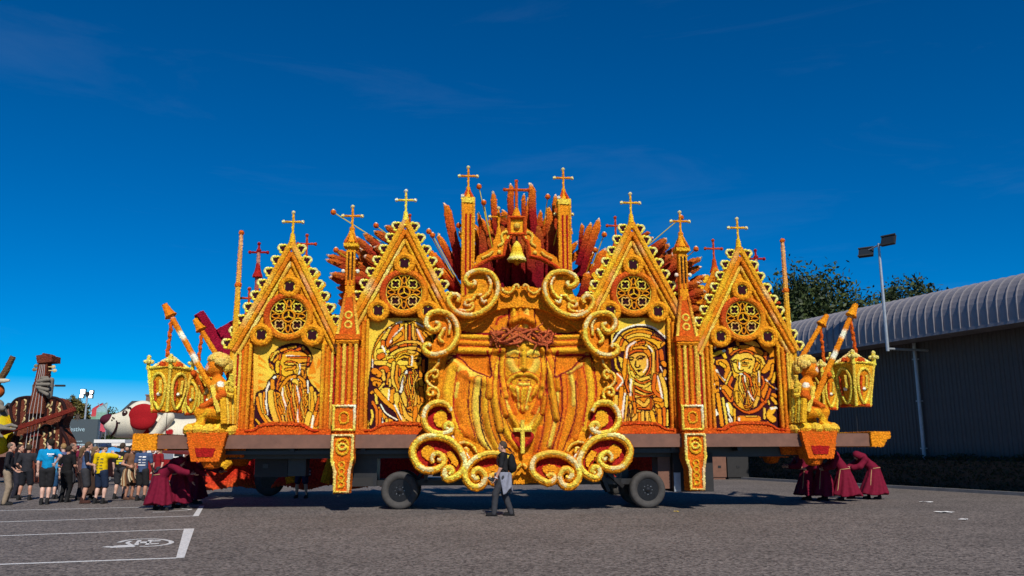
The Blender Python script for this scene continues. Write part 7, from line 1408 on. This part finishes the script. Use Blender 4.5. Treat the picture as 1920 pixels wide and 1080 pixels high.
# ================================================================== OTHER FLOATS BEHIND
def Z(P, x0, y0, s, Y):
    """zoomed picture points to places on the plane Y, returned as (x, z)"""
    return [(at(x0 + a / s, y0 + b / s, Y)[0], at(x0 + a / s, y0 + b / s, Y)[2]) for a, b in P]
# ---- giant cello float
YC = 40.0; c0 = at(80, 840, YC); CE = empty('cello_float', (c0[0], YC, 0), 0, 'giant dark red cello with cream streaks played by a grey gloved figure', 'parade float')
zc_ = lambda P, s=5.14: [(x - c0[0], z) for x, z in Z(P, 0, 650, s, YC)]
BR = (.15, .042, .024); BRD = (.018, .005, .006); CRM = (.55, .42, .2); GRY = (.17, .155, .13)
bodyP = zc_([(150, 640), (152, 575), (200, 515), (280, 492), (360, 490), (480, 490), (580, 500), (640, 540), (664, 600), (662, 660), (638, 710), (622, 760), (640, 820), (680, 890), (692, 960), (680, 1080), (660, 1290), (200, 1290), (150, 1100), (150, 960), (180, 880), (200, 810), (190, 745), (162, 700)])
PB = catmull(np.array([(x, 0, z) for x, z in bodyP]), 4, True)
m = MB(); m.prism([(p[0], p[2]) for p in PB], -.35, .45, BR); m.flowers(.05, .09, under=.8); m.build('cello_body', 'flower', CE)
m = MB(); m.tube(PB + [0, -.36, 0], .075, c=BRD, n=6, closed=True); m.build('purfling', 'fuzzy', CE)
for (x, ya, yb) in ((235, 500, 760), (320, 490, 760), (215, 860, 1290), (300, 860, 1290), (490, 500, 720), (570, 510, 680), (560, 760, 1290), (630, 800, 1290), (410, 880, 1290)):
    q = zc_([(x, ya), (x - 12, (ya + yb) / 2), (x - 18, yb)]); m = MB(); m.tube(catmull([(a, -.37, b) for a, b in q], 4), .085, c=BRD, n=6); m.build('dark_stripe', 'fuzzy', CE)
r_ = np.random.default_rng(31)
for (x, y) in [(205, 560), (200, 640), (200, 700), (290, 540), (280, 600), (290, 650), (265, 710), (345, 560), (530, 560), (525, 620), (500, 680), (600, 570), (610, 620), (495, 570), (240, 880), (250, 950), (330, 900), (320, 960), (460, 850), (470, 910), (520, 850), (555, 830), (545, 900), (560, 790), (610, 880), (480, 960), (600, 940), (430, 700), (410, 780), (350, 700), (330, 740)]:
    a = r_.normal(0, 14); q = zc_([(x + a, y - 28), (x + 14 + a * .3, y - 6), (x - 6, y + 22)]); m = MB(); m.tube(catmull([(u, -.39, v) for u, v in q], 4), [.02, .04, .05, .055, .05, .05, .04, .03, .02], c=CRM, n=5); m.build('cream_streak', 'fuzzy', CE)
m = MB(); m.prism(zc_([(338, 648), (478, 648), (522, 170), (440, 170)]), -.62, -.2, BR); m.flowers(.045, .08, under=.8); m.build('neck', 'flower', CE)
m = MB(); m.prism(zc_([(432, 150), (428, 100), (480, 92), (490, 80), (520, 82), (530, 95), (575, 105), (572, 160), (520, 165), (440, 172)]), -.7, .1, BR); m.flowers(.045, .08, under=.8); m.build('scroll', 'flower', CE)
for (x, y, s) in ((405, 195, -1), (388, 230, -1), (568, 205, 1), (580, 240, 1)):
    q = zc_([(x, y), (x - s * 55, y)]); m = MB(); m.tube([(q[0][0], -.5, q[0][1]), (q[1][0], -.5, q[1][1])], .03, c=CRM, n=6); m.ball((q[0][0], -.5, q[0][1]), .1, CRM if s > 0 else (.2, .15, .08), 8, 6, (1.1, .5, .9)); m.build('peg', 'fuzzy', CE)
for k in range(4):
    q = zc_([(462 + k * 14, 185), (365 + k * 35, 620), (310 + k * 33, 980)]); m = MB(); m.tube([(q[0][0], -.66, q[0][1]), (q[1][0], -.66, q[1][1]), (q[2][0], -.55, q[2][1])], .013, c=(.45, .42, .4), n=5); m.build('string', 'paint', CE)
m = MB(); m.prism(zc_([(285, 840), (430, 825), (440, 860), (290, 880)]), -.52, -.3, (.14, .02, .015)); m.build('bridge', 'fuzzy', CE)
m = MB(); q = zc_([(445, 790), (470, 760), (515, 770), (520, 830), (500, 900), (495, 980), (510, 1080)]); m.tube(catmull([(a, -.37, b) for a, b in q], 4), .07, c=(.006, .004, .004), n=6); m.build('sound_hole', 'fuzzy', CE)
a, b = zc_([(-60, 905), (808, 608)]); m = MB(); m.beam((a[0], -1.0, a[1]), (b[0], -.8, b[1]), .16, .19, (.16, .024, .016)); m.flowers(.04, .07, under=.8); m.build('bow', 'flower', CE)
hp = np.array(zc_([(0, 830), (60, 810), (130, 790), (200, 765), (285, 775), (285, 800), (150, 850), (100, 860), (90, 890), (170, 840), (180, 870), (230, 760)]))
def hand1(P):
    g = lambda i, y=-1.1: (hp[i][0], y, hp[i][1]); d = cap(P, g(0), g(1), .2, .19); d = smin(d, cap(P, g(1), g(2), .2, .19), .06)
    d = smin(d, cap(P, g(2), g(11, -1.0), .09, .08), .03); d = smin(d, cap(P, g(11, -1.0), g(4, -1.05), .08, .06), .03); d = smin(d, cap(P, g(2, -1.2), g(5, -1.2), .085, .065), .03)
    d = smin(d, cap(P, g(2, -1.3), g(6, -1.3), .085, .075), .03); d = smin(d, cap(P, g(6, -1.3), g(10, -1.3), .075, .065), .03); d = smin(d, cap(P, g(1, -1.3), g(7, -1.3), .085, .08), .03); return smin(d, cap(P, g(7, -1.3), g(8, -1.3), .08, .06), .03) + .008 * wob(P, 40)
m = MB(); add_sdf(m, hand1, (hp[:, 0].min() - .3, -1.6, hp[:, 1].min() - .3), (hp[:, 0].max() + .2, -.7, hp[:, 1].max() + .3), .035, GRY); m.build('bow_hand', 'fuzzy', CE, smooth=True)
fp_ = np.array(zc_([(450, 345), (550, 330), (445, 375), (556, 375), (450, 405), (545, 425), (470, 430), (540, 470), (480, 312), (530, 312), (370, 380), (365, 470), (520, 480)]))
def hand2(P):
    g = lambda i, y=-.75: (fp_[i][0], y, fp_[i][1]); d = cap(P, g(0), g(1), .075, .085)
    for a_, b_, y in ((2, 3, -.78), (4, 5, -.78), (6, 7, -.76), (8, 9, -.7)): d = smin(d, cap(P, g(a_, y), g(b_, y), .075, .085), .015)
    d = smin(d, cap(P, g(1, -.5), g(12, -.4), .13, .14), .05); return np.minimum(d, cap(P, g(10, -.3), g(11, -.2), .11, .15)) + .008 * wob(P, 40)
m = MB(); add_sdf(m, hand2, (fp_[:, 0].min() - .3, -1.0, fp_[:, 1].min() - .3), (fp_[:, 0].max() + .25, .1, fp_[:, 1].max() + .25), .03, GRY); m.build('neck_hand', 'fuzzy', CE, smooth=True)
q = zc_([(-30, 380), (30, 310), (80, 240), (115, 170), (150, 100)]); m = MB(); m.tube(catmull([(a, -.2, b) for a, b in q], 4), np.linspace(.17, .13, 17), c=(.13, .07, .035), n=8); m.flowers(.04, .075, under=.8); m.build('branch_arm', 'flower', CE)
q = zc_([(10, 335), (140, 332)]); m = MB(); m.tube([(q[0][0], -.4, q[0][1]), (q[0][0] * .4 + q[1][0] * .6, -.4, q[0][1]), (q[1][0], -.4, q[1][1])], [.1, .11, .05], c=(.5, .44, .33), n=8); m.build('pale_stick', 'fuzzy', CE)
hq = np.array(zc_([(-10, 430), (25, 400), (20, 450), (10, 560), (70, 600), (-30, 650), (-20, 900)]))
def fig(P):
    g = lambda i, y: (hq[i][0], y, hq[i][1]); d = cap(P, g(5, 0), g(6, 0), .45, .7); d = smin(d, ell(P, g(0, -.1), (.3, .3, .35)), .1); return smin(d, smin(ell(P, g(3, -.3), (.3, .25, .25)), ell(P, g(4, -.4), (.16, .15, .14)), .06), .05) + .01 * wob(P, 20)
def figc(V):
    c = np.tile(np.array(GRY), (len(V), 1)); c[V[:, 2] > hq[2][1] - .12] = (.45, .09, .015); c[V[:, 2] > hq[1][1] + .1] = (.12, .07, .04); c[V[:, 2] < hq[5][1] - .1] = (.55, .42, .01); return c
m = MB(); add_sdf(m, fig, (hq[:, 0].min() - .9, -.9, 1.0), (hq[:, 0].max() + .3, .9, hq[:, 1].max() + .6), .06, GRY, figc); m.build('player_figure', 'fuzzy', CE, smooth=True)
q = zc_([(-40, 790), (20, 720), (100, 660), (150, 645), (185, 740), (120, 790), (0, 840)]); m = MB(); m.prism(q, -.1, .3, (.60, .45, .01)); m.flowers(.04, .075, under=.85); m.build('yellow_coat', 'flower', CE)
m = MB(); m.box((-3.2, .5, .25), (2.6, 2.5, 1.2), (.05, .012, .01)); m.build('float_deck', 'fuzzy', CE)

# ---- spotted dog float
YD = 36.0; d0 = at(300, 840, YD); DG = empty('dog_float', (d0[0], YD, 0), 0, 'big smiling white dog float with red ear and red spots', 'parade float')
def D(x, y, Y=0.0):
    p = at(160 + x / 6.75, 700 + y / 6.75, YD); return np.array([p[0] - d0[0], Y, p[2]])
CRW = (.62, .58, .46); RD = (.30, .006, .010)
def headf(P):
    d = ell(P, D(720, 540, .0), (.66, .6, .66)); d = smin(d, cap(P, D(620, 620, -.1), D(380, 640, -.15), .62, .40), .2); return smin(d, cap(P, D(600, 700, -.1), D(440, 720, -.1), .42, .33), .15)
m = MB(); add_sdf(m, headf, D(200, 950, -.9), D(960, 250, .9), .05, CRW); m.build('head', 'fuzzy', DG, smooth=True)
hv = m.v[0]
def surf(x, y, off=.02):
    p = D(x, y); r2 = (hv[:, 0] - p[0]) ** 2 + (hv[:, 2] - p[2]) ** 2; i = np.argsort(r2)[:24]; return np.array([p[0], hv[i, 1].min() - off, p[2]])
m = MB(); add_sdf(m, lambda P: ell(P, D(322, 592, -.25), (.31, .34, .25)), D(200, 700, -.8), D(440, 480, .4), .04, (.06, .006, .02)); m.build('nose', 'fuzzy', DG, smooth=True)
m = MB(); add_sdf(m, lambda P: smin(ell(P, D(810, 540, -.62), (.62, .16, .50)), ell(P, D(800, 640, -.66), (.42, .15, .26)), .1), D(560, 800, -1.0), D(1060, 280, -.2), .04, RD); m.build('ear', 'fuzzy', DG, smooth=True)
p = surf(582, 513, .0); m = MB(); m.ball(p, .125, (.03, .008, .01), 12, 8, (1, .5, 1)); eye = m.build('eye', 'fuzzy', DG, smooth=True); m = MB(); m.ball(p + [.025, -.06, .04], .035, (.7, .7, .6), 8, 6); m.build('eye_glint', 'paint', eye)
for nm, L, r in (('brow', [(600, 445), (630, 440), (655, 460)], .035), ('mouth_line', [(490, 630), (480, 680), (430, 750), (360, 800)], .045), ('mouth_corner', [(478, 605), (492, 628), (530, 632)], .025)):
    m = MB(); m.tube([surf(x, y, .0) for x, y in catmull(np.array(L, float), 4)], r, c=(.03, .006, .01), n=6); m.build(nm, 'fuzzy', DG)
for x, y in ((422, 566), (443, 578), (417, 597)): m = MB(); m.ball(surf(x, y, .0), .035, (.03, .006, .01), 7, 5); m.build('whisker_dot', 'fuzzy', DG)
def bod(P):
    d = cap(P, D(760, 640, .3), D(1000, 760, .5), .55, .6); d = smin(d, cap(P, D(1000, 800, .5), D(1700, 800, .7), .72, .85), .25); return smin(d, cap(P, D(900, 790, -.3), D(1075, 560, -.2), .22, .26), .1)
def bodc(V):
    c = np.tile(np.array(CRW), (len(V), 1))
    for x, y, rx, ry in ((1090, 745, .17, .12), (1340, 730, .31, .22), (1520, 600, .45, .28), (780, 750, .2, .2)):
        p = D(x, y); c[((V[:, 0] - p[0]) / rx) ** 2 + ((V[:, 2] - p[2]) / ry) ** 2 < 1] = RD
    return c
m = MB(); add_sdf(m, bod, D(560, 1100, -.9), D(1900, 440, 1.7), .045, CRW, bodc); m.build('body', 'fuzzy', DG, smooth=True)
m = MB(); m.box((D(640, 900)[0], -.3, .3), (D(1700, 900)[0], 1.6, 1.15), (.25, .01, .012)); m.build('float_deck', 'fuzzy', DG)

# ---- crimson float parked directly behind
YR = 29.6; r0 = at(600, 840, YR); RF = empty('crimson_float', (r0[0], YR, 0), R(4), 'crimson draped float with orange limbs glimpsed under the deck of the cathedral float', 'parade float')
def Rr(px, py, Y=0.0): p = at(px, py, YR + Y); return np.array([p[0] - r0[0], Y, p[2]])
def drape(x0, x1, y0, y1, z0, z1, n=70):
    V = []; C = []; k = 12
    for i in range(n + 1):
        x = x0 + (x1 - x0) * i / n
        for j in range(k + 1):
            t = j / k; f_ = .28 * math.sin(x * 2.1 + 1.5 * math.sin(x * .7 + t * 2.2)) + .12 * math.sin(x * 5.3 + 2 * t); V.append((x, y0 + f_ * (1 - t * .6) + t * .8, z0 + (z1 - z0) * t + .06 * math.sin(x * 4)))
            C.append(mixc(mixc((.5, .012, .02), (.5, .035, .012), .5 + .5 * math.sin(x * 1.7 + 3 * t)), (.6, .12, .02), max(0, .45 - t * 3)))
    return V, [(i * (k + 1) + j, (i + 1) * (k + 1) + j, (i + 1) * (k + 1) + j + 1, i * (k + 1) + j + 1) for i in range(n) for j in range(k)], np.array(C)
m = MB(); m.add(*drape(Rr(388, 900)[0], Rr(800, 900)[0], -.1, 1, .30, 2.3)); m.flowers(.055, .085, under=.7); m.build('drapery', 'flower', RF)
m = MB(); m.add(*drape(Rr(1020, 900)[0], Rr(1250, 900)[0], .3, 1, .45, 2.3, 40)); m.flowers(.055, .085, under=.7); m.build('drapery', 'flower', RF)
for L, r, c in (([(536, 845), (540, 870), (546, 905)], .18, O1), ([(625, 850), (615, 880), (608, 905)], .16, Y2), ([(412, 880), (428, 868), (445, 852)], .2, Y2), ([(440, 858), (470, 856)], .16, O1)):
    m = MB(); m.tube(catmull([Rr(x, y, -.35) for x, y in L], 4), r, c=c, n=8); m.flowers(.036, .058); m.build('limb', 'flower', RF)
m = MB(); m.box((Rr(1165, 900)[0], .1, 1.0), (Rr(1187, 900)[0], .5, 1.75), O1); m.flowers(.036, .058); m.build('orange_post', 'flower', RF)
CR2 = (.27, .006, .028)
for (a, b, wd) in (((384, 590), (410, 628), .28), ((392, 620), (470, 668), .34), ((410, 640), (480, 720), .40), ((420, 628), (475, 596), .3), ((430, 655), (480, 700), .3), ((432, 625), (470, 640), .5), ((455, 600), (480, 660), .45)):
    p, q = Rr(*a, 1.6), Rr(*b, 2.0); m = MB(); m.beam(p, q, wd, wd * 1.1, CR2); m.flowers(.04, .065, under=.8); m.build('crimson_timber', 'flower', RF)
m = MB(); m.beam(Rr(482, 800, 2.0) * [1, 1, 0] + [0, 0, 1.0], Rr(478, 640, 2.0), 1.2, 1.0, CR2); m.build('timber_mast', 'fuzzy', RF)
def wheel2(px, r):
    p = Rr(px, 920, .0); m = MB(); pr = [(r * .5, -.15), (r * .9, -.17), (r, -.08), (r, .08), (r * .9, .17), (r * .5, .15)]; m.lathe(pr, axis='y', n=26); o = m.build('wheel', 'tyre', RF, smooth=True); o.location = (p[0], .25, r)
    m = MB(); m.lathe([(r * .5, -.155), (.02, -.12)][::-1], axis='y', n=20); m.build('rim', 'rim', o)
wheel2(503, .52); wheel2(1160, .5)
m = MB(); m.box((Rr(400, 900)[0], .5, .35), (Rr(1240, 900)[0], 1.2, .6), (.02, .02, .02)); m.build('chassis', 'black', RF)
# cabinets standing beyond the deck
for px, w_, h_, mt, lab, c in ((1385, 1.15, 1.05, 'dark', 'grey equipment cabinet standing before the hedge under the deck', None), (1350, .75, 1.05, 'wood', 'rust orange equipment cabinet beside the grey cabinet', None)):
    p = gnd(px, 899); e = empty('equipment_cabinet', p, .1, lab, 'cabinet'); m = MB(); m.box((-w_ / 2, 0, .12), (w_ / 2, .6, h_ + .12)); m.box((-w_ / 2 + .05, .05, 0), (w_ / 2 - .05, .55, .12)); m.build('cabinet_body', mt, e)
    m = MB(); m.box((-.08, -.02, .6), (.08, -.001, .72)); m.build('latch', 'black', e)
